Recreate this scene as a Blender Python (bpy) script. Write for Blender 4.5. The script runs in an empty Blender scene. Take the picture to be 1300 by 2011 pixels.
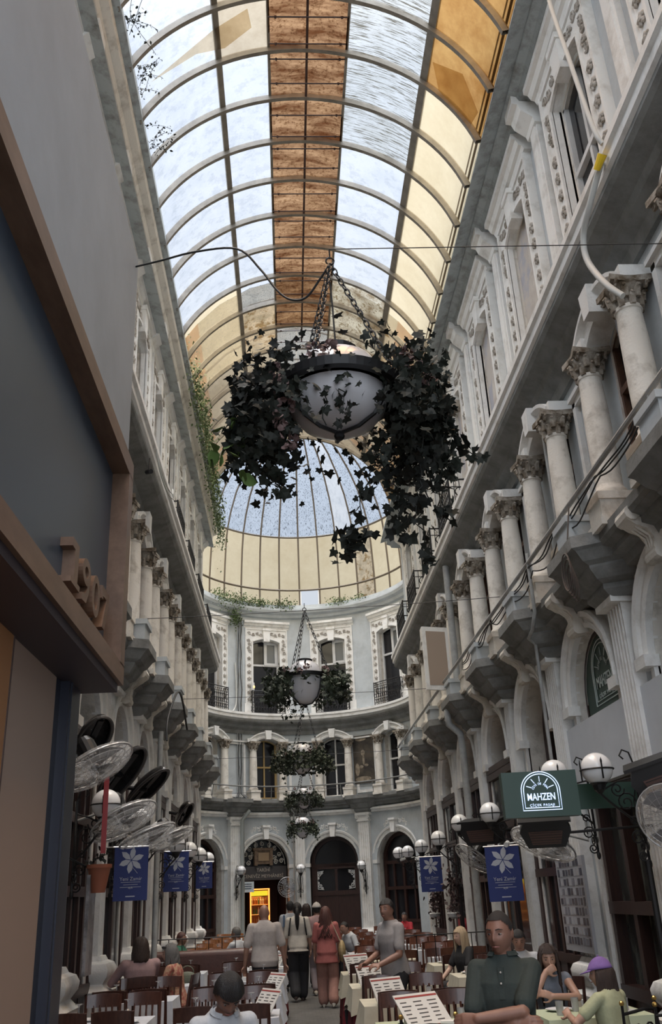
import bpy, bmesh, math, random
from mathutils import Vector, Matrix, Quaternion
PI = math.pi
SC = bpy.context.scene
COL = SC.collection
sin, cos = math.sin, math.cos

# ------------------------------------------------------------------ camera
# world axes expressed in (right, up, forward)
CX = [[0.998184, 0.024395, 0.055078], [-0.040853, -0.39779, 0.916567], [-0.044269, 0.917152, 0.396071]]
EYE = Vector((0, 0, 1.7))
cam_data = bpy.data.cameras.new('camera')
cam = bpy.data.objects.new('camera', cam_data)
COL.objects.link(cam)
right = Vector((CX[0][0], CX[1][0], CX[2][0]))
up = Vector((CX[0][1], CX[1][1], CX[2][1]))
fwd = Vector((CX[0][2], CX[1][2], CX[2][2]))
m = Matrix.Identity(4)
for i in range(3):
    m[i][0], m[i][1], m[i][2], m[i][3] = right[i], up[i], -fwd[i], EYE[i]
cam.matrix_world = m
cam_data.sensor_fit = 'VERTICAL'
cam_data.sensor_height = 36.0
cam_data.lens = 36.0 * 1750 / 2011
cam_data.clip_start = 0.05
cam_data.clip_end = 300
SC.camera = cam

# ------------------------------------------------------------------ sky and exposure
SC.view_settings.view_transform = 'Standard'
SC.view_settings.look = 'None'
SC.view_settings.exposure = 0.13
SC.view_settings.gamma = 1.0
SC.view_settings.use_curve_mapping = False
world = bpy.data.worlds.new('overcast_sky')
SC.world = world
world.use_nodes = True
wn, wl = world.node_tree.nodes, world.node_tree.links
wn.clear()
w_out = wn.new('ShaderNodeOutputWorld')
w_bg = wn.new('ShaderNodeBackground')
w_tc = wn.new('ShaderNodeTexCoord')
w_sep = wn.new('ShaderNodeSeparateXYZ')
w_ramp = wn.new('ShaderNodeValToRGB')
w_ramp.color_ramp.elements[0].position = 0.0
w_ramp.color_ramp.elements[0].color = (0.10, 0.11, 0.12, 1)
e = w_ramp.color_ramp.elements.new(0.5); e.color = (0.13, 0.14, 0.155, 1)
e = w_ramp.color_ramp.elements.new(0.80); e.color = (0.165, 0.182, 0.21, 1)
e = w_ramp.color_ramp.elements.new(0.87); e.color = (0.25, 0.26, 0.28, 1)
w_ramp.color_ramp.elements[-1].position = 1.0
w_ramp.color_ramp.elements[-1].color = (0.5, 0.5, 0.5, 1)
w_zen = wn.new('ShaderNodeValToRGB')     # overcast zenith far brighter than the horizon
w_zen.color_ramp.interpolation = 'EASE'
w_zen.color_ramp.elements[0].position = 0.86; w_zen.color_ramp.elements[0].color = (0, 0, 0, 1)
w_zen.color_ramp.elements[1].position = 1.0; w_zen.color_ramp.elements[1].color = (1, 1, 1, 1)
w_add = wn.new('ShaderNodeMixRGB'); w_add.blend_type = 'ADD'; w_add.inputs['Fac'].default_value = 1
w_mul = wn.new('ShaderNodeMixRGB'); w_mul.blend_type = 'MULTIPLY'; w_mul.inputs['Fac'].default_value = 1
ZENITH = 0.5
w_mul.inputs[2].default_value = (ZENITH, ZENITH, ZENITH, 1)
SKY = 4.7
w_bg.inputs['Strength'].default_value = SKY
w_map = wn.new('ShaderNodeMapRange')
w_map.inputs['From Min'].default_value = -0.2
wl.new(w_tc.outputs['Generated'], w_sep.inputs[0])
wl.new(w_sep.outputs['Z'], w_map.inputs['Value'])
wl.new(w_map.outputs['Result'], w_ramp.inputs['Fac'])
wl.new(w_map.outputs['Result'], w_zen.inputs['Fac'])
wl.new(w_zen.outputs['Color'], w_mul.inputs[1])
wl.new(w_ramp.outputs['Color'], w_add.inputs[1]); wl.new(w_mul.outputs[0], w_add.inputs[2])
w_side = wn.new('ShaderNodeMapRange')    # brighter cloud to the sides and behind
w_side.inputs['From Min'].default_value = 0.52; w_side.inputs['From Max'].default_value = 0.1
w_side.inputs['To Min'].default_value = 1.0; w_side.inputs['To Max'].default_value = 4.0
w_side.interpolation_type = 'SMOOTHSTEP'
wl.new(w_sep.outputs['Y'], w_side.inputs['Value'])
w_sc = wn.new('ShaderNodeVectorMath'); w_sc.operation = 'SCALE'
wl.new(w_add.outputs[0], w_sc.inputs[0]); wl.new(w_side.outputs['Result'], w_sc.inputs['Scale'])
wl.new(w_sc.outputs[0], w_bg.inputs['Color'])
wl.new(w_bg.outputs['Background'], w_out.inputs['Surface'])

def portal(name, loc, rot, sx, sy):
    d = bpy.data.lights.new(name, 'AREA')
    d.shape = 'RECTANGLE'; d.size = sx; d.size_y = sy
    d.cycles.is_portal = True
    o = bpy.data.objects.new(name, d)
    COL.objects.link(o); o.location = loc; o.rotation_euler = rot
    return o
portal('roof_daylight', (0.6, 10, 15.4), (0, 0, 0), 6.4, 32)
portal('dome_daylight', (0.7, 32.0, 20.5), (0, 0, 0), 11, 13)
portal('street_daylight', (0.6, -5.5, 6.5), (PI/2, 0, 0), 8, 15)

cy = SC.cycles
cy.max_bounces = 7
cy.diffuse_bounces = 4
cy.glossy_bounces = 3
cy.transmission_bounces = 5
cy.transparent_max_bounces = 14
cy.caustics_reflective = False
cy.caustics_refractive = False
cy.sample_clamp_indirect = 4.0
cy.use_denoising = True

# ------------------------------------------------------------------ materials
MATS = {}
def rgb(h):
    h = h.lstrip('#'); v = [int(h[i:i+2], 16)/255 for i in (0, 2, 4)]
    return tuple(((c+0.055)/1.055)**2.4 if c > 0.04045 else c/12.92 for c in v)
def mat(name, col, rough=0.7, metal=0.0, col2=None, scale=4.0, lo=0.35, hi=0.65, bump=0.0, bscale=30.0, stretch=None, spec=0.5, coat=0.0, detail=6):
    if name in MATS: return MATS[name]
    mt = bpy.data.materials.new(name); MATS[name] = mt
    mt.use_nodes = True
    nt = mt.node_tree; n = nt.nodes; l = nt.links
    b = n['Principled BSDF']
    b.inputs['Roughness'].default_value = rough
    b.inputs['Metallic'].default_value = metal
    b.inputs['Specular IOR Level'].default_value = spec
    b.inputs['Coat Weight'].default_value = coat
    b.inputs['Base Color'].default_value = (*col, 1)
    tc = None
    if col2 is not None or bump:
        tc = n.new('ShaderNodeTexCoord'); mp = n.new('ShaderNodeMapping')
        oi = n.new('ShaderNodeObjectInfo')
        l.new(tc.outputs['Object'], mp.inputs['Vector'])
        l.new(oi.outputs['Random'], mp.inputs['Location'])
        if stretch: mp.inputs['Scale'].default_value = stretch
    if col2 is not None:
        ns = n.new('ShaderNodeTexNoise'); ns.inputs['Scale'].default_value = scale; ns.inputs['Detail'].default_value = detail
        ns.inputs['Roughness'].default_value = 0.65
        l.new(mp.outputs[0], ns.inputs['Vector'])
        r = n.new('ShaderNodeValToRGB')
        r.color_ramp.elements[0].position = lo; r.color_ramp.elements[0].color = (*col2, 1)
        r.color_ramp.elements[1].position = hi; r.color_ramp.elements[1].color = (*col, 1)
        l.new(ns.outputs['Fac'], r.inputs['Fac']); l.new(r.outputs['Color'], b.inputs['Base Color'])
    if bump:
        n2 = n.new('ShaderNodeTexNoise'); n2.inputs['Scale'].default_value = bscale; n2.inputs['Detail'].default_value = 4
        l.new(mp.outputs[0], n2.inputs['Vector'])
        bp = n.new('ShaderNodeBump'); bp.inputs['Strength'].default_value = bump; bp.inputs['Distance'].default_value = 0.02
        l.new(n2.outputs['Fac'], bp.inputs['Height']); l.new(bp.outputs['Normal'], b.inputs['Normal'])
    return mt
def emit(name, col, strength):
    if name in MATS: return MATS[name]
    mt = bpy.data.materials.new(name); MATS[name] = mt; mt.use_nodes = True
    b = mt.node_tree.nodes['Principled BSDF']
    b.inputs['Base Color'].default_value = (*col, 1)
    b.inputs['Emission Color'].default_value = (*col, 1); b.inputs['Emission Strength'].default_value = strength
    return mt
def sheet(name, tint, trans=0.75, tint2=None, scale=2.0, lo=0.4, hi=0.6, stretch=None, dirt=None, dscale=9.0, dlo=0.52, dhi=0.60, dstretch=None, gloss=0.0):
    """Translucent roof sheeting: part clear, part milky."""
    if name in MATS: return MATS[name]
    mt = bpy.data.materials.new(name); MATS[name] = mt; mt.use_nodes = True
    nt = mt.node_tree; n = nt.nodes; l = nt.links; n.clear()
    out = n.new('ShaderNodeOutputMaterial'); mix = n.new('ShaderNodeMixShader')
    tr = n.new('ShaderNodeBsdfTransparent'); tl = n.new('ShaderNodeBsdfTranslucent')
    mix.inputs['Fac'].default_value = trans
    l.new(tl.outputs[0], mix.inputs[1]); l.new(tr.outputs[0], mix.inputs[2])
    tc = n.new('ShaderNodeTexCoord')
    def noise(sc, st):
        mp = n.new('ShaderNodeMapping')
        if st: mp.inputs['Scale'].default_value = st
        l.new(tc.outputs['Object'], mp.inputs['Vector'])
        ns = n.new('ShaderNodeTexNoise'); ns.inputs['Scale'].default_value = sc; ns.inputs['Detail'].default_value = 7; ns.inputs['Roughness'].default_value = 0.7
        l.new(mp.outputs[0], ns.inputs['Vector'])
        return ns.outputs['Fac']
    r = n.new('ShaderNodeValToRGB')
    r.color_ramp.elements[0].position = lo; r.color_ramp.elements[0].color = (*(tint2 or tint), 1)
    r.color_ramp.elements[1].position = hi; r.color_ramp.elements[1].color = (*tint, 1)
    l.new(noise(scale, stretch), r.inputs['Fac'])
    c = r.outputs['Color']
    if dirt:
        r2 = n.new('ShaderNodeValToRGB')
        r2.color_ramp.elements[0].position = dlo; r2.color_ramp.elements[0].color = (1, 1, 1, 1)
        r2.color_ramp.elements[1].position = dhi; r2.color_ramp.elements[1].color = (*dirt, 1)
        l.new(noise(dscale, dstretch), r2.inputs['Fac'])
        mx = n.new('ShaderNodeMixRGB'); mx.blend_type = 'MULTIPLY'; mx.inputs['Fac'].default_value = 1
        l.new(c, mx.inputs[1]); l.new(r2.outputs['Color'], mx.inputs[2]); c = mx.outputs['Color']
    l.new(c, tr.inputs['Color']); l.new(c, tl.inputs['Color'])
    l.new(mix.outputs[0], out.inputs['Surface'])
    return mt

WHITE = mat('white_stucco', (0.80, 0.79, 0.76), 0.75, col2=(0.58, 0.555, 0.51), scale=3.0, lo=0.28, hi=0.50, bump=0.25, bscale=40)
WHITE2 = mat('clean_white_paint', (0.70, 0.70, 0.69), 0.6, col2=(0.55, 0.55, 0.54), scale=2.0)
CREAM = mat('aged_cream_stone', (0.73, 0.69, 0.62), 0.75, col2=(0.45, 0.41, 0.35), scale=3.5, lo=0.3, hi=0.50, bump=0.3, bscale=35)
BLUE = mat('grey_blue_render', (0.50, 0.535, 0.55), 0.8, col2=(0.40, 0.425, 0.435), scale=1.6, lo=0.32, hi=0.6, bump=0.12, bscale=25)
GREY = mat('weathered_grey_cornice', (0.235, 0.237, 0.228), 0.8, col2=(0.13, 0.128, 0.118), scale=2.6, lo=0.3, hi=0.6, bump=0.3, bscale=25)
CAPM = mat('soiled_capital_stone', (0.46, 0.42, 0.36), 0.85, col2=(0.13, 0.095, 0.06), scale=7, lo=0.38, hi=0.66, bump=0.5, bscale=60)
CARV = mat('carved_relief_stone', (0.50, 0.47, 0.43), 0.85, col2=(0.27, 0.24, 0.20), scale=6)
GUT = mat('zinc_gutter', (0.36, 0.40, 0.41), 0.55, col2=(0.17, 0.175, 0.165), scale=4, lo=0.3, hi=0.55, bump=0.2)
DWOOD = mat('dark_reddish_wood', (0.048, 0.021, 0.016), 0.4, col2=(0.026, 0.011, 0.009), scale=6, stretch=(6, 6, 0.6))
CWOOD = mat('dark_chair_wood', (0.085, 0.035, 0.025), 0.3, col2=(0.05, 0.02, 0.015), scale=8, stretch=(4, 4, 0.8), coat=0.3)
OWOOD = mat('orange_chair_wood', (0.36, 0.15, 0.055), 0.35, col2=(0.24, 0.09, 0.03), scale=8, stretch=(4, 4, 0.8), coat=0.3)
BWOOD = mat('brown_window_wood', (0.15, 0.075, 0.045), 0.5, col2=(0.09, 0.045, 0.03), scale=6)
OCHRE = mat('ochre_window_paint', (0.42, 0.29, 0.12), 0.5)
DARK = mat('dark_room', (0.012, 0.011, 0.012), 0.9)
PANE = mat('dark_window_glass', (0.016, 0.016, 0.019), 0.08, spec=0.5)
PALEPANE = mat('dusty_window_glass', (0.15, 0.16, 0.165), 0.25)
IRON = mat('black_wrought_iron', (0.012, 0.012, 0.013), 0.45, metal=0.3)
STEEL = mat('bare_steel', (0.5, 0.5, 0.5), 0.3, metal=0.9)
RIBM = mat('khaki_steel_rib', (0.20, 0.175, 0.14), 0.5, col2=(0.13, 0.11, 0.085), scale=6)
PIPE = mat('painted_pipe', (0.40, 0.41, 0.40), 0.5, col2=(0.28, 0.28, 0.27), scale=5)
GLOBE = mat('white_glass_globe', (0.80, 0.80, 0.80), 0.18, spec=0.6)
NAVY = mat('navy_panel', (0.050, 0.075, 0.112), 0.38, spec=0.8)
FASC = mat('grey_fascia', (0.37, 0.43, 0.50), 0.5, col2=(0.32, 0.37, 0.43), scale=1.2)
COPPER = mat('walnut_frame_wood', (0.20, 0.12, 0.078), 0.4, col2=(0.13, 0.073, 0.045), scale=7, stretch=(1, 0.3, 1))
BEIGE = mat('beige_wall_panel', (0.42, 0.31, 0.25), 0.6)
CLOTHW = mat('white_tablecloth', (0.50, 0.52, 0.56), 0.85, col2=(0.44, 0.46, 0.50), scale=5)
CLOTHC = mat('cream_tablecloth', (0.52, 0.49, 0.39), 0.85, col2=(0.45, 0.42, 0.33), scale=5)
CLOTHG = mat('pale_green_tablecloth', (0.42, 0.47, 0.33), 0.85)
CLOTHR = mat('dark_red_undercloth', (0.16, 0.012, 0.02), 0.85, col2=(0.10, 0.008, 0.014), scale=6)
CLOTHY = mat('yellow_undercloth', (0.45, 0.33, 0.15), 0.85)
LEATHER = mat('brown_leather', (0.10, 0.042, 0.032), 0.4, col2=(0.07, 0.03, 0.024), scale=9, bump=0.1)
PAPER = mat('printed_paper', (0.62, 0.61, 0.58), 0.6)
LEAF = mat('backlit_ivy_leaf', (0.014, 0.019, 0.012), 0.7, col2=(0.005, 0.006, 0.005), scale=2, lo=0.35, hi=0.65)  # near-black: the backlit silhouette is put into the leaf colour
LEAF2 = mat('basket_leaf', (0.045, 0.062, 0.034), 0.7, col2=(0.012, 0.016, 0.011), scale=2.5)
LEAFG = mat('fresh_green_leaf', (0.13, 0.21, 0.05), 0.55, col2=(0.03, 0.06, 0.018), scale=2)
VINE = mat('trailing_green_vine', (0.10, 0.16, 0.05), 0.6, col2=(0.05, 0.07, 0.025), scale=1.5)
DRIB = mat('dark_dome_rib', (0.085, 0.065, 0.045), 0.5)
PETAL = mat('faded_pink_petal', (0.26, 0.18, 0.17), 0.7, col2=(0.16, 0.10, 0.095), scale=12)
FLOORM = mat('worn_stone_floor', (0.135, 0.133, 0.13), 0.6, col2=(0.07, 0.069, 0.067), scale=2.2, lo=0.3, hi=0.7, bump=0.5, bscale=14)
SKIN = mat('skin', (0.32, 0.175, 0.125), 0.5, col2=(0.28, 0.15, 0.105), scale=10, bump=0.04, bscale=160)
SKINP = mat('fair_skin', (0.45, 0.29, 0.22), 0.5)
HAIRD = mat('black_hair', (0.012, 0.010, 0.010), 0.45, bump=0.5, bscale=90, stretch=(3, 3, 0.3))
CABLE = mat('black_cable', (0.015, 0.015, 0.015), 0.6)
WCABLE = mat('white_cable', (0.55, 0.55, 0.52), 0.6)
def cloth(name, c): return mat(name, c, 0.85, col2=tuple(x*0.8 for x in c), scale=9, bump=0.1, bscale=50)

# ------------------------------------------------------------------ mesh builder
class MB:
    def __init__(s): s.v = []; s.f = []; s.m = []
    def face(s, pts, m=0):
        b = len(s.v); s.v.extend([tuple(p) for p in pts]); s.f.append(tuple(range(b, b+len(pts)))); s.m.append(m); return s
    def grid(s, rows, closed_u=False, closed_v=False, m=0, cap0=False, cap1=False):
        b = len(s.v); nr = len(rows); nc = len(rows[0])
        for r in rows: s.v.extend([tuple(p) for p in r])
        for i in range(nr if closed_v else nr-1):
            i2 = (i+1) % nr
            for j in range(nc if closed_u else nc-1):
                j2 = (j+1) % nc
                s.f.append((b+i*nc+j, b+i*nc+j2, b+i2*nc+j2, b+i2*nc+j)); s.m.append(m)
        if cap0: s.f.append(tuple(b+j for j in reversed(range(nc)))); s.m.append(m)
        if cap1: s.f.append(tuple(b+(nr-1)*nc+j for j in range(nc))); s.m.append(m)
        return s
    def box(s, x0, x1, y0, y1, z0, z1, m=0):
        b = len(s.v)
        s.v.extend([(x0,y0,z0),(x1,y0,z0),(x1,y1,z0),(x0,y1,z0),(x0,y0,z1),(x1,y0,z1),(x1,y1,z1),(x0,y1,z1)])
        for q in ((3,2,1,0),(4,5,6,7),(0,1,5,4),(1,2,6,5),(2,3,7,6),(3,0,4,7)): s.f.append(tuple(b+i for i in q)); s.m.append(m)
        return s
    def obox(s, c, sz, rot=None, m=0):
        t = MB().box(-sz[0]/2, sz[0]/2, -sz[1]/2, sz[1]/2, -sz[2]/2, sz[2]/2)
        M = Matrix.Translation(c) @ (rot.to_4x4() if rot is not None else Matrix.Identity(4))
        return s.add(t, M, m)
    def add(s, o, M=None, m=None):
        b = len(s.v)
        s.v.extend([tuple(M @ Vector(p)) for p in o.v] if M is not None else o.v)
        s.f.extend([tuple(b+i for i in q) for q in o.f])
        s.m.extend(o.m if m is None else [m]*len(o.f))
        return s
    def map(s, fn): s.v = [tuple(fn(p)) for p in s.v]; return s
    def tube(s, pts, r, n=8, closed=False, m=0, flat=None):
        pts = [Vector(p) for p in pts]; k = len(pts)
        rs = r if isinstance(r, (list, tuple)) else [r]*k
        rows = []; prev = None
        for i in range(k):
            a = pts[i-1] if (i > 0 or closed) else pts[i]; c = pts[(i+1) % k] if (i < k-1 or closed) else pts[i]
            t = (c-a)
            if t.length < 1e-9: t = Vector((0, 0, 1))
            t.normalize()
            if prev is None:
                u = t.orthogonal().normalized() if abs(t.z) > 0.95 else t.cross(Vector((0, 0, 1))).normalized()
            else:
                u = prev - t*prev.dot(t)
                u = u.normalized() if u.length > 1e-6 else t.orthogonal().normalized()
            prev = u; w = t.cross(u)
            f = flat or 1.0
            rows.append([pts[i] + (u*cos(2*PI*j/n) + w*sin(2*PI*j/n)*f)*rs[i] for j in range(n)])
        return s.grid(rows, closed_u=True, closed_v=closed, m=m, cap0=not closed, cap1=not closed)
    def lathe(s, prof, n=16, c=(0, 0, 0), m=0, a0=0, a1=2*PI, sx=1, sy=1):
        full = abs(a1-a0-2*PI) < 1e-6
        k = n if full else n+1
        rows = [[(c[0]+r*cos(a0+(a1-a0)*j/n)*sx, c[1]+r*sin(a0+(a1-a0)*j/n)*sy, c[2]+z) for j in range(k)] for r, z in prof]
        return s.grid(rows, closed_u=full, m=m, cap0=full and prof[0][0] > 1e-6, cap1=full and prof[-1][0] > 1e-6)
    def ball(s, c, r, nu=12, nv=8, m=0, rot=None):
        r3 = r if isinstance(r, (list, tuple)) else (r, r, r)
        rows = []
        for i in range(nv+1):
            th = PI*i/nv
            rows.append([Vector((max(sin(th), 1e-4)*cos(2*PI*j/nu)*r3[0], max(sin(th), 1e-4)*sin(2*PI*j/nu)*r3[1], -cos(th)*r3[2])) for j in range(nu)])
        if rot is not None: rows = [[rot @ p for p in q] for q in rows]
        c = Vector(c)
        return s.grid([[c+p for p in q] for q in rows], closed_u=True, m=m)
    def prism(s, poly, y0, y1, m=0):
        """poly of (x, z), extruded along y"""
        k = len(poly)
        s.face([(x, y0, z) for x, z in poly], m); s.face([(x, y1, z) for x, z in reversed(poly)], m)
        for i in range(k):
            a, b = poly[i], poly[(i+1) % k]
            s.face([(a[0], y0, a[1]), (a[0], y1, a[1]), (b[0], y1, b[1]), (b[0], y0, b[1])], m)
        return s
    def run(s, prof, u0, u1, n=1, m=0):
        """moulding: profile of (outward, z) carried along x; closed back not needed"""
        rows = [[(u0+(u1-u0)*i/n, -o, z) for o, z in prof] for i in range(n+1)]
        s.grid(rows, closed_u=True, m=m)
        s.face([rows[0][j] for j in reversed(range(len(prof)))], m); s.face(rows[-1], m)
        return s
    def build(s, name, mats=None, parent=None, smooth=False, ang=40, loc=None, rotz=None, props=None):
        me = bpy.data.meshes.new(name)
        me.from_pydata(s.v, [], s.f)
        mats = mats if isinstance(mats, (list, tuple)) else [mats]
        for q in mats: me.materials.append(q)
        if len(mats) > 1: me.polygons.foreach_set('material_index', s.m)
        if smooth:
            bm = bmesh.new(); bm.from_mesh(me)
            bmesh.ops.remove_doubles(bm, verts=bm.verts, dist=1e-5)
            bmesh.ops.recalc_face_normals(bm, faces=bm.faces)
            bm.to_mesh(me); bm.free()
            me.polygons.foreach_set('use_smooth', [True]*len(me.polygons))
            me.set_sharp_from_angle(angle=math.radians(ang))
        me.update()
        o = bpy.data.objects.new(name, me); COL.objects.link(o)
        if parent is not None: o.parent = parent
        if loc is not None: o.location = loc
        if rotz is not None: o.rotation_euler = (0, 0, rotz)
        if props: 
            for k, v in props.items(): o[k] = v
        return o

def tag(o, label=None, cat=None, group=None, kind=None):
    if label: o['label'] = label
    if cat: o['category'] = cat
    if group: o['group'] = group
    if kind: o['kind'] = kind
    return o
def empty(name, loc=(0, 0, 0), rotz=0, parent=None):
    o = bpy.data.objects.new(name, None); COL.objects.link(o)
    o.location = loc; o.rotation_euler = (0, 0, rotz)
    o.empty_display_size = 0.1
    if parent is not None: o.parent = parent
    return o
def struct(o, label=None):
    o['kind'] = 'structure'
    if label: o['label'] = label
    return o
def kids(o): return [c for c in ALLKIDS.get(o.name, [])]
def dup(o, parent=None):
    c = o.copy(); COL.objects.link(c); c.parent = parent
    for ch in o.children: dup(ch, c)
    return c
def put(proto, parent, loc, rotz):
    c = dup(proto, parent); c.location = loc; c.rotation_euler = (0, 0, rotz); return c
def arc(cx, cz, r, a0, a1, n): return [(cx+r*cos(a0+(a1-a0)*i/n), cz+r*sin(a0+(a1-a0)*i/n)) for i in range(n+1)]
def spiral(c, r0, r1, turns, a0=0, n=24, plane='xz'):
    out = []
    for i in range(n+1):
        t = i/n; a = a0+turns*2*PI*t; r = r0+(r1-r0)*t
        out.append((c[0]+r*cos(a), c[1], c[2]+r*sin(a)) if plane == 'xz' else (c[0], c[1]+r*cos(a), c[2]+r*sin(a)))
    return out
FLOOR = -0.1

# ================================================================== SETTING
XR, XL = 4.0, -2.75
AX, AY, AR = 0.7, 33.3, 4.7
BAYR = [8.45+2.86*k for k in range(-1, 7)]
PILR = [9.88+2.86*k for k in range(-2, 7)]
BAYL = [12.375+2.35*j for j in range(-2, 7)]
PILL = [11.2+2.35*j for j in range(-2, 8)]
rad = math.radians
def place(wall, u, n=0.0):
    """point on a wall at distance u along it (degrees for the round end), n out from it -> (x, y), rotation"""
    if wall == 'R': return (XR-n, u), -PI/2
    if wall == 'L': return (XL+n, u), PI/2
    t = rad(u); return (AX+(AR-n)*sin(t), AY+(AR-n)*cos(t)), -t
def at(wall, u, z=0.0, n=0.0):
    p, r = place(wall, u, n); return Vector((p[0], p[1], z)), r
def set_on(proto, parent, wall, u, z=0.0, n=0.0):
    p, r = at(wall, u, z, n); return put(proto, parent, p, r)
def kill(o):
    for c in list(o.children): kill(c)
    bpy.data.objects.remove(o)

# floor
fl = MB(); fl.face([(-9, -6, FLOOR), (10, -6, FLOOR), (10, 42, FLOOR), (-9, 42, FLOOR)])
o = fl.build('floor', FLOORM); struct(o, 'worn dark stone floor of the arcade aisle')
# paving joints on the floor
nt = FLOORM.node_tree; bs = nt.nodes['Principled BSDF']
bk = nt.nodes.new('ShaderNodeTexBrick'); tcn = nt.nodes.new('ShaderNodeTexCoord')
bk.inputs['Scale'].default_value = 4.0; bk.inputs['Mortar Size'].default_value = 0.012
bk.inputs['Color1'].default_value = (1, 1, 1, 1); bk.inputs['Color2'].default_value = (0.75, 0.75, 0.75, 1); bk.inputs['Mortar'].default_value = (0.35, 0.35, 0.35, 1)
nt.links.new(tcn.outputs['Object'], bk.inputs['Vector'])
mx = nt.nodes.new('ShaderNodeMixRGB'); mx.blend_type = 'MULTIPLY'; mx.inputs['Fac'].default_value = 1
lk = bs.inputs['Base Color'].links[0]; src = lk.from_socket; nt.links.remove(lk)
nt.links.new(src, mx.inputs[1]); nt.links.new(bk.outputs['Color'], mx.inputs[2]); nt.links.new(mx.outputs[0], bs.inputs['Base Color'])

def curve_pts(a, jamb, kind, rise=0.15, n=14):
    """top edge of an opening, from -a to a"""
    if kind == 'round': return [(a*cos(PI-PI*i/n), jamb+a*sin(PI*i/n)) for i in range(n+1)]
    if kind == 'seg':
        R = (a*a+rise*rise)/(2*rise); t = math.asin(a/R)
        return [(R*sin(-t+2*t*i/n), jamb+rise-R+R*cos(-t+2*t*i/n)) for i in range(n+1)]
    return [(-a, jamb), (a, jamb)]
def wall_bay(mb, u0, u1, z0, z1, uc=0, zb=None, crv=None, depth=0.35, nsub=1):
    """one bay of wall in (u, outward, z) with an optional opening"""
    def quad(a, b, c, d):
        for i in range(nsub):
            f0, f1 = i/nsub, (i+1)/nsub
            mb.face([(a+(b-a)*f0, 0, c), (a+(b-a)*f1, 0, c), (a+(b-a)*f1, 0, d), (a+(b-a)*f0, 0, d)])
    if crv is None:
        for i in range(8): quad(u0+(u1-u0)*i/8, u0+(u1-u0)*(i+1)/8, z0, z1)
        return
    c = [(uc+x, z) for x, z in crv]; a, b = c[0][0], c[-1][0]
    for s0, s1 in ((u0, a), (b, u1)):
        for i in range(3): quad(s0+(s1-s0)*i/3, s0+(s1-s0)*(i+1)/3, z0, z1)
    if zb > z0: quad(a, (a+b)/2, z0, zb); quad((a+b)/2, b, z0, zb)
    for p, q in zip(c[:-1], c[1:]):
        mb.face([(p[0], 0, p[1]), (q[0], 0, q[1]), (q[0], 0, z1), (p[0], 0, z1)])
    ring = [(a, zb)]+c+[(b, zb)]
    for p, q in zip(ring[:-1], ring[1:]):
        mb.face([(p[0], 0, p[1]), (p[0], -depth, p[1]), (q[0], -depth, q[1]), (q[0], 0, q[1])], 1)
    mb.face([(a, 0, zb), (b, 0, zb), (b, -depth, zb), (a, -depth, zb)], 1)
G_Z, F_Z = 5.0, 8.4
def tops(w): return 0.0 if w == 'R' else 0.3
def make_wall(name, w, bays, half, ends, label):
    mb = MB(); zt = 13.35 if w != 'R' else 13.0
    gr = {'R': (0.85, 3.95), 'L': (0.74, 3.95), 'A': (0.985, 2.95)}[w]
    k = rad(1)*AR if w == "A" else 1.0
    half *= k
    sh = tops(w)
    for i, uc in enumerate(bays):
        c = uc*k
        ug = {True: (LOWA[i]*k if w == 'A' else c)}[True]
        uf = FIRA[i]*k if w == 'A' else c
        wall_bay(mb, c-half, c+half, FLOOR, G_Z, ug, FLOOR, curve_pts(gr[0], gr[1], 'round'), 0.62 if w == 'A' else 0.4)
        wall_bay(mb, c-half, c+half, G_Z, F_Z, uf, 5.45, curve_pts(0.5, 7.6, 'seg', 0.17, 8), 0.4)
        wall_bay(mb, c-half, c+half, F_Z, zt, c, 8.45+sh, curve_pts(0.6, 11.6+sh, 'seg', 0.14, 8), 0.35)
    for a, b in ends:
        n = max(1, int(abs(b-a)*k/0.6))
        for i in range(n):
            wall_bay(mb, (a+(b-a)*i/n)*k, (a+(b-a)*(i+1)/n)*k, FLOOR, zt)
    if w == 'R': mb.map(lambda p: (XR-p[1], p[0], p[2]))
    elif w == 'L': mb.map(lambda p: (XL+p[1], p[0], p[2]))
    else:
        mb.map(lambda p: (AX+(AR-p[1])*sin(p[0]/AR), AY+(AR-p[1])*cos(p[0]/AR), p[2]))
    o = mb.build(name, [BLUE, CREAM]); struct(o, label); return o
TOPA = [-53.5, -19.2, 16.4, 51.0]
FIRA = [-54.0, -20.0, 15.2, 49.5]
LOWA = [-55.5, -21.2, 12.8, 46.8]
WR = make_wall('wall_right', 'R', BAYR, 1.43, [(-5.5, BAYR[0]-1.43), (BAYR[-1]+1.43, 28.3)], 'grey-blue right facade of the arcade with white mouldings')
WL = make_wall('wall_left', 'L', BAYL, 1.175, [(-5.5, BAYL[0]-1.175), (BAYL[-1]+1.175, 28.0)], 'grey-blue left facade of the arcade with cream mouldings')
WA = make_wall('wall_back', 'A', TOPA, 17.5, [(-110, -71.0), (-36.7, -36.0), (-1.7, -1.1), (33.9, 33.5), (68.5, 110)], 'curved grey-blue facade closing the arcade')
WALLS = {'R': WR, 'L': WL, 'A': WA}
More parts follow.
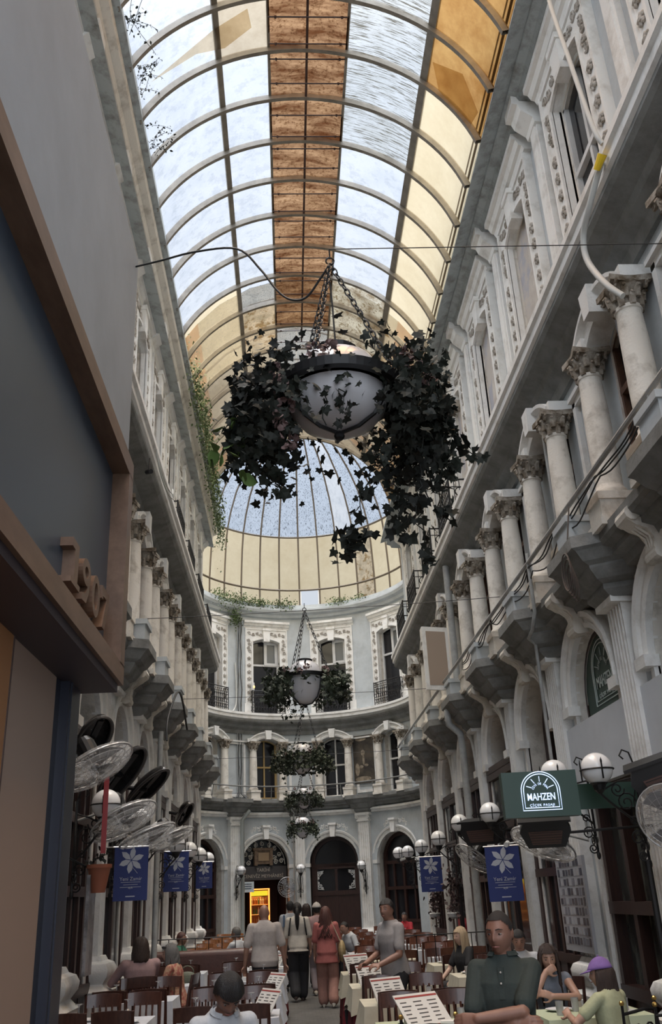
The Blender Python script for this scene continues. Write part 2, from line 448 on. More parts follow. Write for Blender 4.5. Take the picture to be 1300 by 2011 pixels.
# flanks joining the straight facades to the round end, and outer shell against the sky
mb = MB()
for x0, y0, th in ((XR, 28.3, 110), (XL, 28.0, -110)):
    p = (AX+AR*sin(rad(th)), AY+AR*cos(rad(th)))
    mb.face([(x0, y0, FLOOR), (p[0], p[1], FLOOR), (p[0], p[1], 13.35), (x0, y0, 13.35)])
o = mb.build('wall_flank', BLUE); struct(o)
def vprism(mb, poly, z0, z1, m=0):
    b = [(x, y, z0) for x, y in poly]; t = [(x, y, z1) for x, y in poly]
    mb.grid([b, t], closed_u=True, m=m, cap0=True, cap1=True); return mb
def arch_band(mb, cx, cz, prof, a0, a1, n=18, sx=1.0):
    """prof: list of (radius, outward); carried round the arch"""
    rows = []
    for i in range(n+1):
        a = a0+(a1-a0)*i/n
        rows.append([(cx+r*cos(a)*sx, -o, cz+r*sin(a)) for r, o in prof])
    mb.grid(rows, closed_u=True)
    mb.face(list(reversed(rows[0]))); mb.face(rows[-1]); return mb
random.seed(11)
def scrollwork(mb, x0, x1, z0, z1, y, r=0.02, mirror=1):
    """carved foliage relief: overlapping small spirals and leaves"""
    w, h = x1-x0, z1-z0; k = max(w, h)
    n = max(2, int(k/0.16))
    for i in range(n):
        f = (i+0.5)/n
        cx = x0+w*f if w > h else (x0+x1)/2+0.02*(-1)**i
        cz = z0+h*f if h >= w else (z0+z1)/2+0.02*(-1)**i
        rr = min(0.075, min(w, h)*0.42)
        mb.tube(spiral((cx, y-0.012, cz), rr, rr*0.2, 1.3*(-1)**i*mirror, random.uniform(0, 6), 10), r, 5)
        mb.ball((cx+rr*0.8, y-0.01, cz-rr*0.7), (rr*0.45, 0.02, rr*0.3), 6, 4)
    return mb
def rosette(mb, x, y, z, r=0.065):
    mb.ball((x, y-0.01, z), (r*0.45, 0.04, r*0.45), 6, 4)
    for i in range(5):
        a = 2*PI*i/5+0.3
        mb.ball((x+cos(a)*r*0.65, y-0.006, z+sin(a)*r*0.65), (r*0.42, 0.03, r*0.42), 5, 4)

# ---- top-floor window surrounds
mb = MB()
crv = curve_pts(0.6, 11.6, 'seg', 0.14, 8)
def frame_slab(mb, w, z0, z1, a, crv, y0, y1):
    for s in (-1, 1):
        mb.box(min(s*a, s*w), max(s*a, s*w), y0, y1, z0, crv[0][1])
    for p, q in zip(crv[:-1], crv[1:]):
        mb.face([(p[0], y0, p[1]), (q[0], y0, q[1]), (q[0], y0, z1), (p[0], y0, z1)])
        mb.face([(p[0], y0, p[1]), (p[0], y1, p[1]), (q[0], y1, q[1]), (q[0], y0, q[1])])
    for s in (-1, 1):
        mb.face([(s*a, y0, crv[0][1]), (s*w, y0, crv[0][1]), (s*w, y0, z1), (s*a, y0, z1)])
        mb.face([(s*w, y0, crv[0][1]), (s*w, y1, crv[0][1]), (s*w, y1, z1), (s*w, y0, z1)])
    mb.face([(-w, y0, z1), (w, y0, z1), (w, y1, z1), (-w, y1, z1)])
frame_slab(mb, 0.94, 8.4, 12.2, 0.6, crv, -0.10, 0.03)
for s in (-1, 1):
    mb.box(s*0.92-0.025, s*0.92+0.025, -0.135, -0.09, 8.4, 12.2)
    mb.box(s*0.63-0.03, s*0.63+0.03, -0.14, -0.09, 8.4, 11.6)
    mb.box(s*0.785-0.2, s*0.785+0.2, -0.15, 0.0, 8.4, 8.95)
mb.box(-0.94, 0.94, -0.13, -0.09, 12.14, 12.2)
for p, q in zip(crv[:-1], crv[1:]):
    mb.prism([(p[0], p[1]), (q[0], q[1]), (q[0], q[1]+0.06), (p[0], p[1]+0.06)], -0.14, -0.09)
sur = mb.build('window_surround', WHITE)
mb = MB()
for s in (-1, 1):
    for i in range(7): rosette(mb, s*0.775, -0.11, 9.12+i*0.29, 0.088)
    scrollwork(mb, s*0.775-0.09, s*0.775+0.09, 11.1, 11.75, -0.10, mirror=s)
    a, b = sorted((s*0.16, s*0.85)); scrollwork(mb, a, b, 11.82, 12.08, -0.10, mirror=s)
mb.build('carved_rosettes', CARV, sur)
mb = MB().prism([(-0.13, 11.62), (0.13, 11.62), (0.17, 12.2), (-0.17, 12.2)], -0.19, 0.0)
mb.box(-0.19, 0.19, -0.22, 0, 12.1, 12.2)
mb.build('keystone', WHITE, sur)
MB().run([(0, 12.2), (0.12, 12.2), (0.15, 12.27), (0.2, 12.29), (0.24, 12.38), (0.3, 12.4), (0.3, 12.5), (0, 12.54)], -1.02, 1.02).build('hood_moulding', WHITE, sur)
for w, us in (('R', BAYR), ('L', BAYL), ('A', TOPA)):
    for u in us: set_on(sur, WALLS[w], w, u, tops(w), 0.0)
kill(sur)
# ---- top-floor pilaster strips with bracket caps
mb = MB()
mb.box(-0.15, 0.15, -0.08, 0.02, 8.4, 12.3); mb.box(-0.10, 0.10, -0.11, 0, 8.95, 12.2)
mb.box(-0.19, 0.19, -0.13, 0, 8.4, 8.9); mb.box(-0.17, 0.17, -0.10, 0, 9.62, 9.7)
pil = mb.build('pilaster', WHITE)
MB().run([(0, 12.1), (0.12, 12.12), (0.14, 12.2), (0.3, 12.34), (0.34, 12.45), (0.42, 12.47), (0.42, 12.62), (0, 12.62)], -0.2, 0.2).build('bracket_cap', WHITE, pil)
for w, us in (('R', PILR), ('L', PILL)):
    for u in us: set_on(pil, WALLS[w], w, u, tops(w))
kill(pil)

# ---- first-floor columns, arches, panels
mb = MB()
mb.lathe([(0.165, 5.72), (0.19, 5.76), (0.19, 5.8), (0.16, 5.84), (0.155, 5.88), (0.158, 6.3), (0.15, 6.9), (0.135, 7.28), (0.15, 7.29), (0.15, 7.33)], 18, (0, -0.24, 0))
colm = mb.build('column', CREAM, smooth=True, ang=50)
mb = MB(); mb.box(-0.2, 0.2, -0.46, 0.02, 5.35, 5.66); mb.box(-0.22, 0.22, -0.48, 0.02, 5.64, 5.73); mb.box(-0.23, 0.23, -0.49, 0.02, 5.33, 5.42)
mb.build('pedestal', CREAM, colm)
mb = MB()
mb.lathe([(0.13, 7.32), (0.14, 7.4), (0.17, 7.52), (0.22, 7.58)], 12, (0, -0.24, 0))
for row, (z, r, n) in enumerate(((7.36, 0.145, 8), (7.45, 0.165, 8))):
    for i in range(n):
        a = 2*PI*(i+0.5*row)/n
        c = Vector((cos(a)*r, -0.24+sin(a)*r, z)); d = Vector((cos(a), sin(a), 0))
        mb.tube([c-Vector((0, 0, 0.05)), c+Vector((0, 0, 0.05))+d*0.015, c+Vector((0, 0, 0.085))+d*0.045, c+Vector((0, 0, 0.065))+d*0.07], [0.035, 0.038, 0.026, 0.012], 5)
for sx in (-1, 1):
    for sy in (-1, 1): mb.tube(spiral((sx*0.17, -0.24+sy*0.17, 7.54), 0.05, 0.012, 1.2, 0, 8), 0.02, 5)
vprism(mb, [(-0.23, -0.47), (0, -0.43), (0.23, -0.47), (0.19, -0.24), (0.23, -0.01), (-0.23, -0.01), (-0.19, -0.24)], 7.57, 7.64)
mb.build('capital', CAPM, colm, smooth=True, ang=60)
for w, us, off in (('R', BAYR, 0.68), ('L', BAYL, 0.66), ('A', FIRA, 0.665/AR*180/PI)):
    for u in us:
        for s in (-1, 1):
            if w == 'L' and u < 8: continue
            set_on(colm, WALLS[w], w, u+s*off)
kill(colm)
mb = MB()
arch_band(mb, 0, 6.87, [(0.93, 0), (0.93, 0.28), (0.99, 0.3), (1.03, 0.26), (1.10, 0.28), (1.14, 0.36), (1.19, 0.36), (1.19, 0)], rad(47), rad(133), 12)
for s in (-1, 1): mb.box(min(s*0.5, s*0.88), max(s*0.5, s*0.88), -0.34, 0.02, 7.64, 7.78)
mb.prism([(-0.1, 7.74), (0.1, 7.74), (0.14, 8.1), (-0.14, 8.1)], -0.42, -0.2)
ah = mb.build('window_arch', WHITE)
for w, us in (('R', BAYR), ('L', BAYL), ('A', FIRA)):
    for u in us: set_on(ah, WALLS[w], w, u)
kill(ah)
def panel_frame(hw):
    mb = MB()
    for s in (-1, 1): mb.box(s*hw-0.05, s*hw+0.05, -0.07, 0.02, 5.5, 7.62)
    mb.box(-hw-0.05, hw+0.05, -0.07, 0.02, 7.55, 7.64); mb.box(-hw-0.07, hw+0.07, -0.12, 0.02, 7.64, 7.7)
    mb.box(-hw-0.05, hw+0.05, -0.07, 0.02, 5.5, 5.6)
    return mb.build('panel_moulding', WHITE)
for w, us, hw in (('R', PILR, 0.36), ('L', PILL, 0.2), ('A', [-37, -2.4, 32.3], 0.42)):
    pf = panel_frame(hw)
    for u in us: set_on(pf, WALLS[w], w, u)
    kill(pf)

# ---- ground-floor pilasters, archivolts, consoles
def ground_pilaster(wd, base_top, top=4.42, cap=True):
    mb = MB(); h = wd/2; P = 0.22 if cap else 0.15
    pts = [(-h, 0.02), (-h, -P)]
    n = 5
    for i in range(n):
        x = -h+wd*(i+0.5)/n; q = wd/n*0.34
        pts += [(x-q, -P), (x-q*0.6, 0.035-P), (x+q*0.6, 0.035-P), (x+q, -P)]
    pts += [(h, -P), (h, 0.02)]
    vprism(mb, pts, base_top, top)
    o = mb.build('pilaster', WHITE)
    mb = MB()
    mb.box(-h-0.13, h+0.13, -0.20-P, 0.02, FLOOR, base_top-0.42)
    rows = []
    for z, e in ((base_top-0.42, 0.15), (base_top-0.36, 0.17), (base_top-0.32, 0.12), (base_top-0.27, 0.08), (base_top-0.24, 0.10), (base_top-0.18, 0.145), (base_top-0.1, 0.155), (base_top-0.03, 0.12), (base_top, 0.05), (base_top+0.06, 0.02)):
        rows.append([(-h-e, 0.02, z), (-h-e, -P-0.02-e, z), (h+e, -P-0.02-e, z), (h+e, 0.02, z)])
    mb.grid(rows, closed_u=True, cap0=True, cap1=True)
    mb.build('pilaster_base', WHITE, o, smooth=True, ang=35)
    if not cap:
        MB().box(-h-0.04, h+0.04, -0.27, 0.02, top-0.1, top).build('capital', WHITE, o); return o
    mb = MB()
    mb.box(-h-0.03, h+0.03, -0.26, 0.02, 4.40, 4.46); mb.box(-h-0.08, h+0.08, -0.31, 0.02, 4.62, 4.72)
    mb.box(-h, h, -0.24, 0.02, 4.46, 4.62)
    for s in (-1, 1):
        mb.tube(spiral((s*(h+0.01), -0.28, 4.56), 0.07, 0.015, 1.5, PI/2, 14), 0.022, 5)
    mb.build('capital', WHITE, o)
    return o
pr = ground_pilaster(0.46, 0.78, 4.76, False)
for u in PILR:
    if u < 14: set_on(pr, WR, 'R', u)
kill(pr)
pr = ground_pilaster(0.36, 0.55, 4.76, False)
for u in PILR:
    if u > 14: set_on(pr, WR, 'R', u)
kill(pr)
pr = ground_pilaster(0.46, 0.5)
for u in (-38.5, -4.3, 29.5): set_on(pr, WA, 'A', u)
kill(pr)
pr = ground_pilaster(0.36, 1.05, 4.76, False)
for u in PILL: set_on(pr, WL, 'L', u)
kill(pr)
def archivolt(r, zs, z_imp):
    mb = MB()
    prof = [(r, -0.05), (r, 0.08), (r+0.06, 0.10), (r+0.07, 0.07), (r+0.13, 0.085), (r+0.14, 0.13), (r+0.21, 0.15), (r+0.23, 0.11), (r+0.23, 0)]
    arch_band(mb, 0, zs, prof, 0, PI, 24)
    for s in (-1, 1):
        jw = 0.22 if r > 0.9 else 0.1
        mb.box(min(s*r, s*(r+jw)), max(s*r, s*(r+jw)), -0.09 if r > 0.9 else -0.05, 0.02, FLOOR, zs-0.12)
        mb.box(min(s*(r-0.03), s*(r+0.26)), max(s*(r-0.03), s*(r+0.26)), -0.15, 0.02, zs-0.13, zs)
    return mb.build('archivolt', WHITE)
def spandrel(r, zs, hw):
    mb = MB(); random.seed(5)
    for s in (-1, 1):
        for k in range(7):
            a = rad(38+k*7); rr = r+0.36+0.05*(k % 2)
            x, z = s*rr*cos(a), zs+rr*sin(a)
            if abs(x) > hw: x = s*hw
            mb.tube(spiral((x, -0.02, z), 0.075, 0.02, 1.3*s, k, 9), 0.022, 5)
            mb.ball((x+0.05*s, -0.02, z+0.05), (0.05, 0.025, 0.04), 6, 4)
            mb.ball((x-0.04*s, -0.02, z+0.07), (0.03, 0.02, 0.055), 6, 4)
    return mb.build('carved_spandrel', CARV if r < 0.9 else WHITE)
def console():
    mb = MB()
    pts = [(0.02, 5.3), (0.42, 5.3), (0.46, 5.23), (0.44, 5.14), (0.36, 5.08), (0.26, 5.04), (0.20, 4.94), (0.22, 4.84), (0.2, 4.76), (0.13, 4.72), (0.02, 4.74)]
    rows = [[(x, -o, z) for o, z in pts] for x in (-0.12, 0.12)]
    mb.grid(rows, closed_u=True); mb.face(list(reversed(rows[0]))); mb.face(rows[1])
    mb.tube([(-0.15, -0.39, 5.21), (0.15, -0.39, 5.21)], 0.085, 10); mb.tube([(-0.145, -0.16, 4.78), (0.145, -0.16, 4.78)], 0.07, 10)
    for x in (-0.06, 0.0, 0.06): mb.tube([(x, -0.42, 5.18), (x, -0.33, 5.07), (x, -0.22, 4.98), (x, -0.2, 4.84)], 0.018, 5)
    return mb.build('keystone_console', CREAM)
for w, us, r, zs, hw in (('R', BAYR, 0.85, 3.95, 1.15), ('L', BAYL, 0.74, 3.95, 0.95), ('A', LOWA, 0.985, 2.95, 1.2)):
    av, spn, con = archivolt(r, zs, zs), spandrel(r, zs, hw), console()
    if w == 'A':
        kill(con)
        con = MB().prism([(-0.09, 3.9), (0.09, 3.9), (0.13, 4.4), (-0.13, 4.4)], -0.24, 0).box(-0.16, 0.16, -0.28, 0, 4.34, 4.42).build('keystone', WHITE)
    for u in us:
        for p in (av, spn, con): set_on(p, WALLS[w], w, u)
    for p in (av, spn, con): kill(p)
# ---- corbels under the balcony
mb = MB()
lv = [(4.72, 0.26, 0.26, 0.34), (4.8, 0.34, 0.3, 0.42), (4.86, 0.34, 0.3, 0.42), (4.9, 0.42, 0.36, 0.56), (5.02, 0.5, 0.4, 0.68), (5.05, 0.5, 0.4, 0.68), (5.09, 0.58, 0.44, 0.76), (5.2, 0.66, 0.48, 0.86), (5.23, 0.71, 0.5, 0.9), (5.37, 0.71, 0.5, 0.9)]
rows = [[(-hb, 0.02, z), (-hb, -0.05, z), (-hf, -n, z), (hf, -n, z), (hb, -0.05, z), (hb, 0.02, z)] for z, n, hf, hb in lv]
mb.grid(rows, closed_u=True, cap0=True, cap1=True)
cor = mb.build('balcony_corbel', GREY)
mb2 = MB().box(-0.24, 0.24, -0.62, -0.22, 5.37, 5.72).box(-0.27, 0.27, -0.65, -0.19, 5.66, 5.74)
ped = mb2.build('balcony_pedestal', BLUE)
for u in PILR: set_on(cor, WR, 'R', u); set_on(ped, WR, 'R', u)
for u in (-38.5, -4.3, 29.5): set_on(cor, WA, 'A', u)
cor2 = cor
for u in PILL:
    c = set_on(cor, WL, 'L', u); c.scale = (0.8, 1, 1)
    set_on(ped, WL, 'L', u)
kill(cor); kill(ped)

# ---- cornices carried along each wall (trims)
def carry(prof, w, u0, u1, name, m, label, n=1):
    mb = MB()
    if w == 'A':
        steps = 40
        rows = []
        for i in range(steps+1):
            t = rad(u0+(u1-u0)*i/steps)
            rows.append([(AX+(AR-o)*sin(t), AY+(AR-o)*cos(t), z) for o, z in prof])
        mb.grid(rows, closed_u=True); mb.face(list(reversed(rows[0]))); mb.face(rows[-1])
    else:
        X = (lambda o: XR-o) if w == 'R' else (lambda o: XL+o)
        rows = [[(X(o), u, z) for o, z in prof] for u in (u0, u1)]
        mb.grid(rows, closed_u=True); mb.face(list(reversed(rows[0]))); mb.face(rows[1])
    o = mb.build(name, m); struct(o, label); return o
TR = [0]
def trim(prof, w, m, label, ends=None):
    TR[0] += 1
    e = ends or {'R': (-5.4, 28.25), 'L': (-5.4, 27.95), 'A': (-108, 108)}[w]
    return carry(prof, w, e[0], e[1], 'trim_%d' % TR[0], m, label)
for w, nm in (('R', 'right'), ('L', 'left'), ('A', 'curved back')):
    if w == 'A': trim([(0, 4.72), (0.12, 4.74), (0.14, 4.8), (0.2, 4.82), (0.2, 4.9), (0, 4.92)], w, WHITE, 'white string moulding above the ground arches, %s facade' % nm)
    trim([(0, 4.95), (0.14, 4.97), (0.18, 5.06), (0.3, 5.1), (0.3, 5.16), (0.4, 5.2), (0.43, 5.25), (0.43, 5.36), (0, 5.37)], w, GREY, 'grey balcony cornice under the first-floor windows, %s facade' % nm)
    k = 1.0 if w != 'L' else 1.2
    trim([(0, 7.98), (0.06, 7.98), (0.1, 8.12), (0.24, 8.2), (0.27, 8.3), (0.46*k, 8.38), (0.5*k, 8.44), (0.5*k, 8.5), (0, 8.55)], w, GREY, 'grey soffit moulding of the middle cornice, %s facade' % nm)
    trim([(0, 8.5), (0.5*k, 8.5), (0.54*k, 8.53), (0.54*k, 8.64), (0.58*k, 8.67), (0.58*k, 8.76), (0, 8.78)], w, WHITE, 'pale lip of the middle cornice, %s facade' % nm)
trim([(0, 12.5), (0.3, 12.52), (0.34, 12.6), (0.46, 12.64), (0.5, 12.8), (0.58, 12.82), (0.58, 12.95), (0.56, 13.12), (0, 13.14)], 'R', GUT, 'zinc eaves gutter above the right facade')
trim([(0, 12.78), (0.2, 12.8), (0.26, 12.88), (0.4, 12.92), (0.44, 13.0), (0.56, 13.04), (0.58, 13.14), (0, 13.16)], 'L', CREAM, 'cream cornice under the left eaves gutter')
trim([(0, 13.14), (0.62, 13.14), (0.69, 13.17), (0.69, 13.22), (0.67, 13.42), (0, 13.44)], 'L', GUT, 'zinc eaves gutter above the left facade')
trim([(0, 13.0), (0.14, 13.02), (0.2, 13.12), (0.36, 13.18), (0.42, 13.28), (0.42, 13.36), (0.30, 13.4), (0.30, 13.55), (0, 13.56)], 'A', BLUE, 'stone eaves cornice below the glass dome')

# ------------------------------------------------------------------ roof vault
VC, VZ, VR = 0.5, 11.9, 2.96
S_CLEAR = sheet('clear_dusty_sheet', (1.0, 1.0, 1.0), 0.98, (0.86, 0.88, 0.91), 1.4, 0.3, 0.6, dirt=(0.86, 0.87, 0.88), dscale=5, dstretch=(1, 1, 0.2), dlo=0.5, dhi=0.62)
S_STREAK = sheet('streaked_sheet', (0.90, 0.91, 0.90), 0.98, (0.74, 0.74, 0.70), 1.6, 0.35, 0.6, dirt=(0.30, 0.27, 0.22), dscale=7, dstretch=(0.35, 7, 0.35), dlo=0.51, dhi=0.58)
S_CREAM = sheet('cream_sheet', (0.93, 0.77, 0.52), 0.9, (0.82, 0.66, 0.42), 0.9, 0.3, 0.65)
S_DCREAM = sheet('mottled_cream_sheet', (0.82, 0.65, 0.44), 0.9, (0.52, 0.42, 0.28), 2.2, 0.38, 0.6, dirt=(0.55, 0.45, 0.32), dscale=4)
S_PEEL = sheet('peeling_sheet', (0.76, 0.70, 0.56), 0.9, (0.32, 0.24, 0.15), 2.0, 0.42, 0.54, dirt=(0.4, 0.33, 0.24), dscale=8)
S_RUST = sheet('rusty_brown_sheet', (0.50, 0.30, 0.16), 0.9, (0.13, 0.05, 0.02), 1.9, 0.38, 0.64, stretch=(0.5, 2.2, 1), dirt=(0.5, 0.42, 0.36), dscale=16, dlo=0.5, dhi=0.62)
S_ORANGE = sheet('orange_sheet', (0.62, 0.36, 0.13), 0.9, (0.42, 0.2, 0.06), 1.4, 0.35, 0.65)
S_DIM = sheet('pale_brown_sheet', (0.62, 0.53, 0.40), 0.9, (0.52, 0.43, 0.31), 1.2)
S_FLECK = sheet('flecked_dome_glass', (0.80, 0.86, 0.94), 0.98, (0.70, 0.76, 0.84), 2, 0.3, 0.6, dirt=(0.25, 0.25, 0.25), dscale=16, dstretch=(1.6, 1.6, 0.26), dlo=0.545, dhi=0.60)
vault = empty('ceiling_vault'); struct(vault, 'barrel-vaulted roof of translucent sheets on steel ribs')
RIBY0, RP = 9.68, 0.985
ribs_y = [RIBY0+RP*k for k in range(-13, 16)]
def vp(a, r=VR): return (VC+r*cos(a), VZ+r*sin(a))
A0, A1 = rad(16.5), rad(154.5)
def rib_mesh():
    mb = MB(); rows = []
    for i in range(41):
        a = A0+(A1-A0)*i/40
        rows.append([(VC+r*cos(a), y, VZ+r*sin(a)) for r, y in ((VR-0.09, -0.035), (VR-0.09, 0.035), (VR+0.02, 0.035), (VR+0.02, -0.035))])
    mb.grid(rows, closed_u=True); return mb
rb = rib_mesh().build('rib', RIBM)
for y in ribs_y:
    c = dup(rb, vault); c.location = (0, y, 0)
kill(rb)
def ax(x): return math.acos(max(-1, min(1, (x-VC)/VR)))
PX = [ax(3.3), ax(2.52), ax(1.28), ax(-0.03), ax(-0.86)]
PA = [A0]+PX[1:]+[A1]
for i, a in enumerate(PX[1:]):
    x, z = vp(a, VR+0.012)
    wd = 0.07 if i == 0 else 0.05 if i == 3 else 0.022
    d = Vector((-sin(a), 0, cos(a)))
    mb = MB(); c = Vector((x, 0, z))
    n = Vector((cos(a), 0, sin(a)))*0.02
    y0, y1 = ribs_y[0], ribs_y[-1]
    b = [c-d*wd-n, c+d*wd-n, c+d*wd+n, c-d*wd+n]
    mb.grid([[p+Vector((0, y, 0)) for p in b] for y in (y0, y1)], closed_u=True, cap0=True, cap1=True)
    mb.build('purlin', RIBM, vault)
# ridge bar under the rusty strip, cross bars
xr, zr = 0.61, VZ+VR-0.06
ridge = MB().tube([(xr, ribs_y[0], zr), (xr, 19.2, zr)], 0.022, 6).build('ridge_bar', DWOOD, vault)
cb = MB()
cb.tube([(0, 0, -0.02), (1.31, 0, -0.02)], 0.014, 6)
for x in (0.12, 1.2): cb.ball((x, 0, -0.02), 0.03, 6, 4)
cbo = cb.build('cross_bar', DWOOD)
for i, y in enumerate(ribs_y[:-1]):
    if y > 19.0: break
    for f in ((0.36, 0.86) if i % 2 else (0.16, 0.66)):
        c = dup(cbo, vault); c.location = (-0.03, y+RP*f, zr-0.02)
kill(cbo)
random.seed(3)
def panel(i, j, m):
    a0, a1 = PA[j], PA[j+1]; y0, y1 = ribs_y[i]+0.02, ribs_y[i+1]-0.02
    n = 12 if j in (0, 4) else 6
    mb = MB(); sag = 0.0
    rows = []
    for k in range(n+1):
        a = a0+(a1-a0)*k/n; x, z = vp(a)
        rows.append([(x, y0, z), (x, (y0+y1)/2, z-(random.uniform(-0.004, 0.006) if j == 2 else 0)), (x, y1, z)])
    mb.grid(rows)
    if j == 2:
        for v in range(len(mb.v)):
            p = mb.v[v]; mb.v[v] = (p[0], p[1], p[2]+0.02*sin(p[0]*9+p[1]*3))
    return mb.build('roof_panel', m, vault)
for i in range(len(ribs_y)-1):
    y = ribs_y[i]
    k = i-13          # 0 = bay starting at the first rib counted in the picture
    right_ = S_ORANGE if k <= 0 else S_CREAM
    if k == 1: right_ = S_CREAM
    if k >= 8: right_ = S_DCREAM if k < 11 else S_DIM
    sec = S_STREAK if k < 3 else S_CLEAR
    if k < -1: sec = S_ORANGE
    if k >= 7: sec = S_PEEL if k < 11 else S_DIM
    mid = S_RUST if k < 9 else S_CLEAR
    if k >= 12: mid = S_DIM
    l1 = S_DIM if k in (-1, 0) else S_CLEAR
    if k >= 8: l1 = S_DCREAM if k < 10 else S_DIM
    l2 = S_CLEAR if k < 7 else (S_CREAM if k < 10 else S_DIM)
    for j, m in enumerate((right_, sec, mid, l1, l2)): panel(i, j, m)
# collapsed cloth hanging inside the near left panels
mb = MB()
for (pts) in ([(-0.95, 9.1), (-0.4, 9.2), (-0.3, 9.62), (-0.62, 9.55)], [(-1.9, 10.3), (-0.9, 10.05), (-0.35, 9.85), (-0.3, 10.2), (-0.75, 10.45), (-1.2, 10.35)]):
    mb.face([(x, y, VZ+math.sqrt(max(0.1, VR*VR-(x-VC)**2))-0.03) for x, y in pts])
mb.build('torn_sheet', S_DIM, vault)
mb = MB()
mb.face([(x, y, VZ+math.sqrt(max(0.1, VR*VR-(x-VC)**2))-0.03) for x, y in [(2.6, 10.2), (3.0, 10.0), (3.25, 10.3), (3.2, 10.7), (2.75, 10.62)]])
mb.build('torn_sheet', S_DIM, vault)
# closing gable above the near and far end of the vault
mb = MB()
for y in (ribs_y[0],):
    mb.face([(vp(a)[0], y, vp(a)[1]) for a in [A0+(A1-A0)*i/24 for i in range(25)]])
mb.build('vault_end', S_DIM, vault)
mb = MB()
mb.face([(-5.5, ribs_y[0]-0.1, 13.3), (-2.3, ribs_y[0]-0.1, 12.6), (-2.3, 28, 12.6), (-5.5, 28, 13.6)])
mb.face([(3.3, ribs_y[0]-0.1, 12.6), (6.5, ribs_y[0]-0.1, 13.3), (6.5, 28, 13.6), (3.3, 28, 12.6)])
mb.build('side_flashing', GUT, vault)

# ------------------------------------------------------------------ glass dome over the round end
dome = empty('ceiling_dome'); struct(dome, 'half dome of glass and cream sheets over the round end')
DP = [(4.62, 13.4), (4.62, 14.3), (4.58, 15.1), (4.52, 16.0), (4.42, 16.75), (4.2, 17.5), (3.85, 18.3), (3.3, 19.1), (2.6, 19.85), (1.6, 20.5), (0.5, 20.85), (0.02, 20.9)]
NR = 32
def dpt(r, z, t): return (AX+r*sin(t), AY+r*cos(t), z)
drib = MB()
for j in range(len(DP)-1):
    pass
path = [(0, r, z) for r, z in DP]
rib0 = MB().tube([(0, r-0.03, z) for r, z in DP], 0.04, 6).build('rib', DRIB)
for i in list(range(0, NR//4+1))+list(range(NR-NR//4, NR)):
    c = dup(rib0, dome); c.location = (AX, AY, 0); c.rotation_euler = (0, 0, -2*PI*i/NR)
YG = ribs_y[-1]
for yy in (25.4, 27.4, 29.4, 31.4):
    for s in (-1, 1):
        c = dup(rib0, dome); c.location = (AX, yy, 0); c.rotation_euler = (0, 0, s*PI/2)
kill(rib0)
for r, z, t in ((4.55, 13.55, 0.04), (4.58, 14.3, 0.045), (4.38, 16.75, 0.045)):
    MB().tube([(AX-r, YG, z)]+[dpt(r, z, -PI/2+PI*i/48) for i in range(49)]+[(AX+r, YG, z)], t, 6).build('ring_bar', DRIB, dome)
random.seed(8)
dslices = {}
for i in range(NR):
    t0, t1 = 2*PI*i/NR, 2*PI*(i+1)/NR
    tm = (t0+t1)/2; tm = tm-2*PI if tm > PI else tm
    td = math.degrees(tm)
    if abs(td) > 90: continue
    for lo, hi, part in ((0, 1, 'base'), (1, 4, 'skirt'), (4, 11, 'crown')):
        if part == 'base' and 0 < td < 10: continue
        if part == 'crown':
            m = S_FLECK if -62 < td < 62 else S_ORANGE
            if 20 < td < 33: m = S_CLEAR
        else:
            m = S_CREAM if not (38 < td < 46) else S_DCREAM
        rows = []
        for r, z in DP[lo:hi+1]:
            rows.append([dpt(r, z, t0+(t1-t0)*k/3) for k in range(4)])
        MB().grid(rows).build('dome_panel', m, dome)
# small open vent window in the dome base
mb = MB()
t0, t1 = 2*PI*0/NR, 2*PI*1/NR
for a, b in ((0.0, 0.08), (0.92, 1.0)):
    q0, q1 = t0+(t1-t0)*a, t0+(t1-t0)*b
    mb.grid([[dpt(4.57, z, q0), dpt(4.57, z, q1)] for z in (13.55, 14.25)])
mb.build('vent_frame', WHITE, dome)
# the dome carried forward over the last bays, and the gable down to the vault
for s_ in (-1, 1):
    for y0, y1 in ((YG, 25.4), (25.4, 27.4), (27.4, 29.4), (29.4, 31.4), (31.4, AY)):
        for lo, hi, m in ((0, 4, S_CREAM), (4, 7, S_ORANGE), (7, 11, S_FLECK)):
            MB().grid([[(AX+s_*r, y0, z), (AX+s_*r, y1, z)] for r, z in DP[lo:hi+1]]).build('dome_panel', m, dome)
mb = MB(); rows = [[], []]
for i in range(25):
    a = A0+(A1-A0)*i/24; x, z = vp(a)
    rows[0].append((x, YG, z))
    f = abs(i-12)/12; k = int(round((1-f)*11)); r, zz = DP[k]
    rows[1].append((AX+(1 if i < 12 else -1)*r, YG+0.02, zz))
mb.grid(rows)
mb.build('gable_panel', S_DIM, dome)
# zinc flat roofs filling the corners either side of the dome (outside)
mb = MB()
mb.face([(-9, 27.9, 13.5), (XL, 27.9, 13.4), (XL, 29, 13.4), (-9, 29, 13.5)])
mb.face([(XR, 27.9, 13.4), (10, 27.9, 13.5), (10, 29, 13.5), (XR, 29, 13.4)])
o = mb.build('roof', GUT); struct(o)

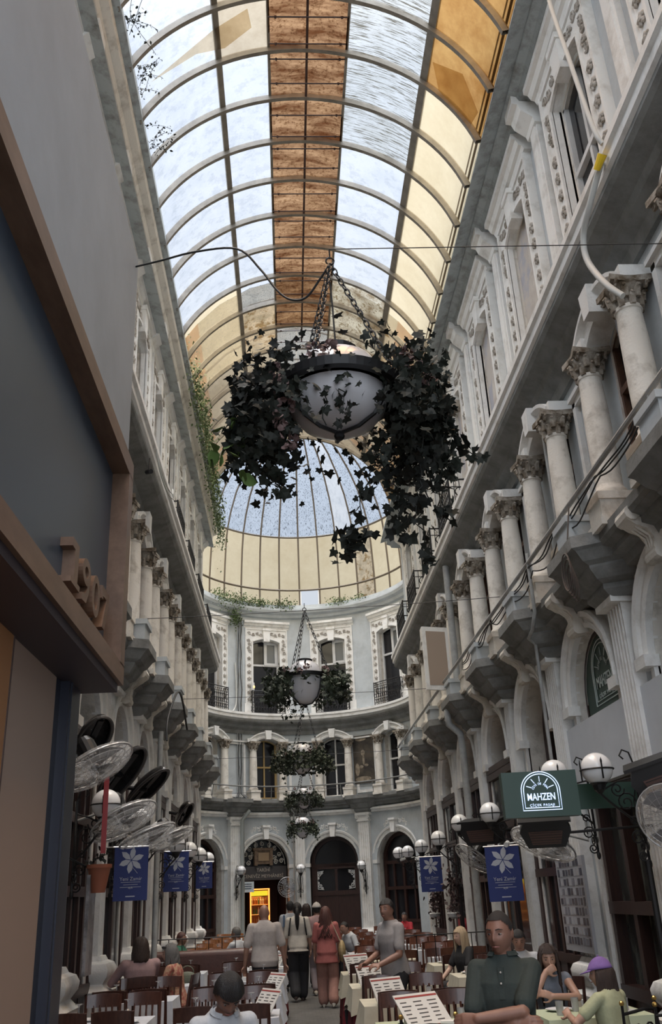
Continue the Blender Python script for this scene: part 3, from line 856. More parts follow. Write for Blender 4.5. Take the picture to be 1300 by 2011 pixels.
# ------------------------------------------------------------------ windows and doors
WN = [0]; DN = [0]
def opening_fill(a, zb, crv, y, name, m, parent=None):
    mb = MB(); mb.face([(-a, y, zb)]+[(a, y, zb)]+[(x, y, z) for x, z in reversed(crv)]); return mb
def window(w, u, a, zb, crv, fm, pm, mull=(0.0,), trans=(), y=0.3, fw=0.05, label=None, arch=False):
    WN[0] += 1
    p, r = at(w, u)
    mb = opening_fill(a+0.03, zb, [(x*1.04, z+0.01) for x, z in crv], y+0.03, '', None)
    o = mb.build('window_%d' % WN[0], pm, loc=p, rotz=r); struct(o, label)
    mb = MB()
    for s in (-1, 1): mb.box(s*a-fw, s*a+fw, y-0.04, y+0.03, zb, crv[0][1])
    mb.box(-a, a, y-0.05, y+0.03, zb, zb+fw*1.6)
    for q0, q1 in zip(crv[:-1], crv[1:]):
        d = Vector((q1[0]-q0[0], 0, q1[1]-q0[1])).normalized()*fw; n = Vector((d.z, 0, -d.x))
        mb.face([(q0[0], y-0.04, q0[1]), (q1[0], y-0.04, q1[1]), (q1[0]+n.x, y-0.04, q1[1]+n.z), (q0[0]+n.x, y-0.04, q0[1]+n.z)])
    mb.build('window_frame', fm, o)
    zt = crv[len(crv)//2][1]
    mb = MB()
    for x in mull: mb.box(x-fw*0.7, x+fw*0.7, y-0.035, y+0.03, zb, zt-0.02)
    for z in trans: mb.box(-a, a, y-0.045, y+0.03, z-fw*0.8, z+fw*0.8)
    if mull or trans: mb.build('mullion', fm, o)
    return o
CT = lambda w: [(x, z+tops(w)) for x, z in curve_pts(0.6, 11.6, 'seg', 0.14, 8)]
CF = curve_pts(0.5, 7.6, 'seg', 0.17, 8)
POSTER_BAYS = (2, 3, 4)
GHOST = mat('faded_print', (0.40, 0.395, 0.43), 0.8, col2=(0.52, 0.47, 0.42), scale=1.6, lo=0.45, hi=0.55)
GHOST2 = mat('faded_print_light', (0.60, 0.56, 0.50), 0.8, col2=(0.45, 0.40, 0.36), scale=4)
for i, u in enumerate(BAYR):
    if i in POSTER_BAYS:
        WN[0] += 1; p, r = at('R', u)
        o = opening_fill(0.63, 8.45, [(x*1.04, z) for x, z in CT('R')], 0.06, '', None).build('window_%d' % WN[0], GHOST, loc=p, rotz=r); struct(o, 'top-floor window boarded with a faded print, right facade')
        mb = MB(); random.seed(i)
        mb.ball((random.uniform(-.1, .1), 0.055, 11.0), (0.17, 0.006, 0.24), 12, 8)
        mb.ball((0.0, 0.055, 10.2), (0.34, 0.006, 0.55), 12, 8); mb.ball((0.18, 0.052, 9.5), (0.14, 0.006, 0.5), 10, 6); mb.ball((-.2, 0.052, 9.2), (0.12, 0.006, 0.35), 10, 6)
        mb.build('faded_figure', GHOST2, o)
        continue
    window('R', u, 0.6, 8.45, CT('R'), WHITE2 if i < 2 else WHITE, PANE, mull=(0.0,), trans=(10.4,), y=0.09, label='tall top-floor window, right facade')
for u in BAYL: window('L', u, 0.6, 8.45, CT('L'), WHITE, PANE, mull=(0.0,), trans=(10.6,), y=0.18, label='tall top-floor window, left facade')
for u in BAYR: window('R', u, 0.5, 5.45, CF, BWOOD, PANE, mull=(0.0,), trans=(7.0,), y=0.07, label='first-floor window between columns, right facade')
for u in BAYL: window('L', u, 0.5, 5.45, CF, BWOOD, PANE, mull=(0.0,), trans=(7.0,), y=0.12, label='first-floor window between columns, left facade')
for i, u in enumerate(TOPA):
    o = window('A', u, 0.6, 8.75, CT('A'), WHITE2, PANE, mull=(), trans=(10.95,), y=0.22, label='top-floor window of the curved back facade')
    # one upper sash with dusty glass, framed in white
    mb = MB(); mb.face([(0.02, 0.2, 11.0), (0.56, 0.2, 11.0), (0.56, 0.2, 11.9), (0.02, 0.2, 11.98)]); mb.build('pane', PALEPANE, o)
    mb = MB(); mb.box(-0.02, 0.1, 0.15, 0.24, 10.95, 12.0).box(0.46, 0.58, 0.15, 0.24, 10.95, 11.95).box(0.02, 0.5, 0.16, 0.23, 10.95, 11.06).box(0.02, 0.5, 0.16, 0.23, 11.86, 11.98)
    mb.build('open_sash', WHITE2, o)
for i, u in enumerate(FIRA): window('A', u, 0.5, 5.45, CF, OCHRE if i == 1 else WHITE, PANE, mull=(0.0,), trans=(6.7,), y=0.26, fw=0.04, label='first-floor window of the curved back facade')

def door(w, u, a, zs, kind, label, y=0.34, zt=None):
    DN[0] += 1
    p, r = at(w, u)
    crv = curve_pts(a, zs, 'round')
    flush = w != 'A'
    zt = zt or (3.75 if flush else zs); yl = -0.02 if flush else y; al = a+0.22 if flush else a
    o = opening_fill(a+0.1, zt, [(x*1.1, z+0.02) for x, z in crv], y+0.05, '', None)
    e_ = al if flush else a+0.1
    o.face([(-e_, yl+0.05*(not flush)-0.01, FLOOR), (e_, yl+0.05*(not flush)-0.01, FLOOR), (e_, yl+0.05*(not flush)-0.01, zt), (-e_, yl+0.05*(not flush)-0.01, zt)])
    o = o.build('door_%d' % DN[0], PANE, loc=p, rotz=r); struct(o, label)
    mb = MB(); fw = 0.07
    for s in (-1, 1):
        mb.box(s*(al-fw)-fw, s*(al-fw)+fw, yl-0.06, yl+0.05, FLOOR, zt)
        mb.box(s*(a-fw)-fw, s*(a-fw)+fw, y-0.06, y+0.05, zt, zs+0.02)
    arch_band(mb, 0, zs, [(a-0.14, -y-0.05), (a-0.14, -y+0.06), (a, -y+0.06), (a, -y-0.05)], 0, PI, 18)
    for z in ((zt-0.12, 2.75, 1.9, 0.75) if kind != 'plain' and flush else (zt-0.12, 1.9, 0.75) if kind != 'plain' else (zt-0.1,)): mb.box(-al, al, yl-0.07, yl+0.05, z-0.06, z+0.06)
    if flush: mb.box(-al, al, -0.09, 0.02, zt-0.05, zt+0.07); mb.box(-a, a, 0, 0.4, zt-0.05, zt+0.07)
    mb.box(-0.05, 0.05, yl-0.06, yl+0.05, FLOOR, zt-0.1)
    if kind == 'wood':
        for s in (-1, 1): mb.box(s*a*0.5-0.04, s*a*0.5+0.04, yl-0.05, yl+0.05, FLOOR, zt-0.1)
        mb.box(-a, a, yl-0.04, yl+0.05, FLOOR, 0.7)
    mb.build('door_frame', DWOOD, o)
    return o
for i, u in enumerate(BAYR):
    if i in (1, 2): continue
    door('R', u, 0.85, 3.95, 'wood' if i % 2 else 'glass', 'dark wood and glass shopfront arch, right arcade', zt=2.95 if i in (0, 3) else 3.8)
for i, u in enumerate(BAYL):
    door('L', u, 0.74, 3.95, 'wood' if i % 2 == 0 else 'glass', 'dark wood and glass shopfront arch, left arcade')
d0 = door('A', LOWA[0], 0.985, 2.95, 'wood', 'dark doorway at the left of the back facade')
d2 = door('A', LOWA[2], 0.985, 2.95, 'plain', 'large dark wooden arched doorway of the back facade')
d3 = door('A', LOWA[3], 0.985, 2.95, 'wood', 'dark wooden doorway at the right of the back facade')
mb = MB()
mb.box(-0.95, 0.95, 0.26, 0.33, 1.75, 1.92)
for s in (-1, 1): mb.box(s*0.82-0.07, s*0.82+0.07, 0.27, 0.35, FLOOR, 2.8)
mb.box(-0.9, 0.9, 0.27, 0.35, 2.72, 2.9); mb.box(-0.9, 0.9, 0.27, 0.36, FLOOR, 0.55); mb.box(-0.9, 0.9, 0.3, 0.36, 0.55, 1.75)
mb.build('door_panel', DWOOD, d2)
# white scroll ornaments in the four corners of the glazed panel
mb = MB()
for sx in (-1, 1):
    for zc, sz in ((2.62, -1), (2.0, 1)):
        c = (sx*0.66, 0.26, zc)
        mb.tube([(sx*0.74, 0.26, zc-sz*0.02+0.0), (sx*0.74, 0.26, zc+sz*0.3)], 0.014, 5)
        mb.tube([(sx*0.74, 0.26, zc), (sx*0.5, 0.26, zc-sz*0.03)], 0.014, 5)
        mb.tube(spiral((sx*0.66, 0.255, zc+sz*0.1), 0.08, 0.02, 1.4, 0, 12), 0.016, 5)
        mb.tube(spiral((sx*0.56, 0.255, zc+sz*0.03), 0.05, 0.015, 1.4, 2, 12), 0.014, 5)
        mb.ball((sx*0.7, 0.25, zc+sz*0.22), (0.03, 0.015, 0.05), 6, 4)
mb.build('corner_ornament', WHITE2, d2)

# ---- entrance arch of the back facade: dark passage, grille, plaque, sign
p, r = at('A', LOWA[1])
DN[0] += 1
ent = empty('door_%d' % DN[0], p, r); struct(ent, 'open entrance arch of the tavern in the back facade')
mb = MB()
mb.face([(-1.14, 1.6, FLOOR), (1.14, 1.6, FLOOR), (1.14, 1.6, 2.9), (-1.14, 1.6, 2.9)])
for s in (-1, 1): mb.face([(s*1.08, 0.3, FLOOR), (s*1.08, 1.6, FLOOR), (s*1.08, 1.6, 2.9), (s*1.08, 0.3, 2.9)])
mb.face([(-1.1, 0.3, 2.78), (1.1, 0.3, 2.78), (1.1, 1.6, 2.78), (-1.1, 1.6, 2.78)])
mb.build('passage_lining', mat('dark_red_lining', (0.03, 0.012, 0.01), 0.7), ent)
crv = curve_pts(1.0, 2.95, 'round')
mb = MB(); mb.face([(-1.13, 0.36, 2.75), (1.13, 0.36, 2.75)]+[(x*1.13, 0.36, z+0.1) for x, z in reversed(crv)]); mb.build('fanlight_pane', PANE, ent)
mb = MB(); random.seed(21)
for i in range(9):
    a = PI*(i+0.5)/9
    for rr in (0.82, 0.58):
        mb.tube(spiral((rr*cos(a), 0.3, 2.98+rr*sin(a)*0.95), 0.1, 0.02, 1.6*(-1)**i, a, 14), 0.014, 5)
mb.tube([(x*0.95, 0.3, 2.98+(z-2.95)*0.95) for x, z in crv], 0.015, 5)
for x in (-0.3, 0.3): mb.box(x-0.012, x+0.012, 0.28, 0.31, 2.98, 3.85)
mb.build('fanlight_grille', CREAM, ent)
WALN = mat('carved_walnut', (0.20, 0.135, 0.085), 0.5, col2=(0.1, 0.06, 0.035), scale=9)
mb = MB()
mb.box(-0.34, 0.34, 0.16, 0.28, 3.0, 3.55); mb.box(-0.42, 0.42, 0.12, 0.28, 3.5, 3.6)
for s in (-1, 1): mb.box(s*0.32-0.06, s*0.32+0.06, 0.12, 0.28, 2.95, 3.55)
mb.build('wall_plaque', WALN, ent)
MB().box(-0.22, 0.22, 0.135, 0.17, 3.12, 3.42).build('plaque_panel', mat('worn_plaque', (0.32, 0.22, 0.13), 0.6), ent)

def text_mesh(name, s, size, m, parent, loc, rot, extrude=0.004, align='CENTER', sx=1.0, spacing=1.0, bold=0.0):
    cu = bpy.data.curves.new(name, 'FONT'); cu.body = s; cu.size = size; cu.extrude = extrude
    cu.align_x = align; cu.align_y = 'CENTER'; cu.space_character = spacing; cu.offset = bold
    t = bpy.data.objects.new(name+'_tmp', cu); COL.objects.link(t)
    dg = bpy.context.evaluated_depsgraph_get(); me = bpy.data.meshes.new_from_object(t.evaluated_get(dg))
    bpy.data.objects.remove(t)
    me.materials.clear(); me.materials.append(m)
    o = bpy.data.objects.new(name, me); COL.objects.link(o); o.parent = parent
    o.location = loc; o.rotation_euler = rot; o.scale = (sx, 1, 1)
    return o
sg = MB().box(-0.98, 0.98, 0.2, 0.34, 2.42, 2.92).build('tavern_sign', mat('dark_grey_sign', (0.05, 0.045, 0.045), 0.6), loc=p, rotz=r)
tag(sg, 'dark lettered sign board across the entrance arch of the back facade', 'sign')
LETT = mat('tarnished_letters', (0.42, 0.37, 0.31), 0.5)
text_mesh('lettering', 'TARİHÎ', 0.17, LETT, sg, (0, 0.195, 2.78), (PI/2, 0, 0))
text_mesh('lettering', 'CENEVİZ MEYHÂNESİ', 0.17, LETT, sg, (0, 0.195, 2.56), (PI/2, 0, 0), sx=1.0)
ws = MB().box(-0.97, -0.42, 0.12, 0.15, 2.0, 2.38).build('notice_sign', mat('white_sign', (0.62, 0.68, 0.70), 0.5), loc=p, rotz=r)
tag(ws, 'small white notice sign hanging below the tavern sign board', 'sign')
INK = mat('dark_blue_ink', (0.02, 0.04, 0.08), 0.6)
for i in range(3):
    mb = MB()
    random.seed(40+i); x = -0.88
    while x < -0.53:
        wd = random.uniform(0.02, 0.05); mb.box(x, min(x+wd, -0.5), 0.112, 0.121, 2.275-0.08*i, 2.31-0.08*i); x += wd+0.012
    mb.build('lettering', INK, ws)
# ---- lit drinks cabinet in the entrance
NEON = emit('orange_neon', (1.0, 0.30, 0.06), 2.2)
YEL = emit('yellow_lightbox', (0.75, 0.62, 0.03), 0.9)
fr = empty('drinks_fridge', p, r)
tag(fr, 'lit drinks fridge with orange neon outline inside the tavern entrance', 'fridge')
x0, x1 = -0.42, 0.32
mb = MB(); mb.box(x0, x1, 1.0, 1.05, FLOOR, 2.08).box(x0, x0+0.03, 0.55, 1.05, FLOOR, 2.08).box(x1-0.03, x1, 0.55, 1.05, FLOOR, 2.08).box(x0, x1, 0.55, 1.05, 2.05, 2.1).box(x0, x1, 0.5, 1.05, FLOOR, 0.1)
mb.build('cabinet_body', mat('fridge_inside', (0.12, 0.05, 0.02), 0.5), fr)
mb = MB().box(x0-0.03, x0+0.01, 0.48, 0.53, 0.1, 2.1).box(x1-0.01, x1+0.03, 0.48, 0.53, 0.1, 2.1).box(x0-0.03, x1+0.03, 0.48, 0.53, 2.08, 2.12)
mb.build('neon_outline', NEON, fr)
MB().box(x0+0.04, x1-0.04, 0.5, 0.56, 1.86, 2.04).build('light_box', YEL, fr)
for z in (0.5, 0.85, 1.2, 1.55): MB().box(x0+0.03, x1-0.03, 0.56, 1.0, z-0.02, z).build('shelf', emit('lit_shelf_edge', (1.0, 0.45, 0.1), 0.5), fr)
bots = [mat('amber_bottle', (0.2, 0.07, 0.015), 0.15), mat('clear_bottle', (0.4, 0.36, 0.28), 0.15), mat('green_bottle', (0.04, 0.09, 0.03), 0.15)]
bp = []
for q, bm_ in enumerate(bots):
    b = MB().lathe([(0.03, 0), (0.032, 0.01), (0.032, 0.16), (0.012, 0.2), (0.012, 0.26)], 8).build('bottle', bm_); bp.append(b)
random.seed(4)
ordn = ['lowest', 'second', 'third', 'top']
for si, z in enumerate((0.5, 0.85, 1.2, 1.55)):
    for k in range(7):
        b = dup(bp[random.randrange(3)]); v = Matrix.Rotation(r, 3, 'Z') @ Vector((x0+0.09+k*0.095, 0.68, z+0.001)); b.location = p+v
        tag(b, 'bottle standing on the %s shelf of the lit drinks fridge' % ordn[si], 'bottle', 'bottles on the %s fridge shelf' % ordn[si])
for b in bp: kill(b)
fl_ = bpy.data.lights.new('fridge_light', 'AREA'); fl_.energy = 6; fl_.color = (1, 0.5, 0.15); fl_.size = 0.5
fo = bpy.data.objects.new('fridge_light', fl_); COL.objects.link(fo); fo.parent = fr; fo.location = (-0.05, 0.78, 1.84)

# ------------------------------------------------------------------ right ground-floor shopfront of the first two bays (tavern with green signs)
GREEN = mat('dark_green_sign', (0.012, 0.045, 0.028), 0.4)
GLOW = emit('white_blue_neon', (0.62, 0.74, 1.0), 1.0)
PRINT = mat('white_print', (0.55, 0.62, 0.58), 0.6)
def emblem(parent, m, s, y, cx, cz, thick, letters):
    """arched line emblem with rays and the tavern's words; s = half width"""
    mb = MB()
    def outline(k):
        a = s*k; return [(cx-a, cz-0.86*s-(k-1)*s)]+[(cx+a*cos(PI-PI*i/20), cz+0.1*s+a*0.95*sin(PI*i/20)) for i in range(21)]+[(cx+a, cz-0.86*s-(k-1)*s)]
    for k in (1.0, 0.88):
        mb.tube([(x, y, z) for x, z in outline(k)], thick, 4, closed=True)
    for d in (20, 55, 90, 125, 160):
        a = rad(d); c0 = (cx, cz+0.1*s)
        mb.tube([(c0[0]+s*0.47*cos(a), y, c0[1]+s*0.45*sin(a)), (c0[0]+s*0.76*cos(a), y, c0[1]+s*0.72*sin(a))], thick*0.9, 4)
    mb.build('emblem', m, parent)
    text_mesh('lettering', 'MAHZEN', 0.50*s, m, parent, (cx, y, cz-0.22*s), (PI/2, 0, 0), 0.003, sx=0.72, bold=0.005*s)
    text_mesh('lettering', 'ÇİÇEK PASAJI', 0.17*s, m, parent, (cx, y, cz-0.62*s), (PI/2, 0, 0), 0.003, sx=1.1, spacing=1.15)
    word = 'CİTE DE PERA'
    for i, ch in enumerate(word):
        if ch == ' ': continue
        a = rad(158-136*i/(len(word)-1)); rr = 0.38*s
        text_mesh('lettering', ch, 0.15*s, m, parent, (cx+rr*1.05*cos(a), y, cz+0.08*s+rr*sin(a)*0.95), (PI/2, PI/2-a, 0), 0.003)
WPANEL = mat('white_board_panel', (0.56, 0.58, 0.61), 0.55, col2=(0.50, 0.52, 0.55), scale=1.5)
for i in (1, 2):
    u = BAYR[i]
    crv = curve_pts(0.85, 3.95, 'round')
    o = window('R', u, 0.85, 3.66, crv, DWOOD, PANE, mull=(), y=0.16, label='arched window over the white shop board, right arcade')
    g = MB(); g.face([(-0.78, 0.13, 3.72), (0.78, 0.13, 3.72)]+[(x*0.92, 0.13, 3.95+(z-3.95)*0.92) for x, z in reversed(crv)])
    g = g.build('window_film', GREEN, o)
    emblem(o, PRINT, 0.42, 0.122, 0.0, 4.22, 0.008, 1)
    p_, r_ = at('R', u)
    b = MB().box(-1.2, 1.2, -0.10, 0.05, 2.86, 3.68).box(-0.86, 0.86, 0.0, 0.4, 3.55, 3.67).build('wall_board', WPANEL, WR, loc=p_, rotz=r_)
    DN[0] += 1
    o = opening_fill(0.86, FLOOR, [(-0.86, 2.9), (0.86, 2.9)], 0.16, '', None).build('door_%d' % DN[0], mat('painted_reflection_glass', (0.13, 0.135, 0.115), 0.25, col2=(0.035, 0.036, 0.032), scale=2.2, lo=0.42, hi=0.6, stretch=(2, 2, 0.6)) if i == 2 else PANE, loc=p_, rotz=r_); struct(o, 'brown framed shopfront under the white board, right arcade')  # grey-green reflections are mottled into the glass colour of the farther bay
    mb = MB()
    fm = DWOOD
    for x in ((-0.8, 0.0, 0.8) if i == 2 else (-0.8, 0.62)): mb.box(x-(0.06 if x < 0.5 or i == 2 else 0.24), x+(0.06 if x < 0.5 or i == 2 else 0.22), 0.02, 0.18, FLOOR, 2.9)
    for z in (2.8, 1.42, 0.5): mb.box(-0.86, 0.86, 0.0, 0.18, z-0.07, z+0.07)
    mb.build('door_frame', fm, o)
    if i == 2:
        MB().box(-0.76, 0.76, 0.1, 0.15, FLOOR, 0.5).build('door_panel', BWOOD, o)

# ------------------------------------------------------------------ shop block at the near left
SX = -1.2
mb = MB()
mb.box(-2.74, SX, -5.4, 6.34, 4.92, 6.85)
o = mb.build('wall_fascia', FASC); struct(o, 'plain grey fascia wall above the navy shop sign')
mb = MB(); mb.box(-2.74, -1.62, -5.4, 6.3, FLOOR, 3.2); mb.box(-2.74, -1.37, -5.4, 6.3, 3.22, 4.9)
o = mb.build('wall_shop', NAVY); struct(o, 'dark navy shop block at the near left')
mb = MB(); mb.box(-1.62, -1.5, -5.4, 5.86, FLOOR, 3.17)
o = mb.build('wall_panel', BEIGE); struct(o, 'warm-lit beige wall panel under the navy shop sign')
# joints of the beige panelling
mb = MB()
for y in (2.9, 4.86): mb.box(-1.51, -1.488, y-0.008, y+0.008, FLOOR, 3.17)
o2 = mb.build('panel_joint', mat('joint_shadow_gap', (0.12, 0.08, 0.07), 0.8), o)
MB().box(-1.505, -1.492, -5.4, 4.85, FLOOR, 3.17).build('orange_lit_panel', mat('painted_orange_glow', (0.44, 0.21, 0.09), 0.6), o)  # warm interior light put into this panel's orange colour
mb = MB(); mb.box(-1.64, -1.44, 5.98, 6.3, FLOOR, 3.2); mb.box(-1.6, -1.5, 5.86, 5.98, FLOOR, 3.2)
mb.box(-1.46, -1.43, 6.02, 6.05, FLOOR, 3.2)
o = mb.build('trim_30', mat('navy_post', (0.02, 0.024, 0.042), 0.35)); struct(o, 'navy door post at the end of the shop front')
sign = empty('shop_sign', (-1.3, 2.6, 3.2))
tag(sign, 'big navy shop sign panel in a walnut frame with the wooden number 1907', 'sign')
def rel(mb, e):
    L = e.location; return mb.map(lambda p: (p[0]-L[0], p[1]-L[1], p[2]-L[2]))
rel(MB().box(-1.34, -1.30, -5.2, 6.3, 3.2, 4.9), sign).build('panel', NAVY, sign)
mb = MB()
mb.box(-1.34, SX+0.03, -5.3, 6.44, 4.78, 4.93); mb.box(-1.34, SX+0.03, -5.3, 6.44, 3.16, 3.30); mb.box(-1.34, SX+0.03, 6.28, 6.44, 3.29, 4.79)
rel(mb, sign).build('frame', COPPER, sign)
rel(MB().box(-1.62, SX, -5.3, 6.38, 3.10, 3.17), sign).build('soffit', mat('dark_plum_soffit', (0.045, 0.032, 0.04), 0.5), sign)
def digit(poly_list, y0, name='digit'):
    q_ = lambda P: P and [(y*0.95, 3.43+(z-3.39)*0.9) for y, z in P]
    poly_list = [(q_(a), q_(b)) for a, b in poly_list]
    """outlines in (y, z) extruded out of the panel along x"""
    mb = MB()
    for i_, (outer, inner) in enumerate(poly_list):
        fx = -1.225-0.003*i_
        if inner is None:
            f = [(fx, y0+y, z) for y, z in outer]; b = [(-1.30, y0+y, z) for y, z in outer]
            mb.face(f); mb.grid([b, f], closed_u=True)
        else:
            rows = [[(x, y0+y, z) for y, z in q] for x, q in ((-1.30, outer), (-1.225, outer), (-1.225, inner), (-1.30, inner))]
            mb.grid(rows, closed_u=True)
    return rel(mb, sign).build(name, COPPER, sign)
def ell(cy_, cz_, a, b, n=24, a0=0): return [(cy_+a*cos(2*PI*i/n), cz_+b*sin(2*PI*i/n)) for i in range(n)]
digit([([(0.03, 3.40), (0.27, 3.40), (0.27, 3.44), (0.20, 3.44), (0.20, 3.70), (0.02, 3.70), (0.02, 3.64), (0.10, 3.64), (0.10, 3.44), (0.03, 3.44)], None)], 4.90)
digit([(ell(0.13, 3.61, 0.12, 0.095), ell(0.13, 3.61, 0.055, 0.04)), ([(0.19, 3.60), (0.25, 3.61), (0.24, 3.50), (0.17, 3.40), (0.04, 3.39), (0.04, 3.44), (0.13, 3.46), (0.18, 3.51)], None)], 5.20)
digit([(ell(0.13, 3.545, 0.125, 0.155), ell(0.13, 3.545, 0.06, 0.10))], 5.50)
digit([([(0.0, 3.70), (0.26, 3.70), (0.26, 3.62), (0.14, 3.39), (0.05, 3.39), (0.165, 3.63), (0.05, 3.63), (0.05, 3.60), (0.0, 3.60)], None)], 5.80)
sl = bpy.data.lights.new('soffit_light', 'AREA'); sl.energy = 5; sl.color = (1, 0.62, 0.36); sl.size = 0.25; sl.shape = 'RECTANGLE'; sl.size_y = 2.0
so = bpy.data.objects.new('soffit_light', sl); COL.objects.link(so); so.location = (-1.36, 2.6, 3.09); so.rotation_euler = (0, rad(18), 0)

rel(MB().box(-1.37, -1.35, 1.6, 3.6, 3.092, 3.099), sign).build('added_light_strip', emit('added_warm_strip', (1.0, 0.62, 0.36), 1.5), sign)  # unseen glowing strip, added as a fixture for the soffit light
# ------------------------------------------------------------------ wall lamps
def ring_pts(c, r, n=20, plane='xy'):
    if plane == 'xy': return [(c[0]+r*cos(2*PI*i/n), c[1]+r*sin(2*PI*i/n), c[2]) for i in range(n)]
    if plane == 'xz': return [(c[0]+r*cos(2*PI*i/n), c[1], c[2]+r*sin(2*PI*i/n)) for i in range(n)]
    return [(c[0], c[1]+r*cos(2*PI*i/n), c[2]+r*sin(2*PI*i/n)) for i in range(n)]
def wall_lamp(out=0.65, post=False):
    """local frame: wall at y = 0, room towards -y, globe centre at z = 0"""
    root = empty('wall_lamp')
    y = -out
    MB().ball((0, y, 0), 0.17, 28, 18).build('globe', GLOBE, root, smooth=True, ang=80)
    mb = MB()
    mb.tube(ring_pts((0, y, -0.01), 0.178, 24), 0.009, 5, closed=True)
    mb.tube([(-0.19, y, -0.01), (0.19, y, -0.01)], 0.008, 5) if False else None
    for s in (-1, 1):
        mb.tube([(s*0.176, y, -0.12), (s*0.178, y, 0.06), (s*0.178, y, 0.1)], [0.009, 0.009, 0.003], 5)
        mb.ball((s*0.178, y, 0.06), (0.012, 0.012, 0.03), 6, 4)
    mb.tube([(0, y-0.177, -0.13), (0, y-0.178, 0.06), (0, y-0.178, 0.1)], [0.009, 0.009, 0.003], 5)
    mb.build('cage', IRON, root)
    mb = MB()
    mb.lathe([(0.02, -0.26), (0.06, -0.22), (0.075, -0.17), (0.1, -0.15), (0.06, -0.14)], 12, (0, y, 0))
    w = -0.24
    mb.tube([(0, w, -0.95), (0, w, 0.05)], 0.016, 6)
    mb.ball((0, w, -0.98), (0.025, 0.025, 0.05), 8, 6)
    mb.tube([(0, w, -0.62), (0, w-0.12, -0.52), (0, y+0.1, -0.36), (0, y, -0.26)], 0.014, 6)
    mb.tube([(0, w, -0.1), (0, y+0.2, -0.14), (0, y, -0.24)], 0.011, 6)
    mb.tube([(0, w, 0.05), (0, w-0.03, 0.16), (0, w-0.1, 0.19), (0, w-0.14, 0.13), (0, w-0.1, 0.09)], 0.010, 5)
    for cyy, czz, rr, tt in ((w-0.14, -0.36, 0.11, 1.6), (w-0.22, -0.22, 0.08, -1.5), (w-0.08, -0.72, 0.08, 1.6), (w-0.05, -0.9, 0.06, -1.6), (w-0.09, -0.55, 0.05, 1.4)):
        mb.tube(spiral((0, cyy, czz), rr, rr*0.2, tt, 0, 18, 'yz'), 0.009, 5)
    for s in (-1, 1):
        mb.tube(spiral((s*0.07, w-0.02, -0.8), 0.07, 0.015, 1.5*s, PI/2, 16), 0.008, 5)
        mb.tube([(s*0.02, w, -0.15), (s*0.1, w-0.02, -0.35), (s*0.05, w-0.02, -0.6), (0, w, -0.85)], 0.008, 5)
    if post: mb.tube([(0, w-0.02, -0.95), (0, w-0.02, FLOOR-2.83)], 0.035, 8)
    mb.build('bracket', IRON, root)
    return root
pR = wall_lamp(0.65); pRp = wall_lamp(0.65, True); pL = wall_lamp(0.58)
names_r = ['right wall, largest, beside the big black heater', 'right wall, half hidden behind the lit green sign', 'right wall, above the near blue banner', 'right wall, next beyond the black heater with reddish panel', 'right wall, fourth from the far end', 'right wall, third from the far end', 'right wall, second from the far end', 'at the far end of the right wall']
for i, (u, z) in enumerate([(9.88, 2.85), (11.5, 3.0), (15.55, 2.87), (18.46, 2.92), (21.3, 2.8), (24.2, 2.78), (27.06, 2.78), (28.1, 2.8)]):
    o = put(pRp if i == 0 else pR, None, *at('R', u, z, 0.15 if i == 7 else 0))
    tag(o, 'white globe wall lamp, %s' % names_r[i], 'wall lamp', 'globe lamps along the right wall')
names_l = ['nearest on the left wall, behind the black fan motor', 'second on the left wall, above the wrapped fans', 'third on the left wall, counted from the camera', 'fourth on the left wall, counted from the camera', 'left wall, third from the back facade', 'left wall, second from the back facade', 'left wall, closest to the back facade']
for i, u in enumerate([11.2, 13.55, 15.9, 18.25, 20.6, 22.95, 25.3]):
    o = put(pL, None, *at('L', u, 2.83 if i < 3 else 2.76))
    tag(o, 'white globe wall lamp, %s' % names_l[i], 'wall lamp', 'globe lamps along the left wall')
names_a = ['left of the tavern entrance', 'between entrance and big wooden door', 'right of the big wooden door']
for i, u in enumerate((-38.5, -4.3, 29.5)):
    o = put(pL, None, *at('A', u, 2.76))
    tag(o, 'white globe wall lamp on the back facade, %s' % names_a[i], 'wall lamp', 'globe lamps on the back facade')
for o in (pR, pRp, pL): kill(o)

# ------------------------------------------------------------------ hanging flower-basket lamps
def leaf_poly(kind):
    if kind == 'ivy': return [(0, 0), (0.28, -0.22), (0.62, -0.05), (0.46, 0.22), (0.72, 0.5), (0.34, 0.52), (0, 1.0), (-0.34, 0.52), (-0.72, 0.5), (-0.46, 0.22), (-0.62, -0.05), (-0.28, -0.22)]
    if kind == 'small': return [(0, 0), (0.3, 0.35), (0.2, 0.75), (0, 1), (-0.2, 0.75), (-0.3, 0.35)]
    return [(0, 0), (0.36, 0.12), (0.46, 0.45), (0.28, 0.8), (0, 1.05), (-0.28, 0.8), (-0.46, 0.45), (-0.36, 0.12)]
def leaves(mb, pts, size, kind='ivy', rnd=random, droop=0.6):
    base = leaf_poly(kind)
    for p in pts:
        s = size*rnd.uniform(0.6, 1.25)
        d = Vector((rnd.gauss(0, 1), rnd.gauss(0, 1), rnd.gauss(-droop, 0.8)))
        if d.length < 0.1: continue
        d.normalize(); n = d.orthogonal().normalized(); n.rotate(Quaternion(d, rnd.uniform(0, 2*PI))); u = d.cross(n)
        mb.face([Vector(p)+d*(q[1]*s)+u*(q[0]*s)+n*(abs(q[0])*s*0.25) for q in base])
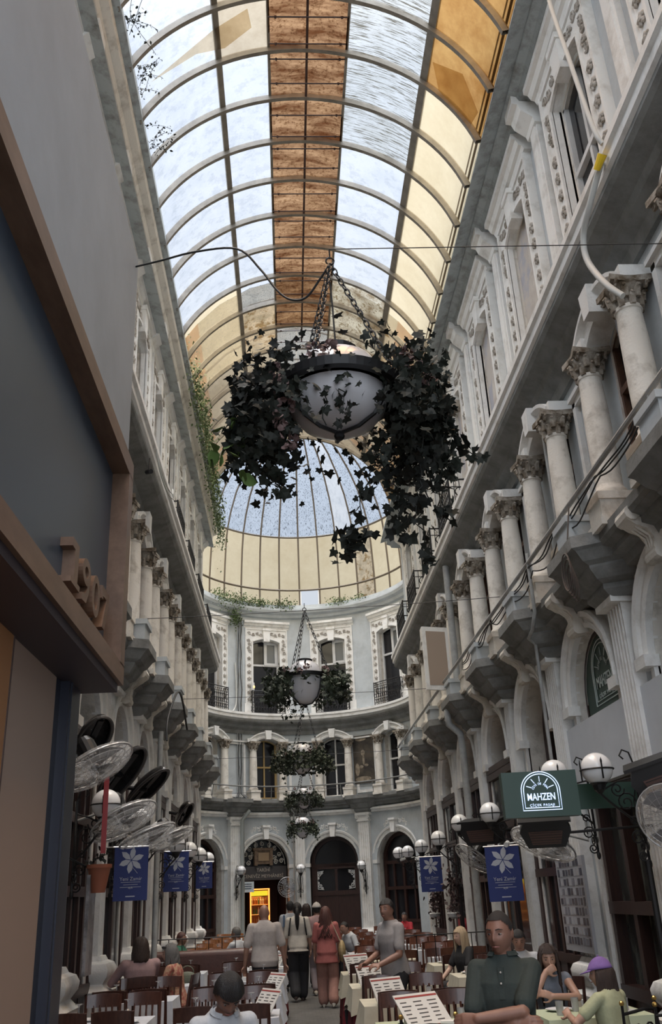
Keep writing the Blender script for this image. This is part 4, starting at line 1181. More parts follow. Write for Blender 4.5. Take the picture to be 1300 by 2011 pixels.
def strand(mb, a, b, sag, size, n, rnd, kind='ivy', wob=0.05):
    a, b = Vector(a), Vector(b); pts = []
    for i in range(n+1):
        t = i/n; p = a.lerp(b, t)+Vector((rnd.gauss(0, wob*0.3), rnd.gauss(0, wob*0.3), -sag*sin(PI*t*0.8)))
        pts.append(p)
    mb.tube(pts, 0.004, 4)
    leaves(mb, [p+Vector((rnd.gauss(0, wob), rnd.gauss(0, wob), rnd.gauss(0, wob*0.6))) for p in pts for _ in range(2)], size, kind, rnd)
def chain_link_path(mb, a, b, n, r):
    a, b = Vector(a), Vector(b); d = (b-a)/n; t = d.normalized(); u = t.orthogonal().normalized(); w = t.cross(u)
    for i in range(n):
        c = a+d*(i+0.5); x = u if i % 2 else w
        L = d.length*0.68
        mb.tube([c+t*L*cos(2*PI*k/8)+x*r*3.0*sin(2*PI*k/8) for k in range(8)], r, 4, closed=True)
def basket(loc, s, hook_dz, seed, big=False, label='', hook_off=(0, 0), leafn=1.0, spread=1.0, uni=0.16):
    """s scales the lamp; hook_dz = height of the hook over the ring"""
    R_ = random.Random(seed)
    root = empty('hanging_flower_lamp', loc)
    tag(root, label, 'hanging lamp', 'flower-basket lamps hung along the aisle')
    gr = 0.285*s; rr = 0.31*s; bd = (0.235 if big else 0.45)*s
    MB().lathe([(0.01, -bd), (0.12*s, -bd*0.95), (0.21*s, -bd*0.77), (0.265*s, -bd*0.47), (gr, -0.04*s), (gr, 0.02*s)], 32).build('glass_bowl', mat('milky_lamp_glass', (0.62, 0.61, 0.63), 0.25), root, smooth=True, ang=70)
    MB().lathe([(gr, 0.02*s), (0.27*s, 0.1*s), (0.22*s, 0.19*s), (0.13*s, 0.25*s), (0.11*s, 0.26*s)], 32).build('glass_dome', mat('clear_lamp_dome', (0.50, 0.50, 0.52), 0.12), root, smooth=True, ang=70)
    MB().lathe([(0.13*s, 0.24*s), (0.135*s, 0.28*s), (0.11*s, 0.29*s), (0.01, 0.3*s)], 20).build('cap', IRON, root)
    mb = MB()
    mb.lathe([(rr, -0.02*s), (rr+0.06*s, -0.03*s), (rr+0.07*s, 0.02*s), (rr, 0.025*s), (rr, -0.02*s)], 56)
    for i in range(3):
        a = PI/2+2*PI*i/3
        prof = [(gr+0.012*s, 0), (gr+0.01*s, -0.06*s), (0.275*s, -bd*0.47), (0.22*s, -bd*0.79), (0.12*s, -bd), (0.0, -bd-0.015*s)]
        mb.tube([(r*cos(a), r*sin(a), z) for r, z in prof], 0.012*s, 5)
    mb.ball((0, 0, -bd-0.03*s), 0.03*s, 8, 6)
    mb.build('ring_frame', IRON, root)
    hk = Vector((hook_off[0], hook_off[1], hook_dz))
    for i in range(3):
        a = (0.15, 2.2, 4.4)[i]
        mb = MB(); e_ = Vector((rr*1.35*cos(a), rr*1.35*sin(a), 0.05*s))
        if big: chain_link_path(mb, e_, hk, 24, 0.0062)
        else: chain_link_path(mb, e_, hk, 14, 0.007)
        mb.build('chain', IRON, root)
    MB().tube(ring_pts((hk.x, hk.y, hk.z+0.03), 0.03, 10, 'xz'), 0.007, 5, closed=True).tube([hk+Vector((0, 0, 0.05)), hk+Vector((0, 0, 0.14))], 0.006, 5).build('hook', IRON, root)
    mb = MB()
    N = int((2500 if big else 1200)*leafn); pts = []
    for i in range(N):
        side = R_.random()
        a = R_.gauss(0, 0.5) if side < 0.54 else R_.gauss(PI, 0.5)
        if not big and R_.random() < uni: a = R_.uniform(0, 2*PI)
        r = rr*R_.uniform(1.0, 1.95)*(1 if side >= 0.54 else 1.05)*spread
        z = R_.gauss(-0.07, 0.17 if big else 0.12)*s - max(0, r-rr)*R_.uniform(0, 0.7)
        pts.append((r*cos(a), r*sin(a), max((-0.5 if big else -0.36)*s, min(0.16*s, z))))
    for i in range(int(150*leafn)):
        a = R_.uniform(0, PI); pts.append((rr*1.12*cos(a)*1.2, rr*1.12*sin(a), R_.gauss(0.06, 0.05)*s))
    leaves(mb, pts, (0.048 if big else 0.065)*s, 'ivy', R_)
    if big:
        for a, b, sg in (((0.45, -0.1, -0.2), (0.66, -0.1, -0.98), 0.05), ((0.5, 0.1, -0.3), (0.52, 0.05, -1.30), -0.05), ((0.3, -0.15, -0.45), (0.08, -0.05, -1.02), -0.1), ((0.08, -0.05, -1.02), (0.02, -0.03, -1.18), 0), ((0.6, 0, -0.2), (0.92, 0.05, -0.55), -0.08),
                         ((0.35, 0.2, -0.4), (0.42, 0.2, -0.95), 0.03), ((0.55, -0.2, -0.3), (0.45, -0.15, -0.95), 0.04), ((0.62, 0.1, -0.1), (0.72, 0.1, -0.62), 0.02), ((-0.5, -0.1, 0), (-0.78, -0.1, -0.35), -0.05), ((-0.45, 0, -0.3), (-0.42, 0, -0.72), 0.03), ((-0.6, 0.1, -0.1), (-0.68, 0.1, -0.5), 0.0)):
            strand(mb, a, b, sg, 0.07, 16, R_)
        strand(mb, (-0.02, -0.33, 0.05), (0.02, -0.36, -0.38), 0, 0.06, 9, R_)
        strand(mb, (-0.1, -0.36, -0.15), (-0.12, -0.33, -0.42), 0, 0.05, 5, R_)
    else:
        for k in range(int(9*spread)):
            a = R_.uniform(0, 2*PI); strand(mb, (rr*1.4*cos(a), rr*1.4*sin(a), -0.1*s), (rr*1.7*cos(a), rr*1.7*sin(a), -R_.uniform(0.3, 0.6)*s), 0, 0.065*s, 7, R_)
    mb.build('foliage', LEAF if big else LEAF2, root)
    fl = []
    cl = [(-0.42, -0.26, 0.02), (-0.40, -0.3, -0.1), (-0.36, -0.33, -0.28), (-0.41, -0.33, -0.38), (-0.35, -0.32, -0.52), (0.5, -0.25, 0.08), (0.6, -0.2, 0.0), (0.46, -0.3, 0.12), (-0.15, -0.35, 0.12), (-0.05, -0.34, 0.14)] if big else \
         [(rr*1.25*cos(a), rr*1.25*sin(a), 0.06*s+R_.gauss(0, 0.05)) for a in [R_.uniform(0, 2*PI) for _ in range(12)]]
    for c in cl:
        mb = MB(); c = Vector(c)
        for k in range(28):
            d = Vector((R_.gauss(0, 1), R_.gauss(-0.4, 1), R_.gauss(0, 1))).normalized()
            n = d.orthogonal().normalized(); n.rotate(Quaternion(d, R_.uniform(0, 6))); u = d.cross(n); q = 0.036*s
            o_ = c+d*0.022*s
            mb.face([o_, o_+d*q*0.6+u*q*0.5, o_+d*q+u*q*0.25+n*0.01, o_+d*q-u*q*0.25+n*0.01, o_+d*q*0.6-u*q*0.5])
        mb.build('flower', PETAL, root)
    if big:
        mb = MB(); leaves(mb, [(-0.72+R_.gauss(0, 0.06), -0.12+R_.gauss(0, 0.05), -0.42+R_.gauss(0, 0.12)) for _ in range(16)], 0.10, 'round', R_)
        mb.build('green_leaf_spray', LEAFG, root)
    return root
hang = [
    ((0.40, 5.3, 4.87), 1.22, 1.11, 'nearest hanging lamp, a big milky bowl ringed by dark ivy and faded roses', True, (0.0, 0.0), 1.0, 1.0, 0),
    ((0.31, 14.5, 5.03), 1.0, 1.12, 'second hanging lamp down the aisle, in front of the top-floor windows, with leafy basket', False, (0.03, 0), 0.7, 1.15, 0.16),
    ((0.33, 21.0, 4.72), 0.95, 1.3, 'third hanging lamp down the aisle, wide leafy basket in front of the ochre window', False, (0.1, 0), 1.0, 1.25, 0.85),
    ((0.42, 26.5, 4.38), 0.8, 1.05, 'fourth hanging lamp down the aisle, basket dotted with pale blooms', False, (0.05, 0), 0.8, 1.15, 0.85),
    ((0.42, 31.0, 3.92), 0.9, 1.0, 'farthest hanging lamp, lowest basket in front of the back arches', False, (0, 0), 0.6, 0.95, 0.7)]
for i, (loc, s, dz, lab, big, ho, ln, sp, un) in enumerate(hang):
    basket(loc, s, dz, 50+i, big, lab, ho, ln, sp, un)

# ------------------------------------------------------------------ wires, cables and pipes
def catmull(P, k=6):
    P = [Vector(p) for p in P]; out = []
    for i in range(len(P)-1):
        p0, p1, p2, p3 = P[max(i-1, 0)], P[i], P[i+1], P[min(i+2, len(P)-1)]
        for j in range(k):
            t = j/k
            out.append(0.5*((2*p1)+(p2-p0)*t+(2*p0-5*p1+4*p2-p3)*t*t+(3*p1-p0-3*p2+p3)*t**3))
    return out+[P[-1]]
def wire(name, pts, r, m, label, cat='wire', n=5, smooth=True):
    if cat == 'cable' and len(pts) < 16: pts = catmull(pts)
    L = MB().tube(pts, r, n).build(name, m, smooth=True, ang=80); tag(L, label, cat); return L
def sagline(a, b, sag, n=14):
    a, b = Vector(a), Vector(b); return [a.lerp(b, i/n)+Vector((0, 0, -sag*4*(i/n)*(1-i/n))) for i in range(n+1)]
wire('support_wire', sagline((0.40, 5.3, 6.12), (XR+0.02, 5.3, 6.16), 0.0), 0.004, CABLE, 'thin straight wire from the nearest lamp hook to the right wall')
wire('power_cable', [(-1.21, 6.25, 6.74), (-0.95, 6.0, 6.6), (-0.64, 5.75, 6.48), (-0.3, 5.6, 6.38), (-0.12, 5.6, 6.18), (0.0, 5.55, 5.95), (0.1, 5.5, 5.82), (0.22, 5.45, 5.80), (0.33, 5.35, 5.9), (0.38, 5.3, 5.95)], 0.009, CABLE, 'black power cable drooping from the grey fascia to the nearest lamp', 'cable')
wire('lamp_cord', [(0.38, 5.31, 5.95), (0.40, 5.33, 5.7), (0.41, 5.32, 5.2)], 0.007, CABLE, 'black cord running down between the chains of the nearest lamp', 'cable')
wire('support_wire', sagline((XL+0.3, 14.5, 6.10), (XR-0.3, 14.5, 6.3), 0.03), 0.006, CABLE, 'thin wire across the aisle carrying the second hanging lamp')
wire('support_wire', sagline((XL+0.3, 21.0, 6.1), (XR-0.3, 21.0, 6.15), 0.03), 0.006, CABLE, 'thin wire across the aisle carrying the third hanging lamp')
wire('support_wire', sagline((XL+0.3, 26.5, 5.5), (XR-0.3, 26.5, 5.55), 0.03), 0.006, CABLE, 'thin wire across the aisle carrying the fourth hanging lamp')
wire('support_wire', sagline((-3.2, 31.0, 5.0), (4.6, 31.0, 5.1), 0.03), 0.006, CABLE, 'thin wire across the round end carrying the farthest hanging lamp')
rail = MB()
rail.tube([(3.42, -3, 5.86), (3.42, 28.2, 5.86)], 0.032, 8)
for u in PILR: rail.tube([(3.42, u, 5.36), (3.42, u, 5.86)], 0.018, 6)
tag(rail.build('balcony_rail', PIPE), 'long grey pipe rail along the right first-floor balcony', 'railing')
rail = MB()
rail.tube([at('A', -100+4*i, 5.87, 0.45)[0] for i in range(51)], 0.028, 8)
for u in range(-95, 100, 19): rail.tube([at('A', u, 5.3, 0.36)[0], at('A', u, 5.87, 0.45)[0]], 0.018, 6)
tag(rail.build('balcony_rail', GREY), 'curved grey pipe rail along the first floor of the back facade', 'railing')
wire('roof_pipe', [(3.36, -2, 13.0), (3.36, 25, 13.0)], 0.022, DWOOD, 'thin rust-brown pipe running along the right eaves gutter', 'pipe')
wire('roof_pipe', [(3.33, -2, 13.12), (3.33, 25, 13.12)], 0.014, DWOOD, 'thinner rust-brown conduit just above the right eaves pipe', 'pipe')
wire('downpipe', [(3.62, 18.6, 8.35), (3.62, 18.6, 5.6), (3.58, 18.7, 5.4), (3.36, 18.7, 5.15), (3.38, 18.75, 4.9), (3.6, 18.75, 4.7), (3.62, 18.75, 4.4), (3.62, 18.8, FLOOR)], 0.075, PIPE, 'fat grey downpipe with an elbow beside the near blue banner, right wall', 'pipe', 12)
wire('downpipe', [(3.72, 7.98, 7.55), (3.72, 7.9, 5.7)], 0.035, mat('dark_grey_pipe', (0.16, 0.16, 0.17), 0.5), 'dark vertical pipe beside the nearest first-floor columns, right wall', 'pipe', 8)
wire('downpipe', [(3.72, 11.0, 7.7), (3.72, 11.0, 5.8)], 0.03, PIPE, 'slim grey pipe in front of the second first-floor window, right wall', 'pipe', 8)
wire('downpipe', [(3.42, 11.6, 6.0), (3.42, 11.6, 5.15), (3.44, 11.9, 4.98), (3.5, 12.35, 4.98), (3.6, 12.4, 4.9), (3.6, 12.4, 2.9)], 0.026, PIPE, 'thin grey pipe stepping under the balcony corbel above the board panel', 'pipe', 8)
wire('downpipe', [(-2.38, 17.2, 4.7), (-2.38, 17.2, FLOOR)], 0.05, PIPE, 'grey downpipe between the left arches behind the oval heaters', 'pipe', 8)
wire('downpipe', [at('A', -32.5, 4.95, 0.55)[0], at('A', -33.5, 4.85, 0.5)[0], at('A', -35.3, 4.6, 0.32)[0], at('A', -35.3, FLOOR, 0.32)[0]], 0.075, mat('sage_downpipe', (0.36, 0.38, 0.36), 0.5), 'grey-green downpipe left of the tavern entrance, back facade', 'pipe', 10)
wire('downpipe', [at('A', -8.5, 5.4, 0.5)[0], at('A', -8.5, 5.0, 0.5)[0], at('A', -7, 4.85, 0.4)[0], at('A', -7, 0.6, 0.28)[0]], 0.03, PIPE, 'thin grey pipe on the pier right of the tavern entrance', 'pipe', 8)
for k in range(5):
    a = -36+k*0.7
    R_ = random.Random(k)
    wire('wall_cable', [at('A', a+R_.gauss(0, 0.3), 12.9-0.52*i, 0.06)[0] for i in range(15)]+[at('A', a+2.0*(k-2)*0.7, 5.45, 0.2)[0]], 0.016, CABLE if k % 2 else PIPE, ['black cable, leftmost of the bundle', 'grey cable, second of the bundle', 'grey cable in the middle of the bundle', 'black cable, fourth of the bundle', 'grey cable, rightmost of the bundle'][k]+' down the back facade', 'cable')
wire('white_conduit', [at('A', -37.5, 10.9, 0.08)[0], at('A', -37.0, 10.0, 0.1)[0], at('A', -37.2, 9.2, 0.12)[0], at('A', -39.5, 8.86, 0.16)[0], at('A', -42, 8.80, 0.2)[0], at('A', -46, 8.81, 0.52)[0]], 0.03, WCABLE, 'white flexible conduit curling above the ledge, back facade', 'cable', 8)
wire('white_conduit', [(3.34, 7.2, 12.6), (3.3, 7.15, 11.4), (3.32, 7.0, 10.2), (3.36, 6.86, 9.0), (3.42, 6.85, 8.75)], 0.026, WCABLE, 'pale thick conduit hanging down the near right top floor', 'cable', 8)
wire('white_conduit', [(3.42, 6.97, 8.62), (3.36, 7.3, 8.35), (3.36, 7.6, 8.2), (3.37, 7.65, 7.9), (3.4, 7.4, 7.4), (3.5, 7.28, 7.15)], 0.035, WCABLE, 'pale conduit bending round the cornice to the nearest capital', 'cable', 8)
MBY = MB().tube([(3.4, 6.86, 8.62), (3.36, 6.98, 8.52)], [0.05, 0.035], 10)
tag(MBY.build('conduit_cap', mat('bright_yellow_tape', (0.75, 0.5, 0.02), 0.5)), 'bright yellow wrapped end of the pale conduit on the right cornice', 'tape')
wire('white_cable', [(-2.1, 13.4, 8.9), (-2.05, 13.6, 8.55), (-2.0, 14.2, 8.42), (-2.0, 15.0, 8.62), (-2.05, 15.4, 8.9)], 0.012, WCABLE, 'white cable looping over the left middle cornice', 'cable')
wire('white_cable', [(-2.08, 13.2, 8.85), (-2.03, 13.6, 8.4), (-1.98, 14.3, 8.3), (-2.0, 15.2, 8.6)], 0.012, WCABLE, 'second white cable looping lower over the left middle cornice', 'cable')
R_ = random.Random(77)
for k in range(3):
    wire('black_cable', [(3.42+0.015*sin(i*0.9+k), 7.4+0.16*i, 5.80-(0.07+0.05*k)*abs(sin(0.16*i*PI/1.43+0.3*k))-0.12*(k == 2)*abs(sin(0.07*i))) for i in range(60)], 0.010, CABLE, ['upper black cable', 'middle black cable', 'lowest black cable'][k]+' swagged below the right balcony rail', 'cable')
mb = MB()
for k in range(5): mb.tube([(3.25+0.02*k, 9.55+0.16*cos(a)*(1-0.1*k), 5.0+0.22*sin(a)*(1-0.08*k)-0.05*k) for a in [2*PI*i/18 for i in range(18)]], 0.009, 5, closed=True)
mb.tube([(3.28, 9.55, 5.2), (3.4, 9.55, 5.82)], 0.009, 5)
tag(mb.build('cable_coil', mat('brown_cable', (0.09, 0.07, 0.06), 0.6)), 'coil of brown cable hanging from the right balcony rail', 'cable')
wire('black_cable', [(-2.0, 15.2, 4.2), (-2.02, 15.4, 4.6), (-1.98, 16.2, 5.2), (-2.0, 17.2, 5.32), (-2.0, 18.2, 4.9)], 0.02, CABLE, 'thick black cable draped under the left balcony corbels', 'cable')

# ------------------------------------------------------------------ plants growing on the gutters
def vine(name, pts, n, size, m, spread, label, seed, droop=1.0, kind='small'):
    R_ = random.Random(seed); mb = MB(); P = []
    for i in range(n):
        t = R_.random()*(len(pts)-1); k = min(int(t), len(pts)-2)
        p = Vector(pts[k]).lerp(Vector(pts[k+1]), t-k)
        P.append(p+Vector((R_.gauss(0, spread[0]), R_.gauss(0, spread[1]), R_.gauss(0, spread[2])-abs(R_.gauss(0, spread[2]))*0.8)))
    leaves(mb, P, size, kind, R_, droop)
    for i in range(0, n, 14): mb.tube([P[i], P[i]+Vector((R_.gauss(0, .06), R_.gauss(0, .1), R_.gauss(-.02, .12)))], 0.004, 3)
    o = mb.build(name, m); tag(o, label, 'plant'); return o
vine('trailing_vine', [(-2.02, 18.4, 13.45), (-1.97, 20.2, 13.4), (-1.95, 22.5, 13.3), (-1.97, 24.5, 13.25), (-2.0, 27.2, 12.9)], 3400, 0.075, VINE, (0.09, 0.5, 0.26), 'green vine trailing along the left eaves gutter', 31, 1.2)
for k, (y, z) in enumerate(((9.1, 13.5), (10.2, 13.55), (11.4, 13.5))):
    R_ = random.Random(60+k); mb = MB()
    for i in range(6):
        strand(mb, (-2.06, y+R_.gauss(0, .12), z-0.1), (-1.85+R_.uniform(-.1, .22), y+R_.gauss(0, .3), z+R_.uniform(-.1, .3)), -0.05, 0.05, 8, R_, 'small', 0.025)
    tag(mb.build('gutter_weed', LEAF), ['dark weed sprig on the left gutter, topmost in view', 'dark weed sprig on the left gutter, middle of three', 'dark weed sprig on the left gutter, lowest of three'][k], 'plant')
AV = [[at('A', a, 13.62, 0.34)[0] for a in q] for q in ((-56, -48, -40, -34), (-33, -26, -20), (-16, -10, -5), (17, 23, 28), (33, 38))]
AL = ['bushy green growth at the left end of the ledge under the dome', 'green growth on the dome ledge above the tavern-side window', 'green tuft on the dome ledge left of the small open vent', 'small green tuft on the dome ledge right of the open vent', 'faint green sprig at the right of the dome ledge']
for k, q in enumerate(AV): vine('ledge_plant', q, [900, 500, 420, 260, 90][k], 0.085, VINE, (0.16, 0.14, [0.16, 0.1, 0.12, 0.09, 0.07][k]), AL[k], 70+k, 0.5)  # leafy plants on the dome ledge, loose tufts rather than vines
vine('ledge_plant', [at('A', -41, 13.1, 0.35)[0], at('A', -38, 12.75, 0.3)[0]], 420, 0.085, VINE, (0.13, 0.1, 0.14), 'green clump hanging below the dome ledge above the cables', 81, 0.9)

# ------------------------------------------------------------------ top-floor balcony railings
def railing(w=1.5, n=0.46, h=0.95):
    mb = MB(); hw = w/2
    path = [(-hw, 0.02), (-hw, -n), (hw, -n), (hw, 0.02)]
    for z, r in ((0.04, 0.012), (h*0.82, 0.012), (h, 0.02)):
        mb.tube([(x, y, z) for x, y in path], r, 6)
    for x, y in path[1:3]: mb.tube([(x, y, 0), (x, y, h+0.03)], 0.02, 6)
    k = 12
    for i in range(k+1):
        x = -hw+w*i/k
        mb.tube([(x, -n, 0.04), (x, -n, h*0.82)], 0.011, 4)
        if i < k:
            xc = x+w/k/2
            mb.tube([(xc+0.05*cos(a), -n, 0.2+0.08*sin(a)) for a in [2*PI*j/10 for j in range(10)]], 0.013, 4, closed=True)
            mb.tube([(xc+0.05*cos(a), -n, 0.42+0.08*sin(a)) for a in [2*PI*j/10 for j in range(10)]], 0.013, 4, closed=True)
            mb.tube([(x, -n, h*0.62)]+[(xc-0.0625*cos(PI*j/8), -n, h*0.62+0.09*sin(PI*j/8)) for j in range(9)], 0.013, 4)
            mb.tube(spiral((xc, -n, h*0.9), 0.035, 0.01, 1.2, 0, 8), 0.011, 4)
    for s in (-1, 1):
        for i in range(1, 4):
            y = -n*i/4; mb.tube([(s*hw, y, 0.04), (s*hw, y, h)], 0.011, 4)
        mb.tube([(s*hw, -n/2+0.1*cos(a), h*0.7+0.1*sin(a)) for a in [2*PI*j/12 for j in range(12)]], 0.013, 4, closed=True)
        mb.tube([(s*hw, -n/2+0.1*cos(a), h*0.25+0.1*sin(a)) for a in [2*PI*j/12 for j in range(12)]], 0.013, 4, closed=True)
    return mb.build('balcony_railing', IRON)
rp = railing()
def ordw(i, n): return (['nearest', 'second', 'third', 'fourth', 'fifth', 'sixth', 'seventh', 'eighth', 'ninth'][i])
for i, u in enumerate([17.0+0.75, 19.9+0.6, 22.75+0.75, 25.6+0.6]):
    o = put(rp, None, *at('R', u, 8.78)); tag(o, 'black wrought-iron balcony railing, right top floor, %s of four' % ordw(i, 4), 'railing', 'iron railings of the right top floor')
for i, u in enumerate([18.1, 20.4, 22.8, 25.4]):
    o = put(rp, None, *at('L', u, 8.78, 0.08)); o.scale = (0.85, 1, 0.85); tag(o, 'black wrought-iron balcony railing, left top floor, %s of four' % ordw(i, 4), 'railing', 'iron railings of the left top floor')
for i, u in enumerate(TOPA):
    o = put(rp, None, *at('A', u, 8.78, -0.1)); o.scale = (0.95, 1, 1); tag(o, ['black scrolled iron railing below the leftmost back window', 'black scrolled iron railing below the back window left of centre', 'black scrolled iron railing below the back window right of centre', 'black scrolled iron railing below the rightmost back window'][i], 'railing', 'iron railings of the back facade')
kill(rp)

# ------------------------------------------------------------------ fans, heaters, banners, signs on the walls
CAGE = mat('grey_fan_wire', (0.42, 0.42, 0.42), 0.4, metal=0.4)
WRAP = sheet('clear_plastic_wrap', (0.97, 0.97, 0.97), 0.80, (0.6, 0.6, 0.6), 5, 0.36, 0.46, stretch=(1, 8, 5))
BLADE = mat('grey_fan_blade', (0.20, 0.20, 0.21), 0.4)
BLACKP = mat('black_plastic', (0.012, 0.012, 0.013), 0.4)
def fan_mesh(r=0.36, wrap=False):
    """axis along -y, back towards +y"""
    root = empty('wall_fan')
    mb = MB(); d = 0.09
    for s in (-1, 1):
        for k in range(20):
            a = 2*PI*k/20
            mb.tube([(r*q*cos(a), s*d*(1-q**2.2), r*q*sin(a)) for q in (0.16, 0.45, 0.75, 0.92, 1.0)], 0.004, 3)
        for q in (0.16, 0.4, 0.64, 0.84): mb.tube(ring_pts((0, s*d*(1-q**2.2), 0), r*q, 28, 'xz'), 0.004, 3, closed=True)
    mb.tube(ring_pts((0, 0, 0), r, 32, 'xz'), 0.012, 5, closed=True)
    mb.build('cage', CAGE, root)
    mb = MB()
    for k in range(3):
        a = 2*PI*k/3; rows = []
        for i in range(6):
            t = i/5; rr = r*(0.14+0.74*t)
            rows.append([(rr*cos(a+b), 0.03*(b/0.5)*(1-0.3*t), rr*sin(a+b)) for b in (-0.5*(0.5+0.5*t), 0, 0.5*(0.5+0.5*t))])
        mb.grid(rows)
    mb.ball((0, 0, 0), (0.05, 0.04, 0.05), 10, 6)
    mb.build('blade_set', BLADE, root)
    MB().lathe([(0.0, -0.2), (0.08, -0.19), (0.11, -0.12), (0.11, 0.08), (0.07, 0.11)], 16).map(lambda p: (p[0], 0.18-p[2]*0.9, p[1])).build('motor', BLACKP, root)
    if wrap:
        MB().ball((0, 0, 0), (r*1.03, 0.11, r*1.03), 20, 10).build('plastic_wrap', WRAP, root)
    return root
def aim(o, p, d, up=(0, 0, 1)):
    """place o with its -y axis along d"""
    d = Vector(d).normalized(); yv = -d; zv = Vector(up)-yv*Vector(up).dot(yv); zv.normalize(); xv = yv.cross(zv)
    M = Matrix((xv, yv, zv)).transposed().to_4x4(); o.location = p; o.rotation_euler = M.to_euler(); return o
f0, f1 = fan_mesh(0.36), fan_mesh(0.42, True)
FANS = [(f1, (-2.05, 9.9, 3.08), (0.5, -0.15, -0.86), 'plastic-wrapped fan high on the left wall, nearest, over the red strip', 'L'),
        (f1, (-1.98, 11.35, 2.64), (0.45, -0.2, -0.87), 'plastic-wrapped fan on the left wall under the first globe lamp', 'L'),
        (f1, (-1.98, 13.2, 2.56), (0.4, -0.1, -0.9), 'plastic-wrapped fan on the left wall, above the near blue banner', 'L'),
        (f1, (-1.98, 15.7, 2.68), (0.4, -0.1, -0.9), 'plastic-wrapped fan on the left wall, nearest the fourth globe lamp', 'L'),
        (f0, (3.2, 16.6, 2.2), (-0.62, -0.25, -0.75), 'grey wire wall fan beside the fat downpipe on the right wall', 'R'),
        (f1, (3.25, 12.1, 2.2), (-0.45, -0.2, -0.87), 'plastic-wrapped fan on the right wall below the lit green sign', 'R'),
        (f1, (3.42, 8.3, 2.22), (-0.6, -0.7, -0.35), 'plastic-wrapped fan at the right edge under the big black heater', 'R')]
for pf, p_, d, lab, side in FANS:
    o = dup(pf); aim(o, p_, d); tag(o, lab, 'fan', 'fans on the side walls')
    if p_[1] < 9: o.scale = (0.72, 0.72, 0.72)
    back = Vector(p_)-Vector(d).normalized()*0.2
    wx = XL+0.2 if side == 'L' else XR-0.15
    M = Matrix.LocRotScale(o.location, o.rotation_euler, o.scale).inverted()
    MB().tube([M @ back, M @ Vector((wx, p_[1], p_[2]+0.02)), M @ Vector((wx, p_[1], p_[2]+0.25))], 0.018, 6).build('bracket_arm', PIPE, o)
# pedestal fan in the tavern entrance
o = dup(f0); pp, rr_ = at('A', -11.2, 2.12, 0.32); o.location = pp; o.rotation_euler = (0, 0, rr_); o.name = 'pedestal_fan'
tag(o, 'grey pedestal fan standing at the right of the tavern entrance', 'fan')
MB().tube([(0, 0.16, -0.05), (0, 0.16, FLOOR-2.08)], 0.025, 8).lathe([(0.02, FLOOR-2.06), (0.18, FLOOR-2.10), (0.2, FLOOR-2.12)], 16, (0, 0.16, 0)).build('stand', PIPE, o)
kill(f0); kill(f1)
def oval_heater(L=1.05, w=0.32):
    root = empty('oval_heater')
    rows = []
    for i in range(7):
        t = i/6; q = cos(t*PI/2)**0.5 if i < 6 else 0.02
        rows.append([(w/2*q*cos(2*PI*j/28), 0.16*sin(t*PI/2), L/2*q*sin(2*PI*j/28)) for j in range(28)])
    MB().grid(rows, closed_u=True).build('shell', mat('dark_glossy_shell', (0.04, 0.037, 0.036), 0.22, col2=(0.015, 0.014, 0.014), scale=5), root, smooth=True)
    MB().tube([(w/2*cos(2*PI*j/32), 0, L/2*sin(2*PI*j/32)) for j in range(32)], 0.022, 6, closed=True).build('rim', mat('dark_rubber_rim', (0.05, 0.045, 0.042), 0.5), root)
    MB().box(-0.03, 0.03, 0.03, 0.06, -L*0.36, L*0.36).build('heating_bar', IRON, root)
    return root
oh = oval_heater()
for i, (b0, b1) in enumerate((((-2.4, 10.9, 3.3), (-2.1, 10.48, 3.72)), ((-2.5, 12.6, 3.0), (-1.9, 12.05, 3.6)), ((-2.5, 14.8, 3.1), (-1.8, 13.6, 3.52)), ((-2.4, 20.96, 3.3), (-2.1, 19.8, 3.62)))):
    b0, b1 = Vector(b0), Vector(b1); p_ = (b0+b1)/2; up_ = b1-b0
    o = dup(oh); aim(o, p_, up_.cross(Vector((-0.4, 0.9, 0.5))).cross(up_)*-1 if False else Vector((0.35, -0.75, -0.55)), up_)
    d_ = Vector((0.55, -0.8, -0.35)); d_ = d_-up_*(d_.dot(up_)/up_.length_squared); aim(o, p_, d_, up_)
    o.scale = (1.15, 1, up_.length/1.05)
    M = Matrix.LocRotScale(o.location, o.rotation_euler, o.scale).inverted()
    MB().tube([M @ (Vector(p_)), M @ Vector((XL+0.02, p_[1]+0.1, p_[2]+0.1))], 0.03, 6).build('mount', IRON, o)
    tag(o, ['nearest dark oval heater, tilted upright beside the grey post', 'long dark oval heater slanting above the first globe lamp, left wall', 'long dark oval heater slanting beside the left downpipe', 'small far oval heater inside the left arches'][i], 'heater', 'oval heaters along the left arches')
kill(oh)
def box_heater():
    root = empty('patio_heater')
    poly = [(-0.30, 0.16), (0.30, 0.16), (0.36, 0.02), (0.26, -0.2), (-0.26, -0.2), (-0.36, 0.02)]
    mb = MB().prism(poly, 0.0, 0.3); mb.build('housing', BLACKP, root)
    mb = MB().prism([(-0.24, 0.03), (0.24, 0.03), (0.2, -0.15), (-0.2, -0.15)], -0.015, 0.01); mb.build('reflector', mat('reddish_reflector', (0.10, 0.055, 0.045), 0.35), root)
    mb = MB()
    mb.box(-0.37, 0.37, -0.05, 0.32, 0.15, 0.18)
    for k in range(5): mb.box(-0.22, 0.22, -0.022, -0.012, -0.13+0.035*k, -0.125+0.035*k)
    mb.build('hood', BLACKP, root)
    return root
bh = box_heater()
